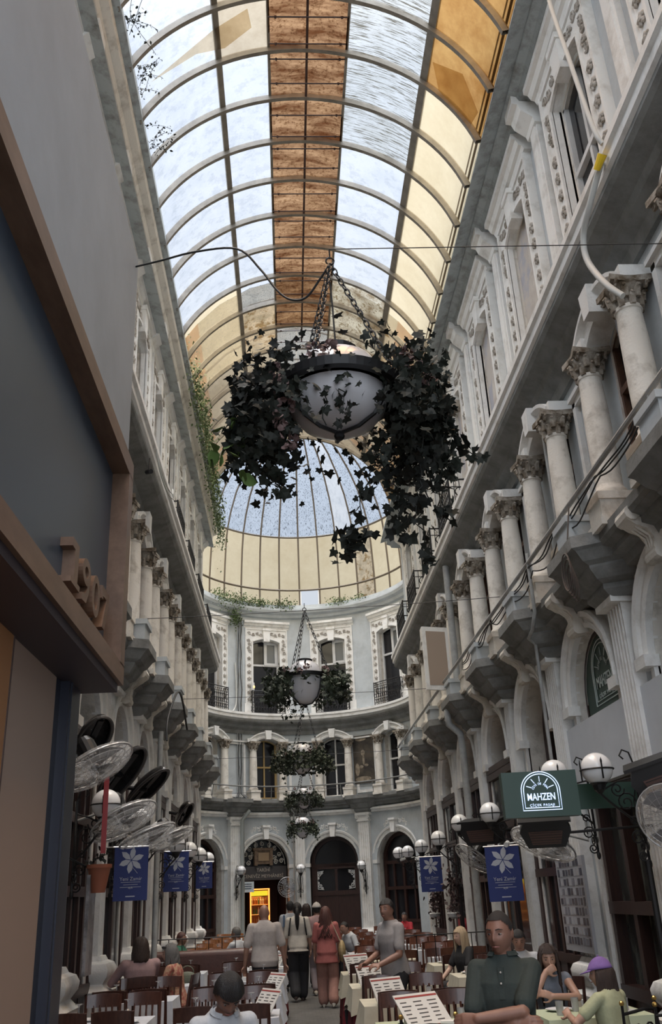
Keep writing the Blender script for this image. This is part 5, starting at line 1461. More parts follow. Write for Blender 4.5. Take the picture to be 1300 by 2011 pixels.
for i, (p_, d, sc, lab) in enumerate([((3.56, 8.5, 2.60), (-0.35, -0.9, -0.25), 1.0, 'big black box heater at the right edge, nearest'), ((2.62, 9.6, 2.2), (-0.25, -0.9, -0.3), 0.72, 'black box heater hanging under the lit green sign'), ((3.25, 16.0, 2.6), (-0.55, -0.8, -0.2), 1.05, 'black box heater with reddish panel over the near blue banner')]):
    o = dup(bh); aim(o, p_, d, (-0.28 if i == 0 else 0.0, 0, 1)); o.scale = (sc, sc, sc); tag(o, lab, 'heater', 'black box heaters along the right wall')
    M = Matrix.LocRotScale(o.location, o.rotation_euler, o.scale).inverted()
    MB().tube([M @ Vector((p_[0]+0.05, p_[1]+0.2, p_[2])), M @ Vector((XR-0.1, p_[1]+0.3, p_[2]+0.05))], 0.02, 6).build('mount', IRON, o)
kill(bh)
# lit green sign box
sgn = empty('projecting_sign', (2.42, 8.85, 2.52), rad(-4))
tag(sgn, 'dark green sign box with a white-lit arched emblem and lettering', 'sign')
MB().box(-0.36, 0.36, 0.0, 0.14, -0.21, 0.21).build('sign_box', mat('green_sign_box', (0.016, 0.05, 0.035), 0.4), sgn)
emblem(sgn, GLOW, 0.185, -0.006, 0.0, 0.01, 0.0042, 1)
MB().box(0.5, 1.38, 1.5, 1.54, -0.05, 0.22).build('back_board', mat('green_sign_box', (0.016, 0.05, 0.035), 0.4), sgn)
MB().tube([(0.3, 0.1, 0.15), (0.34, 0.1, 0.15), (0.7, 1.52, 0.12), (1.5, 1.52, 0.12)], 0.015, 6).build('support_arm', IRON, sgn)
# hanging blue banners
BANB = mat('royal_blue_banner', (0.012, 0.026, 0.14), 0.6)
FLOW = mat('banner_white_print', (0.42, 0.44, 0.50), 0.7)
def banner(w=0.52, h=0.78):
    root = empty('blue_banner')
    MB().box(-w/2, w/2, -0.006, 0.006, -h, 0).build('cloth', BANB, root)
    mb = MB()
    for k in range(6):
        a = 2*PI*k/6+0.35; d = (cos(a), sin(a)); n = (-d[1], d[0]); c = (0, -h*0.25)
        q = w*0.38
        mb.face([(c[0]+d[0]*q*t+n[0]*q*s, -0.0075, c[1]+d[1]*q*t+n[1]*q*s) for t, s in ((0.05, 0), (0.4, 0.2), (0.7, 0.2), (1.0, 0), (0.7, -0.2), (0.4, -0.2))])
    mb.tube([(0.02, -0.008, -h*0.38), (0.1, -0.008, -h*0.5)], 0.004, 3)
    mb.build('flower_print', FLOW, root)
    text_mesh('lettering', 'Yeni Zamir', 0.075, FLOW, root, (0, -0.0075, -h*0.6), (PI/2, 0, 0), 0.001)
    text_mesh('lettering', 'açık', 0.045, FLOW, root, (0, -0.0075, -h*0.76), (PI/2, 0, 0), 0.001)
    mb = MB()
    for i, wd in enumerate((0.3, 0.22, 0.32)): mb.box(-wd/2, wd/2, -0.008, -0.006, -h*(0.66+0.045*i)-0.003, -h*(0.66+0.045*i)+0.003)
    mb.box(-0.07, 0.07, -0.008, -0.006, -h*0.93, -h*0.91)
    mb.build('small_print', FLOW, root)
    MB().tube([(-w/2-0.02, 0, 0.005), (w/2+0.05, 0, 0.005)], 0.012, 6).build('rod', STEEL, root)
    return root
bn = banner()
for i, (p_, rz, sc, lab) in enumerate([((3.42, 15.3, 2.33), rad(-14), 1.05, 'blue banner with a white lily, near one on the right wall'), ((3.45, 23.5, 2.5), rad(-12), 1.02, 'blue banner with a white lily, far one on the right wall'),
                                  ((-2.14, 13.0, 2.44), rad(10), 0.86, 'blue banner with a white lily, nearest on the left wall'), ((-2.2, 18.6, 2.64), rad(10), 0.92, 'blue banner with a white lily, second on the left wall'), ((-2.2, 24.6, 2.66), rad(10), 0.8, 'blue banner half hidden under the far left globe lamps')]):
    o = put(bn, None, p_, rz); o.scale = (sc, 1, sc); tag(o, lab, 'banner', 'blue banners along the side walls')
    s = 1 if p_[0] > 0 else -1
    M = Matrix.LocRotScale(Vector(p_), Matrix.Rotation(rz, 3, 'Z').to_euler(), Vector((sc, 1, sc))).inverted()
    MB().tube([M @ Vector((p_[0], p_[1], p_[2]+0.006)), M @ Vector((XR-0.2 if s > 0 else XL+0.2, p_[1]+0.02, p_[2]+0.006))], 0.012, 6).build('arm', STEEL, o)
kill(bn)
# menu board between the shopfronts, right wall
p_, r_ = at('R', 12.75, 0, 0.25)
nb = empty('menu_board', p_, r_); tag(nb, 'tall board of photo tiles on the pier beside the brown shop window', 'board')
MB().box(-0.62, 0.62, -0.02, 0.02, 0.9, 2.05).build('board', mat('grey_board', (0.38, 0.39, 0.42), 0.3), nb)
R_ = random.Random(12); tiles = [mat('photo_tile_%d' % k, c, 0.4) for k, c in enumerate([(0.06, 0.06, 0.08), (0.2, 0.2, 0.23), (0.1, 0.09, 0.1), (0.42, 0.43, 0.46)])]
tp = [MB().box(-0.042, 0.042, -0.026, -0.02, -0.045, 0.045).build('photo_tile', m_) for m_ in tiles]
for i in range(9):
    for j in range(9):
        t = dup(tp[R_.randrange(4)], nb); t.location = (-0.51+i*0.128, 0, 1.03+j*0.118); t.scale = (R_.uniform(0.8, 1.15), 1, R_.uniform(0.8, 1.1))
for t in tp: kill(t)
# small marble slab leaning on the left pier, red strip, terracotta pots
p_, r_ = at('L', 11.2, 0, 0.46)
MARB = mat('veined_grey_marble', (0.33, 0.33, 0.35), 0.3, col2=(0.14, 0.14, 0.15), scale=5, lo=0.42, hi=0.58)
tag(MB().box(-0.17, 0.17, -0.02, 0.02, 1.02, 2.05).build('marble_slab', MARB, loc=p_, rotz=r_), 'veined grey marble slab on the nearest left pier', 'slab')
tag(MB().box(-0.028, 0.028, -0.006, 0.006, 2.25, 3.1).build('red_strip', mat('red_plastic_strip', (0.30, 0.03, 0.035), 0.5), loc=(-2.06, 10.6, 0), rotz=rad(8)), 'narrow red hanging strip beside the first left globe lamp', 'strip')
TERR = mat('terracotta', (0.30, 0.10, 0.055), 0.7)
for i, (p_, lab) in enumerate((((-2.2, 11.15, 2.02), 'terracotta hanging pot under the first left globe lamp'),)):
    o = empty('hanging_pot', p_); tag(o, lab, 'pot', 'terracotta pots on the left wall')
    MB().lathe([(0.08, -0.16), (0.13, 0.1), (0.145, 0.1), (0.145, 0.14), (0.12, 0.14)], 18).build('pot', TERR, o, smooth=True)
    mb = MB(); RR = random.Random(i); leaves(mb, [(RR.gauss(0, .08), RR.gauss(0, .08), 0.16+abs(RR.gauss(0, .06))) for _ in range(40)], 0.06, 'small', RR, -0.3); mb.build('foliage', LEAF, o)
    MB().tube([(-0.1, 0, 0.1), (XL+0.05-p_[0], 0, 0.3)], 0.012, 5).build('hanger', IRON, o)
# hanging plants and mirrors along the far right pillars
for i, (u, z, lab) in enumerate(((25.7, 1.55, 'dark bunch of dried flowers with a white bowl between the farthest right pillars'), (22.75, 1.6, 'dark bunch of dried flowers with a white bowl, second from the far right end'))):
    p_, r_ = at('R', u, z, 0.1); o = empty('hanging_bunch', p_, r_); tag(o, lab, 'dried flowers', 'dried flower bunches between the right pillars')
    mb = MB(); RR = random.Random(i+5); leaves(mb, [(RR.gauss(0, .12), -0.1+RR.gauss(0, .08), RR.gauss(0, .3)) for _ in range(150)], 0.09, 'round', RR); mb.tube([(0, 0.2, 0.5), (0, -0.1, 0.45), (0, -0.1, -0.3)], 0.012, 5); mb.build('dried_foliage', mat('dried_leaf', (0.14, 0.09, 0.085), 0.8, col2=(0.04, 0.03, 0.03), scale=6), o)
    MB().lathe([(0.02, -0.5), (0.12, -0.46), (0.15, -0.38), (0.13, -0.36)], 14, (0.0, -0.12, 0)).build('bowl', WHITE2, o)
# framed old photograph on the back facade
p_, r_ = at('A', 31.0, 0, 0.05)
pic = empty('mural_print', p_, r_); tag(pic, 'large dark sepia print on the back facade between the first-floor windows', 'print')
MB().box(-0.46, 0.46, -0.03, 0.0, 5.85, 7.75).build('print_sheet', mat('dark_sepia', (0.025, 0.02, 0.016), 0.6, col2=(0.075, 0.06, 0.042), scale=2.2, lo=0.4, hi=0.6), pic)
SEP = mat('sepia_highlight', (0.34, 0.28, 0.2), 0.7, col2=(0.14, 0.11, 0.08), scale=7)
for c_, r_2 in (((-0.02, -0.032, 7.05), (0.09, 0.004, 0.12)), ((0.0, -0.032, 6.75), (0.05, 0.004, 0.2)), ((-0.12, -0.032, 6.5), (0.1, 0.004, 0.06)), ((0.12, -0.032, 6.55), (0.09, 0.004, 0.05)), ((-0.3, -0.031, 6.4), (0.1, 0.004, 0.25)), ((-0.1, -0.031, 7.6), (0.25, 0.004, 0.08)), ((-0.05, -0.032, 6.02), (0.36, 0.004, 0.1))):
    MB().ball(c_, r_2, 12, 8).build('printed_shape', SEP, pic)
p_, r_ = at('A', -27.4, 9.95, 0.1)
wl_ = MB().box(-0.07, 0.07, -0.06, 0.0, -0.16, 0.16).build('window_light', WHITE2, loc=p_, rotz=r_); tag(wl_, 'small lit box light beside a top-floor window of the back facade', 'light')
MB().ball((0.05, -0.06, -0.02), (0.04, 0.03, 0.06), 10, 8).build('bulb', emit('warm_bulb', (1.0, 0.6, 0.2), 2.0), wl_)
# opened shutter on the right first floor
o = MB().box(-0.03, 0.03, -0.62, 0.0, 5.7, 7.1).build('open_shutter', WHITE, loc=(3.62, 19.2, 0), rotz=rad(-75)); tag(o, 'white framed shutter standing open at a far right first-floor window', 'shutter')
MB().box(-0.036, 0.036, -0.54, -0.08, 5.8, 7.0).build('shutter_panel', mat('pale_plywood', (0.36, 0.28, 0.22), 0.7), o)
# cctv cameras
for i, (p_, d, lab, s) in enumerate((((3.45, 15.0, 2.35), (-0.4, -0.9, -0.2), 'small white security camera beside the near blue banner', 1), ((3.3, 28.0, 2.62), (-0.8, -0.5, -0.2), 'small white security camera at the far end of the right wall', 1.0), ((-2.1, 12.9, 8.05), (0.5, -0.8, -0.3), 'small dark security camera under the left middle cornice', 1))):
    o = empty('security_camera', p_); tag(o, lab, 'camera'); m_ = WHITE2 if i < 2 else BLACKP
    dv = Vector(d).normalized()
    MB().tube([-dv*0.08, dv*0.08], 0.04, 10).build('camera_body', m_, o)
    tow = Vector((0.45, 0, 0.06)) if i < 2 else Vector((0, 0.02, 0.25))
    MB().tube([(0, 0, 0), tow*0.5, tow], 0.012, 5).build('mount_arm', m_, o)

# ------------------------------------------------------------------ furniture
MWOOD = mat('chestnut_chair_wood', (0.17, 0.062, 0.035), 0.32, col2=(0.10, 0.035, 0.02), scale=8, stretch=(4, 4, 0.8), coat=0.3)
def chair_proto(wood):
    """sitter faces -y; floor at z = 0"""
    root = empty('dining_chair')
    w, d = 0.40, 0.40; h = w/2-0.02
    MB().box(-w/2, w/2, -d/2, d/2-0.02, 0.42, 0.46).box(-w/2+0.02, w/2-0.02, -d/2+0.02, d/2-0.04, 0.36, 0.42).build('seat', wood, root)
    for s in (-1, 1):
        MB().tube([(s*h, -d/2+0.02, 0.42), (s*h, -d/2+0.02, 0)], [0.02, 0.015], 6).build('leg', wood, root)
        MB().tube([(s*h, d/2-0.02, 0), (s*h, d/2-0.03, 0.44), (s*h, d/2-0.0, 0.7), (s*h, d/2+0.05, 0.93)], [0.016, 0.02, 0.018, 0.016], 6).build('leg', wood, root)
    mb = MB(); rows = []
    for i in range(9):
        x = -h+2*h*i/8; b = 0.025*(1-(2*i/8-1)**2)
        rows.append([(x, d/2+0.03+b, 0.81), (x, d/2+0.055+b, 0.93+b*0.4), (x, d/2+0.035+b, 0.93+b*0.4), (x, d/2+0.01+b, 0.81)])
    mb.grid(rows, closed_u=True); mb.face(list(reversed(rows[0]))); mb.face(rows[-1])
    mb.build('top_rail', wood, root, smooth=True, ang=50)
    mb = MB(); mb.box(-h, h, d/2-0.03, d/2-0.008, 0.52, 0.56)
    for i in range(4):
        x = -0.1+0.2*i/3
        mb.tube([(x, d/2-0.018, 0.54), (x, d/2+0.0, 0.7), (x, d/2+0.04, 0.83)], 0.011, 5)
    mb.build('back_slats', wood, root)
    mb = MB()
    for s in (-1, 1): mb.box(s*h-0.01, s*h+0.01, -d/2+0.02, d/2-0.02, 0.2, 0.23)
    mb.box(-h, h, -0.01, 0.01, 0.2, 0.23); mb.build('stretcher', wood, root)
    return root
CH = {'dark': chair_proto(CWOOD), 'orange': chair_proto(OWOOD), 'chestnut': chair_proto(MWOOD)}
CHN = {'dark': 'dark wood', 'orange': 'orange wood', 'chestnut': 'chestnut wood'}
def iron_chair():
    root = empty('iron_armchair')
    MB().lathe([(0.01, 0.43), (0.2, 0.43), (0.215, 0.445), (0.2, 0.47), (0.01, 0.475)], 20).build('seat', CWOOD, root)
    for sx in (-1, 1):
        MB().tube([(sx*0.2, -0.18, 0), (sx*0.19, -0.17, 0.45), (sx*0.22, -0.16, 0.66)], 0.012, 6).build('leg', IRON, root)
        MB().tube([(sx*0.2, 0.22, 0), (sx*0.19, 0.2, 0.45), (sx*0.21, 0.23, 0.92)], 0.012, 6).build('leg', IRON, root)
        MB().tube([(sx*0.22, -0.16, 0.66), (sx*0.23, 0.0, 0.69), (sx*0.205, 0.22, 0.66)], 0.011, 6).build('armrest', IRON, root)
        MB().ball((sx*0.21, 0.23, 0.935), 0.02, 8, 6).build('brass_knob', mat('brass_knob', (0.5, 0.33, 0.1), 0.3, metal=0.8), root)
    mb = MB()
    mb.tube([(-0.21, 0.23, 0.86), (0, 0.27, 0.88), (0.21, 0.23, 0.86)], 0.012, 6); mb.tube([(-0.2, 0.215, 0.6), (0, 0.25, 0.6), (0.2, 0.215, 0.6)], 0.01, 6)
    mb.tube(spiral((-0.08, 0.25, 0.72), 0.07, 0.015, 1.4, 0, 14), 0.008, 5); mb.tube(spiral((0.08, 0.25, 0.72), 0.07, 0.015, -1.4, PI, 14), 0.008, 5)
    mb.build('backrest', IRON, root)
    return root
IC = iron_chair()
def table_proto(w, d):
    root = empty('dining_table')
    MB().box(-w/2, w/2, -d/2, d/2, 0.715, 0.745).build('tabletop', CWOOD, root)
    for sx in (-1, 1):
        for sy in (-1, 1): MB().box(sx*(w/2-0.06)-0.025, sx*(w/2-0.06)+0.025, sy*(d/2-0.06)-0.025, sy*(d/2-0.06)+0.025, 0, 0.715).build('leg', CWOOD, root)
    return root
def cloth_mesh(w, d, z, drop, seed=0, flare=0.05):
    R_ = random.Random(seed); mb = MB(); per = []
    n = 14
    def side(p, q):
        for i in range(n): per.append((p[0]+(q[0]-p[0])*i/n, p[1]+(q[1]-p[1])*i/n, i/n))
    c = [(-w/2, -d/2), (w/2, -d/2), (w/2, d/2), (-w/2, d/2)]
    for i in range(4): side(c[i], c[(i+1) % 4])
    ph = R_.uniform(0, 6)
    rows = []
    for k in range(6):
        t = k/5; row = []
        for i, (x, y, f) in enumerate(per):
            cf = (1-min(f, 1-f)*2)**4
            out = (0.008+flare*t*(0.1+0.9*sin(i*0.9+ph)**2)+0.035*cf*t)
            nx, ny = x/(w/2), y/(d/2); k_ = max(abs(nx), abs(ny)); 
            dx = nx if abs(nx) > 0.97 else 0; dy = ny if abs(ny) > 0.97 else 0
            L = math.hypot(dx, dy) or 1
            row.append((x+dx/L*out, y+dy/L*out, z-drop*t*(1+0.45*cf)+(0.004 if k == 0 else 0)))
        rows.append(row)
    mb.grid(rows, closed_u=True); mb.face(rows[0]); return mb
GLASS = mat('stem_glass', (0.42, 0.42, 0.43), 0.12, metal=0.35)
TUMB = sheet('clear_tumbler', (0.75, 0.77, 0.78), 0.7)
NAPK = mat('white_napkin', (0.72, 0.71, 0.69), 0.8)
PLATE = mat('white_porcelain', (0.66, 0.67, 0.68), 0.25)
def p_goblet():
    o = MB().lathe([(0.035, 0), (0.038, 0.05), (0.03, 0.085), (0.006, 0.105), (0.005, 0.16), (0.012, 0.172), (0.038, 0.18), (0.038, 0.184), (0.002, 0.186)], 14).build('stem_glass', GLASS, smooth=True); return o
def p_tumbler():
    return MB().lathe([(0.001, 0.004), (0.028, 0.004), (0.03, 0), (0.036, 0.11), (0.034, 0.11), (0.028, 0.01)], 12).build('tumbler', GLASS, smooth=True)
def p_plate(): return MB().lathe([(0.001, 0.006), (0.08, 0.004), (0.12, 0.018), (0.122, 0.021), (0.08, 0.009), (0.001, 0.009)], 20).build('plate', PLATE, smooth=True)
def p_napkin(): return MB().box(-0.07, 0.07, -0.05, 0.05, 0, 0.02).box(-0.06, 0.06, -0.045, 0.045, 0.02, 0.05).build('napkin_stack', NAPK)
GP, TP, PP, NP = p_goblet(), p_tumbler(), p_plate(), p_napkin()
def menu_proto(red=True):
    root = empty('menu_card')
    MB().box(-0.2, 0.2, -0.004, 0.004, 0, 0.3).build('card', PAPER, root)
    MENUR, INKB = mat('menu_red', (0.28, 0.04, 0.035), 0.6), mat('menu_ink', (0.06, 0.055, 0.055), 0.6)
    mb = MB(); mb.box(-0.195, 0.195, -0.006, -0.004, 0.02, 0.03); mb.box(-0.195, 0.195, -0.006, -0.004, 0.265, 0.28); mb.build('menu_band', MENUR, root)
    mb = MB(); R_ = random.Random(3)
    for i in range(6):
        for x0 in (-0.17, -0.05, 0.08):
            mb.box(x0, x0+R_.uniform(0.05, 0.09), -0.006, -0.004, 0.06+i*0.033, 0.068+i*0.033)
    mb.build('print', INKB, root)
    return root
MN = menu_proto()
ORD = ['first', 'second', 'third', 'fourth', 'fifth', 'sixth', 'seventh']
TT = FLOOR+0.75
TBL = {}; CHAIRS = []
def table_set(cx, cy, w, d, cloth_m, under, phrase, cloth_word, chair_kind, group, seed, near=2, far=2, drop=0.2, skip=()):
    if (w, d) not in TBL: TBL[(w, d)] = table_proto(w, d)
    o = dup(TBL[(w, d)]); o.location = (cx, cy, FLOOR)
    tag(o, 'dining table under the %s cloth, %s' % (cloth_word, phrase), 'table', group+' tables')
    if under:
        u = cloth_mesh(w+0.004, d+0.004, 0.749, 0.55, seed+7, 0.05).build('undercloth', under, loc=(cx, cy, FLOOR), smooth=True)
        tag(u, '%s undercloth hanging low on the %s' % ('dark red' if under is CLOTHR else 'yellow', phrase), 'tablecloth', group+' undercloths')
    c = cloth_mesh(w+0.012, d+0.012, 0.752, drop, seed, 0.06).build('tablecloth', cloth_m, loc=(cx, cy, FLOOR), smooth=True)
    tag(c, '%s tablecloth draped over the %s' % (cloth_word, phrase), 'tablecloth', group+' cloths')
    R_ = random.Random(seed*3+1)
    for side, n in (('near', near), ('far', far)):
        for i in range(n):
            if (side, i) in skip: continue
            x = cx+(-w/4+w/2*i if n == 2 else 0)
            off = d/2+0.30 if side == 'near' else -(d/2+0.30)
            ch = dup(CH[chair_kind]); ch.location = (x+R_.uniform(-.02, .02), cy-off, FLOOR); ch.rotation_euler = (0, 0, (PI if side == 'near' else 0)+R_.uniform(-.06, .06))
            CHAIRS.append(ch); tag(ch, '%s chair, %s side%s of the %s' % (CHN[chair_kind], side, (' %s seat' % ['left', 'right'][i]) if n == 2 else '', phrase), 'chair', group+' chairs')
    return (cx, cy, w, d, phrase, seed)
SETS = []
for i, y in enumerate((10.2, 12.3, 14.5, 16.7)):
    SETS.append((table_set(-0.66, y, 1.0, 0.72, CLOTHW, CLOTHR, ORD[i]+' white table left of the aisle', 'white', 'dark', 'aisle-left', 100+i, far=2 if i < 3 else 0), 'w'))
for i, y in enumerate((10.2, 12.35, 14.3, 16.5)):
    SETS.append((table_set(-1.86, y, 0.84, 0.72, CLOTHW, CLOTHR, ORD[i]+' white table along the left wall', 'white', 'dark', 'left-wall', 120+i, far=2 if i < 3 else 0, skip=()), 'w'))
for i, y in enumerate((8.7, 10.7, 12.65, 14.75)):
    SETS.append((table_set(1.27, y, 1.08, 0.74, CLOTHG if i == 0 else CLOTHC, None if i == 0 else CLOTHR, (ORD[i]+' table right of the aisle') if i else 'green-clothed table right of the aisle', 'pale green' if i == 0 else 'cream', 'dark', 'aisle-right', 140+i, near=0 if i == 0 else 2), 'c'))
for i, y in enumerate((8.95, 11.2, 13.4, 15.6)):
    SETS.append((table_set(2.62, y, 0.9, 0.74, CLOTHG if i == 0 else CLOTHC, None if i == 0 else CLOTHR, (ORD[i]+' table along the right wall') if i else 'green-clothed table by the right wall', 'pale green' if i == 0 else 'cream', 'dark', 'right-wall', 160+i, near=0 if i == 0 else 2, far=1 if i == 0 else 2), 'c'))
for i, y in enumerate((19.6, 21.7, 23.8, 25.9, 28.0)):
    SETS.append((table_set(-0.75, y, 1.0, 0.72, CLOTHW, None, ORD[i]+' aisle-side table beyond the leather booth', 'white', 'orange', 'far-left aisle', 180+i), 'w'))
    SETS.append((table_set(-1.82, y+0.1, 0.8, 0.72, CLOTHW, None, ORD[i]+' wall-side table beyond the leather booth', 'white', 'orange', 'far-left wall', 190+i), 'w'))
for i, y in enumerate((17.3, 19.6, 21.8, 24.0, 26.2, 28.4)):
    SETS.append((table_set(1.62, y, 1.0, 0.72, CLOTHC if i == 0 else CLOTHW, CLOTHY if i == 0 else None, ORD[i]+' far table right of the aisle', 'white', 'chestnut', 'far-right aisle', 200+i), 'w'))
    SETS.append((table_set(2.85, y+0.1, 0.85, 0.72, CLOTHW, None, ORD[i]+' far table along the right wall', 'white', 'chestnut', 'far-right wall', 220+i), 'w'))
# tableware
for (cx, cy, w, d, ph, sd), kind in SETS:
    R_ = random.Random(sd)
    far_ = cy > 17.2
    z = TT+0.007
    items = [(GP, 'stem glass upside down', 'stem glass', -0.3, -0.12), (GP, 'stem glass upside down', 'stem glass', 0.22, 0.10)]
    if kind == 'c' and not far_: items = [(TP, 'tumbler', 'tumbler', -0.3, -0.1), (TP, 'tumbler', 'tumbler', -0.1, 0.1), (TP, 'tumbler', 'tumbler', 0.18, 0.08), (TP, 'tumbler', 'tumbler', 0.33, -0.1)]
    items += [(NP, 'folded white napkin stack', 'napkins', 0.0, -0.2), (PP, 'white plate', 'plate', -0.24, 0.2), (PP, 'white plate', 'plate', 0.26, -0.2)]
    cnt = {}
    for q in items: cnt[q[2]] = cnt.get(q[2], 0)+1
    seen = {}
    order = {2: ['left', 'right'], 4: ['leftmost', 'second from left', 'third from left', 'rightmost']}
    for p, lab, cat, fx, fy in items:
        o = dup(p); o.location = (cx+fx*w+R_.uniform(-.02, .02), cy+fy*d*1.3+R_.uniform(-.02, .02), z); o.rotation_euler = (0, 0, R_.uniform(-.4, .4))
        k = seen.get(cat, 0); seen[cat] = k+1
        pre = (order[cnt[cat]][k]+' ') if cnt[cat] > 1 else ''
        tag(o, '%s%s on the %s' % (pre, lab, ph), cat, '%s on the %s' % (cat if cat.endswith('s') else cat+('es' if cat.endswith('s') else 's'), ph))
def menu(x, y, rz, tilt, lab, s=1.0, z=TT+0.005):
    o = dup(MN); o.location = (x, y, z); o.rotation_euler = (tilt, 0, rz); o.scale = (s, 1, s); tag(o, lab, 'menu', 'menu cards on the tables')
menu(0.98, 14.45, rad(28), rad(-30), 'menu card leaning on the fourth table right of the aisle')
menu(1.0, 12.35, rad(28), rad(-30), 'large menu card leaning on the third table right of the aisle', 0.95)
menu(1.03, 10.4, rad(28), rad(-32), 'large menu card leaning on the second table right of the aisle', 0.95)
menu(1.16, 8.5, rad(30), rad(-45), 'biggest open menu card on the first table right of the aisle', 1.15)
menu(-0.32, 16.6, rad(-58), rad(-34), 'narrow menu card leaning on the fourth white table left of the aisle', 0.8)
menu(-0.30, 12.15, rad(-58), rad(-34), 'narrow menu card leaning on the second white table left of the aisle', 0.9)
menu(-0.34, 10.05, rad(-58), rad(-34), 'narrow menu card leaning on the first white table left of the aisle', 0.9)
# a small handbag and water bottle
o = MB().ball((0, 0, 0.07), (0.13, 0.05, 0.08), 14, 8).tube([(0.09*cos(a), 0, 0.13+0.09*sin(a)) for a in [PI*i/12 for i in range(13)]], 0.008, 5).build('handbag', mat('olive_bag', (0.12, 0.13, 0.09), 0.6), loc=(-1.52, 14.5, TT+0.006)); tag(o, 'small olive handbag standing on the third white table along the left wall', 'bag')
o = MB().lathe([(0.03, 0), (0.034, 0.01), (0.034, 0.15), (0.014, 0.2), (0.014, 0.23)], 12).build('water_bottle', mat('pale_bottle', (0.40, 0.47, 0.48), 0.2), loc=(1.95-0.3, 14.85, TT+0.006)); tag(o, 'pale plastic water bottle on the fourth table right of the aisle', 'bottle'); MB().lathe([(0.016, 0.225), (0.016, 0.25), (0.002, 0.25)], 10).build('cap', WHITE2, o)
# black iron armchairs at the near right
for i, (x, y, rz, lab) in enumerate(((1.02, 7.95, PI, 'black iron armchair, near left of the first pale green table'), (1.52, 7.75, PI+0.15, 'black iron armchair behind the man in the green shirt'), (2.62, 8.02, PI-0.1, 'black iron armchair under the girl in the purple cap'), (3.05, 7.75, PI-0.5, 'black iron armchair at the right edge with brass knobs'))):
    o = dup(IC); o.location = (x, y, FLOOR); o.rotation_euler = (0, 0, rz); CHAIRS.append(o); tag(o, lab, 'chair', 'black iron armchairs')
# leather booth bench with a thin rail
bo = empty('leather_booth', (-1.36, 17.75, FLOOR)); tag(bo, 'long brown leather booth bench across the left side of the aisle', 'bench')
MB().box(-1.1, 1.1, -0.12, 0.1, 0.4, 0.95).tube([(-1.1, -0.01, 0.94), (1.1, -0.01, 0.94)], 0.1, 10).build('backrest', LEATHER, bo, smooth=True, ang=50)
MB().box(-1.1, 1.1, -0.62, -0.1, 0.3, 0.47).build('seat', LEATHER, bo)
MB().box(-1.1, 1.1, -0.58, 0.08, 0, 0.3).build('base', CWOOD, bo)
mb = MB(); mb.tube([(-1.1, 0.16, 1.22), (1.05, 0.16, 1.22)], 0.010, 5)
for i in range(10): mb.tube([(-1.1+2.15*i/9, 0.16, 0.3), (-1.1+2.15*i/9, 0.16, 1.22)], 0.008, 5)
mb.tube([(-1.1, 0.16, 0.3), (1.05, 0.16, 0.3)], 0.01, 5)
mb.build('rail', IRON, bo)
ra = MB().tube([(1.75, 16.3, FLOOR), (1.75, 16.3, 1.05), (3.3, 16.4, 1.05), (3.3, 16.4, FLOOR)], 0.012, 6)
for i in range(1, 5): ra.tube([(1.75+0.31*i, 16.3+0.02*i, FLOOR), (1.75+0.31*i, 16.3+0.02*i, 1.05)], 0.008, 5)
tag(ra.build('divider_rail', IRON), 'thin black divider rail among the right-hand tables', 'railing')
for p in list(CH.values())+[IC, GP, TP, PP, NP, MN]+list(TBL.values()): kill(p)

# ------------------------------------------------------------------ people
def head_grid(nu=40, nv=30, grow=0.0):
    """head facing -y, centre at origin, about 0.23 tall"""
    rows = []
    for i in range(nv+1):
        th = -PI/2+PI*i/nv
        row = []
        for j in range(nu):
            ph = 2*PI*j/nu           # 0 = front (-y)
            x = 0.074*max(cos(th), 0.01)*sin(ph); y = -0.093*max(cos(th), 0.01)*cos(ph); z = 0.116*sin(th)
            front = max(0, cos(ph)); 
            if z < 0:
                t = -z/0.116; x *= 1-0.20*t*t; y = y*(1-0.10*t)-0.016*t*front
                if cos(ph) < 0: y *= 1-0.35*t*t
            else:
                t = z/0.116; x *= 1+0.06*sin(PI*t); y += 0.012*t
            g = lambda cx, cz, sx, sz: math.exp(-((x-cx)/sx)**2-((z-cz)/sz)**2)*(1 if cos(ph) > 0 else 0)
            dy = 0
            dy -= 0.017*g(0, -0.004, 0.010, 0.030)+0.012*g(0, -0.022, 0.016, 0.012)
            dy += 0.011*(g(0.032, 0.012, 0.017, 0.013)+g(-0.032, 0.012, 0.017, 0.013))
            dy -= 0.005*(g(0.032, 0.034, 0.022, 0.010)+g(-0.032, 0.034, 0.022, 0.010))
            dy -= 0.006*g(0, -0.050, 0.020, 0.006)+0.006*g(0, -0.064, 0.017, 0.006)
            dy += 0.006*g(0, -0.057, 0.022, 0.003)
            dy -= 0.007*g(0, -0.092, 0.018, 0.014)
            dy -= 0.003*(g(0.042, -0.022, 0.02, 0.02)+g(-0.042, -0.022, 0.02, 0.02))
            p = Vector((x, y+dy, z))
            if grow: p += p.normalized()*grow
            row.append(p)
        rows.append(row)
    return rows
def rotm(yaw=0, pitch=0, roll=0):
    return Matrix.Rotation(yaw, 3, 'Z') @ Matrix.Rotation(pitch, 3, 'X') @ Matrix.Rotation(roll, 3, 'Y')
def limb(mb, pts, rs, n=12):
    """tapered limb with rounded joints"""
    P = [Vector(p) for p in pts]; Q = []; R = []
    for i in range(len(P)-1):
        k = 5
        for j in range(k):
            t = j/k; Q.append(P[i].lerp(P[i+1], t)); R.append(rs[i]+(rs[i+1]-rs[i])*t)
    Q.append(P[-1]); R.append(rs[-1])
    mb.tube(Q, R, n)
    for p, r in zip(P, rs): mb.ball(p, r*0.99, 10, 8)
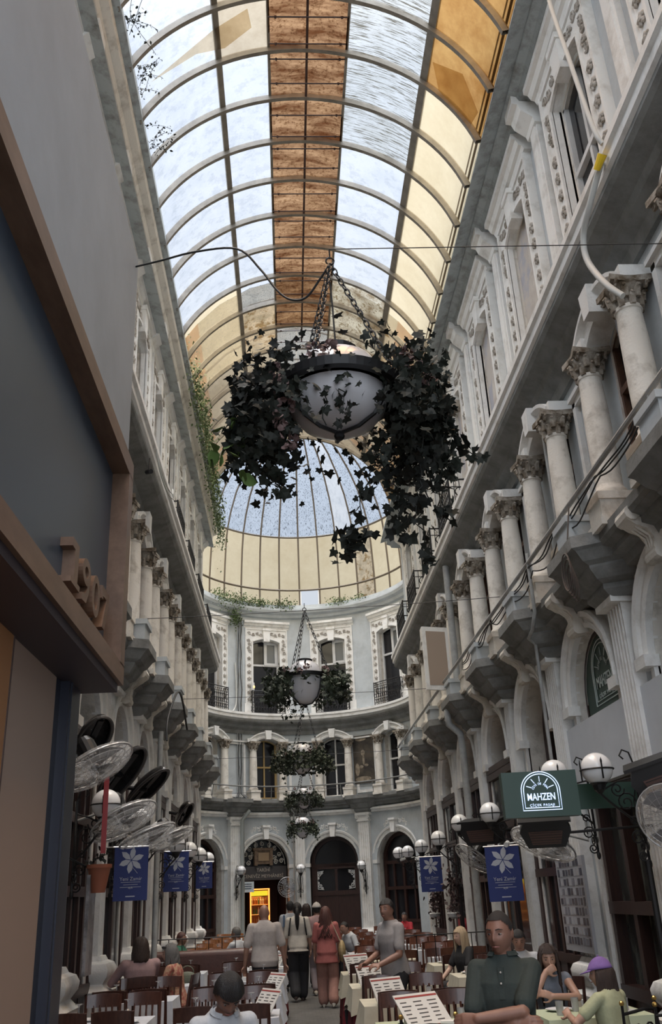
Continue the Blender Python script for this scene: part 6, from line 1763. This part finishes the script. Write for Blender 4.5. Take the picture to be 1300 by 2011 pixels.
def ik(S, W, a, b, hint):
    S, W = Vector(S), Vector(W); d = W-S; L = min(d.length, (a+b)*0.995); u = d.normalized()
    x = (a*a-b*b+L*L)/(2*L); h = math.sqrt(max(0, a*a-x*x))
    hv = Vector(hint); hv = (hv-u*hv.dot(u)).normalized()
    return S+u*x+hv*h, S+u*L
def hand(mb, W, d, nrm, curl=0.5, k=1.0, side=1, fine=True):
    """palm and five fingers; d = pointing direction, nrm = out of the back of the hand"""
    d = Vector(d).normalized(); n = Vector(nrm); n = (n-d*n.dot(d)).normalized(); s = d.cross(n)*side
    W = Vector(W)
    rows = []
    for t, w, th in ((0, 0.026, 0.018), (0.03, 0.034, 0.016), (0.07, 0.041, 0.014), (0.095, 0.04, 0.012)):
        c = W+d*t*k
        rows.append([c+s*cos(2*PI*j/12)*w*k+n*sin(2*PI*j/12)*th*k for j in range(12)])
    mb.grid(rows, closed_u=True, cap0=True, cap1=True)
    for i, (off, L) in enumerate(((-0.030, 0.072), (-0.010, 0.082), (0.011, 0.077), (0.030, 0.060))):
        p = W+d*0.088*k+s*off*k; pts = [p]; a = 0; dirv = d
        for q in (0.45, 0.32, 0.23):
            a += curl*0.95; dirv = d*cos(a)-n*sin(a); p = p+dirv*L*q*k; pts.append(p)
        r = 0.0088*k
        mb.tube([W+d*0.06*k+s*off*k]+pts, [r*1.1, r*1.1, r, r*0.92, r*0.75], 7)
        mb.ball(pts[-1], r*0.75, 6, 5)
    p = W+d*0.025*k-s*0.025*k; q1 = p+(d*0.5-s*0.75-n*0.25).normalized()*0.04*k; q2 = q1+(d*0.8-s*0.35-n*0.3).normalized()*0.032*k; q3 = q2+(d*0.9-n*0.3).normalized()*0.024*k
    mb.tube([p, q1, q2, q3], [0.015*k, 0.0125*k, 0.0105*k, 0.008*k], 8); mb.ball(q3, 0.008*k, 6, 5)
def remesh(o, v, it=3, f=0.6):
    m_ = o.modifiers.new('surface', 'REMESH'); m_.mode = 'VOXEL'; m_.voxel_size = v; m_.use_smooth_shade = True
    s = o.modifiers.new('soften', 'SMOOTH'); s.iterations = it; s.factor = f
    dg = bpy.context.evaluated_depsgraph_get(); me = bpy.data.meshes.new_from_object(o.evaluated_get(dg))
    old = o.data; o.modifiers.clear(); o.data = me; me.name = o.name; bpy.data.meshes.remove(old)
    me.polygons.foreach_set('use_smooth', [True]*len(me.polygons))
    return o
LIP = mat('lips', (0.26, 0.10, 0.085), 0.5)
EYEW = mat('eye_white', (0.22, 0.19, 0.18), 0.3); EYEB = mat('dark_iris', (0.02, 0.012, 0.01), 0.2)
def person(label, pos, face, H=1.70, skin=None, shirt=None, trousers=None, hair=None, hair_style='short', sit=False, lean=0.0, twist=0.0,
           head=(0, 0), arms=None, sleeve=0.5, legs=None, width=1.0, vox=0.011, extra=None, neck='round', shirt_name='shirt', shoes=None, cap=None, beltz=None, top_len=0.0, skirt=False, seat_z=0.45):
    """pos = floor point (x, y); face = heading in degrees, 0 looks towards the camera (-y), positive turns to the picture's left"""
    skin = skin or SKIN
    k = H/1.70
    pel = Vector((0, 0, 0.93 if not sit else seat_z+0.13)); 
    U = rotm(twist, lean)         # upper body about the pelvis
    up_ = lambda p: pel+U @ (Vector(p)-Vector((0, 0, 0.93)))
    root_loc = (pos[0], pos[1], FLOOR)
    rz = -rad(face)
    # skeleton
    sh = {s: up_((s*0.172*width, 0.01, 1.385)) for s in (-1, 1)}
    neck0, neck1 = up_((0, 0.012, 1.40)), up_((0, -0.004, 1.50))
    hc = up_((0, -0.018, 1.576))
    HM = U @ rotm(head[0], head[1])
    HT = lambda p: hc+HM @ Vector(p)
    # legs
    J = {}
    for s in (-1, 1):
        hip = pel+Vector((s*0.092, 0, -0.03))
        if sit:
            knee = hip+Vector((s*0.05, -0.42, 0.02)); ank = Vector((knee.x, knee.y+0.05, 0.08))
        else:
            ft = (legs or {}).get(s, (s*0.10, 0.0, 0.0))
            ank = Vector((ft[0], ft[1], 0.085+ft[2]))
            knee, ank = ik(hip, ank, 0.43, 0.42, (s*0.1, -1, 0))
        J[s] = (hip, knee, ank)
    body = MB()
    # torso
    def torso(mb, g=0.0, z0=0.84, wid=1.0, bulge=0.0):
        rows = []
        for z, rx, ry, yo in ((0.84, 0.135, 0.105, 0.01), (0.92, 0.163, 0.118, 0.012), (1.02, 0.152, 0.108, 0.0), (1.12, 0.148, 0.105, -0.005), (1.24, 0.163, 0.116, -0.008), (1.32, 0.165, 0.112, 0.0), (1.375, 0.150, 0.092, 0.01), (1.415, 0.115, 0.078, 0.014), (1.445, 0.085, 0.068, 0.014), (1.465, 0.062, 0.06, 0.012)):
            if z < z0-1e-6: continue
            e_ = 0.014 if (g > 0 and z < 1.06) else 0.0
            w_ = rx*width*wid+g+e_; d_ = ry*(0.5+0.5*width)+g+e_
            row = []
            for j in range(24):
                a = 2*PI*j/24; q = 0.85
                x = w_*math.copysign(abs(cos(a))**q, cos(a)); y = d_*math.copysign(abs(sin(a))**q, sin(a))+yo
                p = Vector((x, y, z))
                row.append(up_(p) if z > 0.95 else up_(p).lerp(pel+(p-Vector((0, 0, 0.93))), 0.5 if z > 0.9 else 1.0))
            rows.append(row)
        mb.grid(rows, closed_u=True, cap0=True, cap1=True)
    torso(body)
    body.tube([neck0, neck1, HT((0, 0.012, -0.055))], [0.064, 0.056, 0.054], 14)
    body.grid([[HT(p) for p in r] for r in head_grid()], closed_u=True)
    for s in (-1, 1):
        body.ball(HT((s*0.074, 0.012, -0.004)), (0.011, 0.020, 0.031), 8, 8, rot=HM)
    A = {}
    for s in (-1, 1):
        spec = (arms or {}).get(s, None)
        S = sh[s]
        if spec is None: spec = {'hand': (s*0.24, -0.06, 0.80) if not sit else (s*0.16, -0.36, 0.66), 'hint': (s*0.6, 0.8, 0), 'dir': (0, -0.2, -1) if not sit else (0, -1, -0.1), 'n': (s, -0.3, 0) if not sit else (0, 0, 1), 'local': sit}
        Wt = Vector(spec['hand'])
        if not spec.get('local', False) : Wt = Wt if spec.get('abs') else up_(Wt)
        E_, W_ = ik(S, Wt, 0.285, 0.255, spec.get('hint', (s*0.6, 0.8, -0.3)))
        A[s] = (S, E_, W_)
        f_ = width**0.5
        limb(body, [S, E_, W_], [0.052*f_, 0.041*f_, 0.029])
        dv = spec.get('dir'); dv = Vector(dv) if dv else (W_-E_)
        hand(body, W_-dv.normalized()*0.01, dv, spec.get('n', (0, 0, 1)), spec.get('curl', 0.45), 1.0, s)
    for s in (-1, 1):
        hip, knee, ank = J[s]
        limb(body, [hip, knee, ank], [0.088, 0.056, 0.038])
        fd = Vector((s*0.02, -0.16, -0.045))
        limb(body, [ank, ank+fd*0.6+Vector((0, 0, -0.01)), ank+fd], [0.04, 0.036, 0.026], 8)
        body.ball(ank+Vector((0, 0.035, -0.045)), 0.035, 8, 6)
    o = body.build('person', skin); o.location = root_loc; o.rotation_euler = (0, 0, rz); o.scale = (k, k, k)
    remesh(o, vox)
    tag(o, label, 'person')
    if sit and CHAIRS:
        best = min(CHAIRS, key=lambda c: (c.location.x-pos[0])**2+(c.location.y-pos[1])**2)
        if (best.location.xy-Vector(pos)).length < 0.75:
            CHAIRS.remove(best)
            best.location = (pos[0]+0.06*sin(rz)*0, pos[1], FLOOR+max(0, (seat_z-0.45))*0.6); best.rotation_euler = (0, 0, rz)
    # eyes, brows, mouth
    for s in (-1, 1):
        ey = MB().ball(HT((s*0.032, -0.0735, 0.010)), (0.0125, 0.009, 0.005), 10, 8, rot=HM).build('eye', EYEW, o)
        MB().ball(HT((s*0.032-0.001, -0.0815, 0.010)), (0.0056, 0.003, 0.0047), 8, 6, rot=HM).build('iris', EYEB, ey)
        MB().tube([HT((s*0.015, -0.0905, 0.034)), HT((s*0.034, -0.087, 0.0385)), HT((s*0.053, -0.073, 0.032))], [0.003, 0.0035, 0.0015], 6).build('eyebrow', hair or HAIRD, o)
    mb = MB(); mb.tube([HT((-0.023, -0.0885, -0.0565)), HT((0, -0.0985, -0.0555)), HT((0.023, -0.0885, -0.0565))], [0.002, 0.0055, 0.002], 6); mb.build('lips', LIP, o)
    # clothes
    if shirt:
        g = 0.014; mb = MB(); torso(mb, g, 0.84 if top_len >= 0 else 0.92, 1.0)
        if top_len > 0:
            rows = []
            for z, e in ((0.95, 0.0), (0.9-top_len*0.5, 0.02), (0.9-top_len, 0.035)):
                rows.append([pel+Vector((0, 0, z-0.93))+Vector(((0.163*width+g+e)*cos(2*PI*j/20), (0.118+g+e)*sin(2*PI*j/20)+0.01, 0)) for j in range(20)])
            mb.grid(rows, closed_u=True, cap0=True, cap1=True)
        for s in (-1, 1):
            S, E_, W_ = A[s]; f_ = width**0.5
            inner = S+(up_((0, 0.01, 1.36))-S)*0.3
            if sleeve <= 1: end = S.lerp(E_, sleeve); limb(mb, [inner, S, end], [0.062, 0.060*f_, 0.058*f_+0.003])
            else: end = E_.lerp(W_, min(0.96, sleeve-1)); limb(mb, [inner, S, E_, end], [0.062, 0.059*f_, 0.052*f_, 0.043])
        sh_o = mb.build(shirt_name, shirt, o); remesh(sh_o, vox*1.1, 2)
        if neck == 'collar':
            cb_ = MB(); rows = []
            for q, (r, dz) in enumerate(((0.074, 0.0), (0.078, 0.035), (0.095, 0.012))):
                row = []
                for j in range(21):
                    a = rad(-62)+rad(304)*j/20; a2 = a+PI/2+rad(0)
                    dip = 0.03*(1-abs(j-10)/10 < 0.25)
                    row.append(up_((r*1.02*sin(a+PI+rad(-90)+rad(0)) if False else r*cos(rad(-62+0)+rad(304)*j/20+0), r*0.92*sin(rad(-62)+rad(304)*j/20)+0.008, 1.445+dz-0.025*(1-abs((j-10)/10)**1)*0)))
                rows.append(row)
            cb_.grid(rows); c_ = cb_.build('collar', shirt, sh_o, smooth=True)
    if trousers:
        mb = MB(); rows = []
        for z, rx, ry in ((0.80, 0.15, 0.11), (0.86, 0.165, 0.125), (0.93, 0.172, 0.128), (1.0, 0.160, 0.118)):
            rows.append([pel+Vector(((rx*width+0.006)*cos(2*PI*j/20), (ry+0.006)*sin(2*PI*j/20)+0.012, z-0.93)) for j in range(20)])
        mb.grid(rows, closed_u=True, cap0=True, cap1=True)
        for s in (-1, 1):
            hip, knee, ank = J[s]
            limb(mb, [hip, knee, ank+(knee-ank)*0.08], [0.108, 0.075, 0.066] if not skirt else [0.12, 0.11, 0.10])
        t_ = mb.build('trousers', trousers, o); remesh(t_, vox*1.15, 2)
    if shoes:
        mb = MB()
        for s in (-1, 1):
            ank = J[s][2]; rows = []
            for y, w_, h_ in ((0.07, 0.02, 0.05), (0.05, 0.037, 0.075), (-0.02, 0.041, 0.085), (-0.1, 0.046, 0.055), (-0.17, 0.036, 0.04), (-0.2, 0.012, 0.02)):
                c = Vector((ank.x+s*0.02*(-y/0.2 if y < 0 else 0), ank.y+y, ank.z-0.085))
                rows.append([c+Vector((w_*cos(2*PI*j/12), 0, h_/2+h_/2*sin(2*PI*j/12))) for j in range(12)])
            mb.grid(rows, closed_u=True, cap0=True, cap1=True)
        mb.build('shoes', shoes, o, smooth=True)
    # hair
    hm = hair or HAIRD
    if hair_style != 'bald':
        gr = {'short': 0.010, 'buzz': 0.005, 'thick': 0.020, 'long': 0.016, 'bun': 0.016, 'curly': 0.03}[hair_style if hair_style in ('short', 'buzz', 'thick', 'long', 'bun', 'curly') else 'long']
        mb = MB(); G = head_grid(40, 30, gr)
        base = len(mb.v); idx = {}
        def keep(p):
            f = -p.y
            line = 0.062 if f > 0.05 else (0.062-(0.05-f)*(1.15 if hair_style in ('short', 'buzz', 'thick') else 1.5))
            if hair_style == 'buzz': line += 0.018 if f > 0.02 else 0
            lo = -0.07 if hair_style in ('short', 'buzz', 'thick') else -0.11
            return p.z > max(line, lo)
        for i in range(len(G)-1):
            for j in range(40):
                q = [G[i][j], G[i][(j+1) % 40], G[i+1][(j+1) % 40], G[i+1][j]]
                c = sum(q, Vector())/4
                if keep(c): mb.face([HT(v) for v in q])
        h_ = mb.build('hair', hm, o, smooth=True, ang=180)
        R_ = random.Random(len(label))
        def strands(n, L, ang0, ang1, wave, r=0.012, name='long_hair', spread=0.02):
            mb = MB()
            for i in range(n):
                a = rad(ang0+(ang1-ang0)*(i+0.5)/n)   # 0 = front, 180 = back
                u_ = Vector((sin(a), -cos(a), 0)); jt = R_.uniform(-.006, .006)
                pts = [hc+HM @ (Vector((0.030*u_.x, 0.036*u_.y+0.012, 0.121+jt))), hc+HM @ (Vector((0.068*u_.x, 0.078*u_.y+0.012, 0.088+jt))), hc+HM @ (Vector((0.088*u_.x, 0.104*u_.y+0.010, 0.03)))]
                if cap: pts = [hc+HM @ (Vector((0.070*u_.x, 0.084*u_.y+0.012, 0.045)))]+[hc+HM @ (Vector((0.082*u_.x, 0.098*u_.y+0.010, 0.02)))]*1+[hc+HM @ (Vector((0.088*u_.x, 0.104*u_.y+0.010, 0.0)))]
                for q in range(6):
                    t = (q+1)/6; w_ = wave*sin(q*2.1+i)
                    pts.append(hc+HM @ Vector((0.090*u_.x, 0.106*u_.y+0.010, 0.0))+Vector((w_+spread*t*u_.x, 0.035*t*(1 if u_.y > 0 else 0.2)+w_*0.6, -L*t*R_.uniform(0.96, 1.04))))
                mb.tube(pts, [r*0.8, r, r*1.1, r*1.1, r*1.1, r, r*0.9, r*0.7, r*0.3], 6)
            return mb.build(name, hm, h_, smooth=True, ang=180)
        if hair_style == 'long': strands(30, 0.42, 62, 298, 0.006, 0.016)
        if hair_style == 'bob': strands(30, 0.17, 62, 298, 0.006, 0.018)
        if hair_style == 'curly':
            strands(34, 0.42, 50, 310, 0.022, 0.017, 'curly_hair', 0.07)
        if hair_style == 'ponytail':
            mb = MB(); p0 = HT((0, 0.10, 0.03)); mb.ball(p0, 0.03, 10, 8)
            for i in range(7):
                a = 2*PI*i/7; pts = [p0+Vector((0.012*cos(a), 0.012*sin(a), 0))]
                for q in range(1, 8): pts.append(p0+Vector((0.026*cos(a)*sin(PI*q/8), 0.05+0.018*sin(a)*sin(PI*q/8), -0.056*q)))
                mb.tube(pts, [0.016, 0.02, 0.021, 0.02, 0.018, 0.015, 0.01, 0.004], 6)
            mb.build('ponytail', hm, h_, smooth=True, ang=180)
    if cap:
        mb = MB(); G = head_grid(36, 26, 0.024)
        for i in range(len(G)-1):
            for j in range(36):
                q = [G[i][j], G[i][(j+1) % 36], G[i+1][(j+1) % 36], G[i+1][j]]
                if (sum(q, Vector())/4).z > 0.036: mb.face([HT(v) for v in q])
        rows = []
        for e in (0, 1):
            rows.append([HT((0.082*sin(a)*(1-0.05*e), -0.105*cos(a)-0.08*e*cos(a)**0.7*1.0, 0.042-0.025*e+0.012*e*abs(sin(a)))) for a in [rad(-62+124*j/12) for j in range(13)]])
        b_ = MB().grid(rows)
        c_ = mb.build('cap', cap, o, smooth=True, ang=180)
        so = c_.modifiers.new('thickness', 'SOLIDIFY'); so.thickness = 0.006
        v_ = b_.build('visor', cap, c_, smooth=True); so = v_.modifiers.new('thickness', 'SOLIDIFY'); so.thickness = 0.006
        MB().ball(HT((0, 0.012, 0.146)), 0.008, 8, 6).build('button', cap, c_)
    if extra: extra(o, up_, HT, A, hc, HM)
    return o

POLO = cloth('dark_green_polo', (0.030, 0.043, 0.040)); WSH = cloth('white_shirt_cloth', (0.50, 0.52, 0.55)); BEI = cloth('beige_shirt_cloth', (0.44, 0.39, 0.36))
DKT = cloth('dark_trouser_cloth', (0.022, 0.022, 0.026)); GRT = cloth('grey_tee_cloth', (0.30, 0.28, 0.28)); LIM = cloth('pale_lime_tee', (0.42, 0.44, 0.28)); GBL = cloth('grey_blue_vest', (0.17, 0.19, 0.23))
PINK = cloth('dusty_pink_top', (0.38, 0.25, 0.25)); CORAL = cloth('coral_top', (0.36, 0.11, 0.10)); CREAMT = cloth('cream_top', (0.52, 0.48, 0.42)); BLK = cloth('black_top', (0.015, 0.015, 0.017))
PEACH = cloth('peach_trousers', (0.40, 0.21, 0.17)); LILT = cloth('lilac_grey_trousers', (0.25, 0.21, 0.23)); GREENK = cloth('green_top', (0.03, 0.14, 0.09)); PALEB = cloth('pale_blue_top', (0.40, 0.45, 0.52)); REDT = cloth('red_top', (0.40, 0.02, 0.03))
PATT = mat('patterned_coral_blouse', (0.40, 0.25, 0.16), 0.85, col2=(0.28, 0.08, 0.06), scale=22, lo=0.45, hi=0.55)
PURP = cloth('purple_cap_cloth', (0.20, 0.115, 0.34)); CAPW = cloth('pale_cap_cloth', (0.5, 0.47, 0.44))
GREYH = mat('grey_hair', (0.10, 0.095, 0.09), 0.6, bump=0.4, bscale=90); BLONDE = mat('blonde_hair', (0.40, 0.30, 0.19), 0.5, bump=0.5, bscale=90, stretch=(3, 3, 0.3)); BRNH = mat('dark_brown_hair', (0.035, 0.02, 0.015), 0.45, bump=0.5, bscale=90, stretch=(3, 3, 0.3)); AUB = mat('auburn_hair', (0.075, 0.025, 0.02), 0.5, bump=0.5, bscale=90)
SKIND = mat('tanned_skin', (0.26, 0.135, 0.095), 0.5, col2=(0.21, 0.105, 0.075), scale=10, bump=0.04, bscale=160)
TANS = mat('light_tan_skin', (0.40, 0.235, 0.17), 0.5)
STUB = mat('buzzed_grey_hair', (0.018, 0.016, 0.016), 0.8)

def polo_extra(o, up_, HT, A, hc, HM):
    mb = MB(); mb.box(-0.016, 0.016, -0.138, -0.125, 1.24, 1.40)
    q = MB()
    q.add(mb, None); q.map(lambda p: up_((p[0], p[1]-0.0 if p[2] < 1.3 else p[1]+(p[2]-1.3)*0.28, p[2])))
    q.build('placket', POLO, o)
    b = MB()
    for z, y in ((1.375, -0.118), (1.32, -0.136)): b.ball(up_((0, y, z)), 0.006, 8, 6)
    b.build('button', mat('pale_button', (0.5, 0.48, 0.45), 0.4), o)
person('standing man with cropped hair in a dark green polo shirt, forearms crossed', (1.22, 5.75), 22, 1.685, SKIND, POLO, DKT, STUB, 'buzz', head=(rad(-12), rad(9)), sleeve=0.8, width=0.94, vox=0.0058, neck='collar', shoes=BLK, extra=polo_extra,
       arms={1: {'hand': (-0.13, -0.26, 1.16), 'hint': (0.9, -0.35, -0.6), 'dir': (-1, -0.05, -0.10), 'n': (0, -1, 0.25), 'curl': 0.35}, -1: {'hand': (0.07, -0.20, 1.13), 'hint': (-0.9, -0.2, -0.6), 'dir': (1, -0.1, 0.05), 'n': (0, -1, 0.3), 'curl': 0.3}})
person('seated man in a white shirt bending his head low, bottom left', (-0.50, 6.5), -22, 1.72, SKIND, WSH, DKT, HAIRD, 'thick', sit=True, lean=rad(22), head=(rad(-4), rad(28)), sleeve=0.7, width=0.95, vox=0.0075, neck='collar', seat_z=0.54)
person('dark-haired woman in a grey-blue vest resting her mouth on her hand', (2.50, 9.72), 8, 1.62, TANS, GBL, DKT, BRNH, 'long', sit=True, lean=rad(10), head=(0, rad(2)), sleeve=0.12, width=0.9, vox=0.0085, shirt_name='vest',
       arms={-1: {'hand': (-0.05, -0.155, 1.49), 'hint': (-0.5, -0.6, -0.8), 'dir': (0.85, -0.1, 0.35), 'n': (0, -1, 0.2), 'curl': 0.9}, 1: {'hand': (-0.02, -0.30, 1.30), 'hint': (0.8, -0.5, -0.5), 'dir': (-0.9, -0.1, 0.3), 'n': (0, -1, 0.3), 'curl': 0.6}})
person('girl in a purple cap and pale lime tee seen from behind, long dark hair', (2.60, 8.12), 146, 1.56, TANS, LIM, DKT, BRNH, 'long', sit=True, lean=rad(8), head=(rad(38), 0), sleeve=0.62, width=0.88, vox=0.0085, cap=PURP, shirt_name='tee',
       arms={1: {'hand': (0.18, -0.33, 1.28), 'hint': (0.8, -0.1, -0.6), 'dir': (-0.3, -0.8, 0.5), 'n': (0.6, 0, 0.6), 'curl': 0.6}})
person('man seated behind the woman in the vest, only his dark hair and brow showing', (2.75, 11.95), 10, 1.70, SKIN, WSH, DKT, HAIRD, 'short', sit=True, lean=rad(8), head=(0, rad(14)), vox=0.012)
person('blonde woman in a black top seated beyond the man in the polo', (2.50, 14.25), 65, 1.66, SKINP, BLK, DKT, BLONDE, 'long', sit=True, lean=rad(6), sleeve=0.7, width=0.92, vox=0.012)
person('standing waiter in a pale grey tee turning his head to the aisle', (1.2, 11.75), 62, 1.76, SKIND, GRT, DKT, HAIRD, 'short', head=(rad(25), 0), sleeve=0.72, lean=rad(4), vox=0.010, shirt_name='tee', shoes=BLK,
       arms={1: {'hand': (0.16, -0.30, 1.04), 'hint': (0.5, 0.8, -0.6), 'dir': (-0.3, -1, 0.0), 'n': (0.5, 0, 1), 'curl': 0.6}, -1: {'hand': (-0.14, -0.30, 1.04), 'hint': (-0.5, 0.8, -0.6), 'dir': (0.3, -1, 0.0), 'n': (-0.5, 0, 1), 'curl': 0.6}})
person('small child in a pale blue top in front of the grey-tee waiter', (1.02, 13.05), 120, 1.25, TANS, PALEB, DKT, BRNH, 'short', sit=True, lean=rad(12), sleeve=0.8, vox=0.010, shirt_name='top', seat_z=0.5)
person('bald man in a beige short-sleeved shirt walking away', (-0.43, 15.35), 176, 1.74, SKIN, BEI, DKT, GREYH, 'bald', sleeve=0.85, width=1.15, vox=0.010, neck='collar', shoes=BLK, legs={1: (0.10, -0.12, 0), -1: (-0.10, 0.14, 0.02)},
       arms={1: {'hand': (0.30, 0.0, 0.86), 'hint': (0.5, 0.8, 0)}, -1: {'hand': (-0.30, 0.0, 0.86), 'hint': (-0.5, 0.8, 0)}})
def pony_extra(o, up_, HT, A, hc, HM):
    mb = MB()
    for s in (-1, 1): mb.tube([up_((s*0.12, -0.13, 1.2)), up_((s*0.12, -0.09, 1.42)), up_((s*0.13, 0.08, 1.42)), up_((s*0.155, 0.135, 1.25)), up_((s*0.17, 0.08, 1.12))], 0.014, 6)
    mb.build('bag_strap', BLK, o)
person('woman with a long black ponytail, cream top and black trousers, walking away', (0.11, 19.3), 182, 1.73, TANS, CREAMT, DKT, HAIRD, 'ponytail', sleeve=0.95, width=1.0, vox=0.010, shirt_name='top', shoes=BRNH, extra=pony_extra, top_len=0.06, legs={1: (0.06, 0.16, 0.04), -1: (-0.06, -0.16, 0)}, skirt=True)
def curl_extra(o, up_, HT, A, hc, HM):
    mb = MB(); mb.ball(up_((-0.29, 0.05, 0.93)), (0.07, 0.16, 0.19), 14, 10); mb.build('shoulder_bag', mat('mustard_bag', (0.32, 0.24, 0.12), 0.7), o)
    mb = MB(); mb.tube([up_((-0.27, 0.05, 1.08)), up_((-0.16, -0.06, 1.44)), up_((-0.1, 0.06, 1.46)), up_((-0.28, 0.1, 1.06))], 0.012, 6); mb.build('bag_strap', mat('tan_strap', (0.35, 0.27, 0.2), 0.7), o)
person('woman with long curly dark hair, coral top and peach trousers, walking away', (0.62, 18.0), 184, 1.63, SKIN, CORAL, PEACH, AUB, 'curly', sleeve=0.9, width=1.05, vox=0.010, shirt_name='top', shoes=CREAMT, extra=curl_extra, top_len=0.16, legs={1: (0.09, -0.10, 0), -1: (-0.10, 0.15, 0.03)}, skirt=True)
person('person in a pale cap and dusty pink top walking ahead of the curly-haired woman', (0.52, 20.3), 176, 1.70, SKIND, PINK, LILT, HAIRD, 'short', sleeve=0.8, vox=0.012, cap=CAPW, shoes=CREAMT, shirt_name='top', legs={1: (0.08, 0.12, 0.02), -1: (-0.08, -0.12, 0)})
def pack_extra(o, up_, HT, A, hc, HM):
    mb = MB(); mb.tube([up_((0.12, -0.13, 1.15)), up_((0.14, -0.06, 1.44)), up_((0.14, 0.08, 1.42)), up_((0.16, 0.15, 1.2))], 0.02, 6, flat=0.4); mb.build('blue_strap', mat('blue_strap', (0.06, 0.10, 0.17), 0.7), o)
person('man in a white tee with a blue bag strap, farthest left of the walkers', (-0.03, 21.4), 174, 1.76, SKIN, WSH, DKT, HAIRD, 'short', sleeve=0.8, vox=0.012, shirt_name='tee', shoes=BLK, extra=pack_extra)
person('long-haired woman half hidden behind the ponytailed walker', (0.33, 22.0), 186, 1.68, TANS, PINK, DKT, BRNH, 'long', sleeve=0.9, vox=0.012, shirt_name='top', shoes=BLK)
person('seated man in a white shirt leaning over a table right of the aisle', (1.34, 20.55), 62, 1.74, SKIN, WSH, DKT, HAIRD, 'buzz', sit=True, lean=rad(24), head=(rad(10), rad(-12)), sleeve=0.8, vox=0.012)
person('seated balding man in a pale shirt just beyond the leather booth', (-1.05, 18.75), 120, 1.72, SKIN, WSH, DKT, GREYH, 'buzz', sit=True, sleeve=0.8, vox=0.012)
person('person in a green top seated by the left wall beyond the booth', (-2.1, 18.75), -80, 1.66, SKIN, GREENK, DKT, AUB, 'short', sit=True, sleeve=0.8, vox=0.012, shirt_name='top')
person('woman in a dusty pink blouse seen from behind, seated by the left wall', (-2.03, 13.4), 164, 1.74, SKINP, PINK, DKT, BRNH, 'bob', sit=True, sleeve=1.5, width=1.16, vox=0.010, head=(rad(-18), 0), shirt_name='blouse', seat_z=0.48,
       arms={1: {'hand': (0.22, -0.34, 1.16), 'hint': (0.8, 0.2, -0.6), 'dir': (-0.2, -1, 0), 'n': (0, 0, 1)}})
person('woman in a patterned coral blouse with sunglasses on her grey hair', (-1.55, 13.6), 100, 1.66, SKINP, PATT, DKT, GREYH, 'bob', sit=True, lean=rad(10), sleeve=1.4, width=1.08, vox=0.010, head=(rad(10), 0), shirt_name='blouse',
       extra=lambda o, up_, HT, A, hc, HM: MB().tube([HT((-0.085, -0.02, 0.085)), HT((-0.06, -0.075, 0.098)), HT((0, -0.088, 0.1)), HT((0.06, -0.075, 0.098)), HT((0.085, -0.02, 0.085))], [0.008, 0.016, 0.007, 0.016, 0.008], 6).build('sunglasses', BLK, o))
person('person in a red top at the far right end of the hall', (3.15, 27.3), 20, 1.66, SKIN, REDT, DKT, HAIRD, 'short', sit=True, sleeve=0.8, vox=0.014, shirt_name='top')
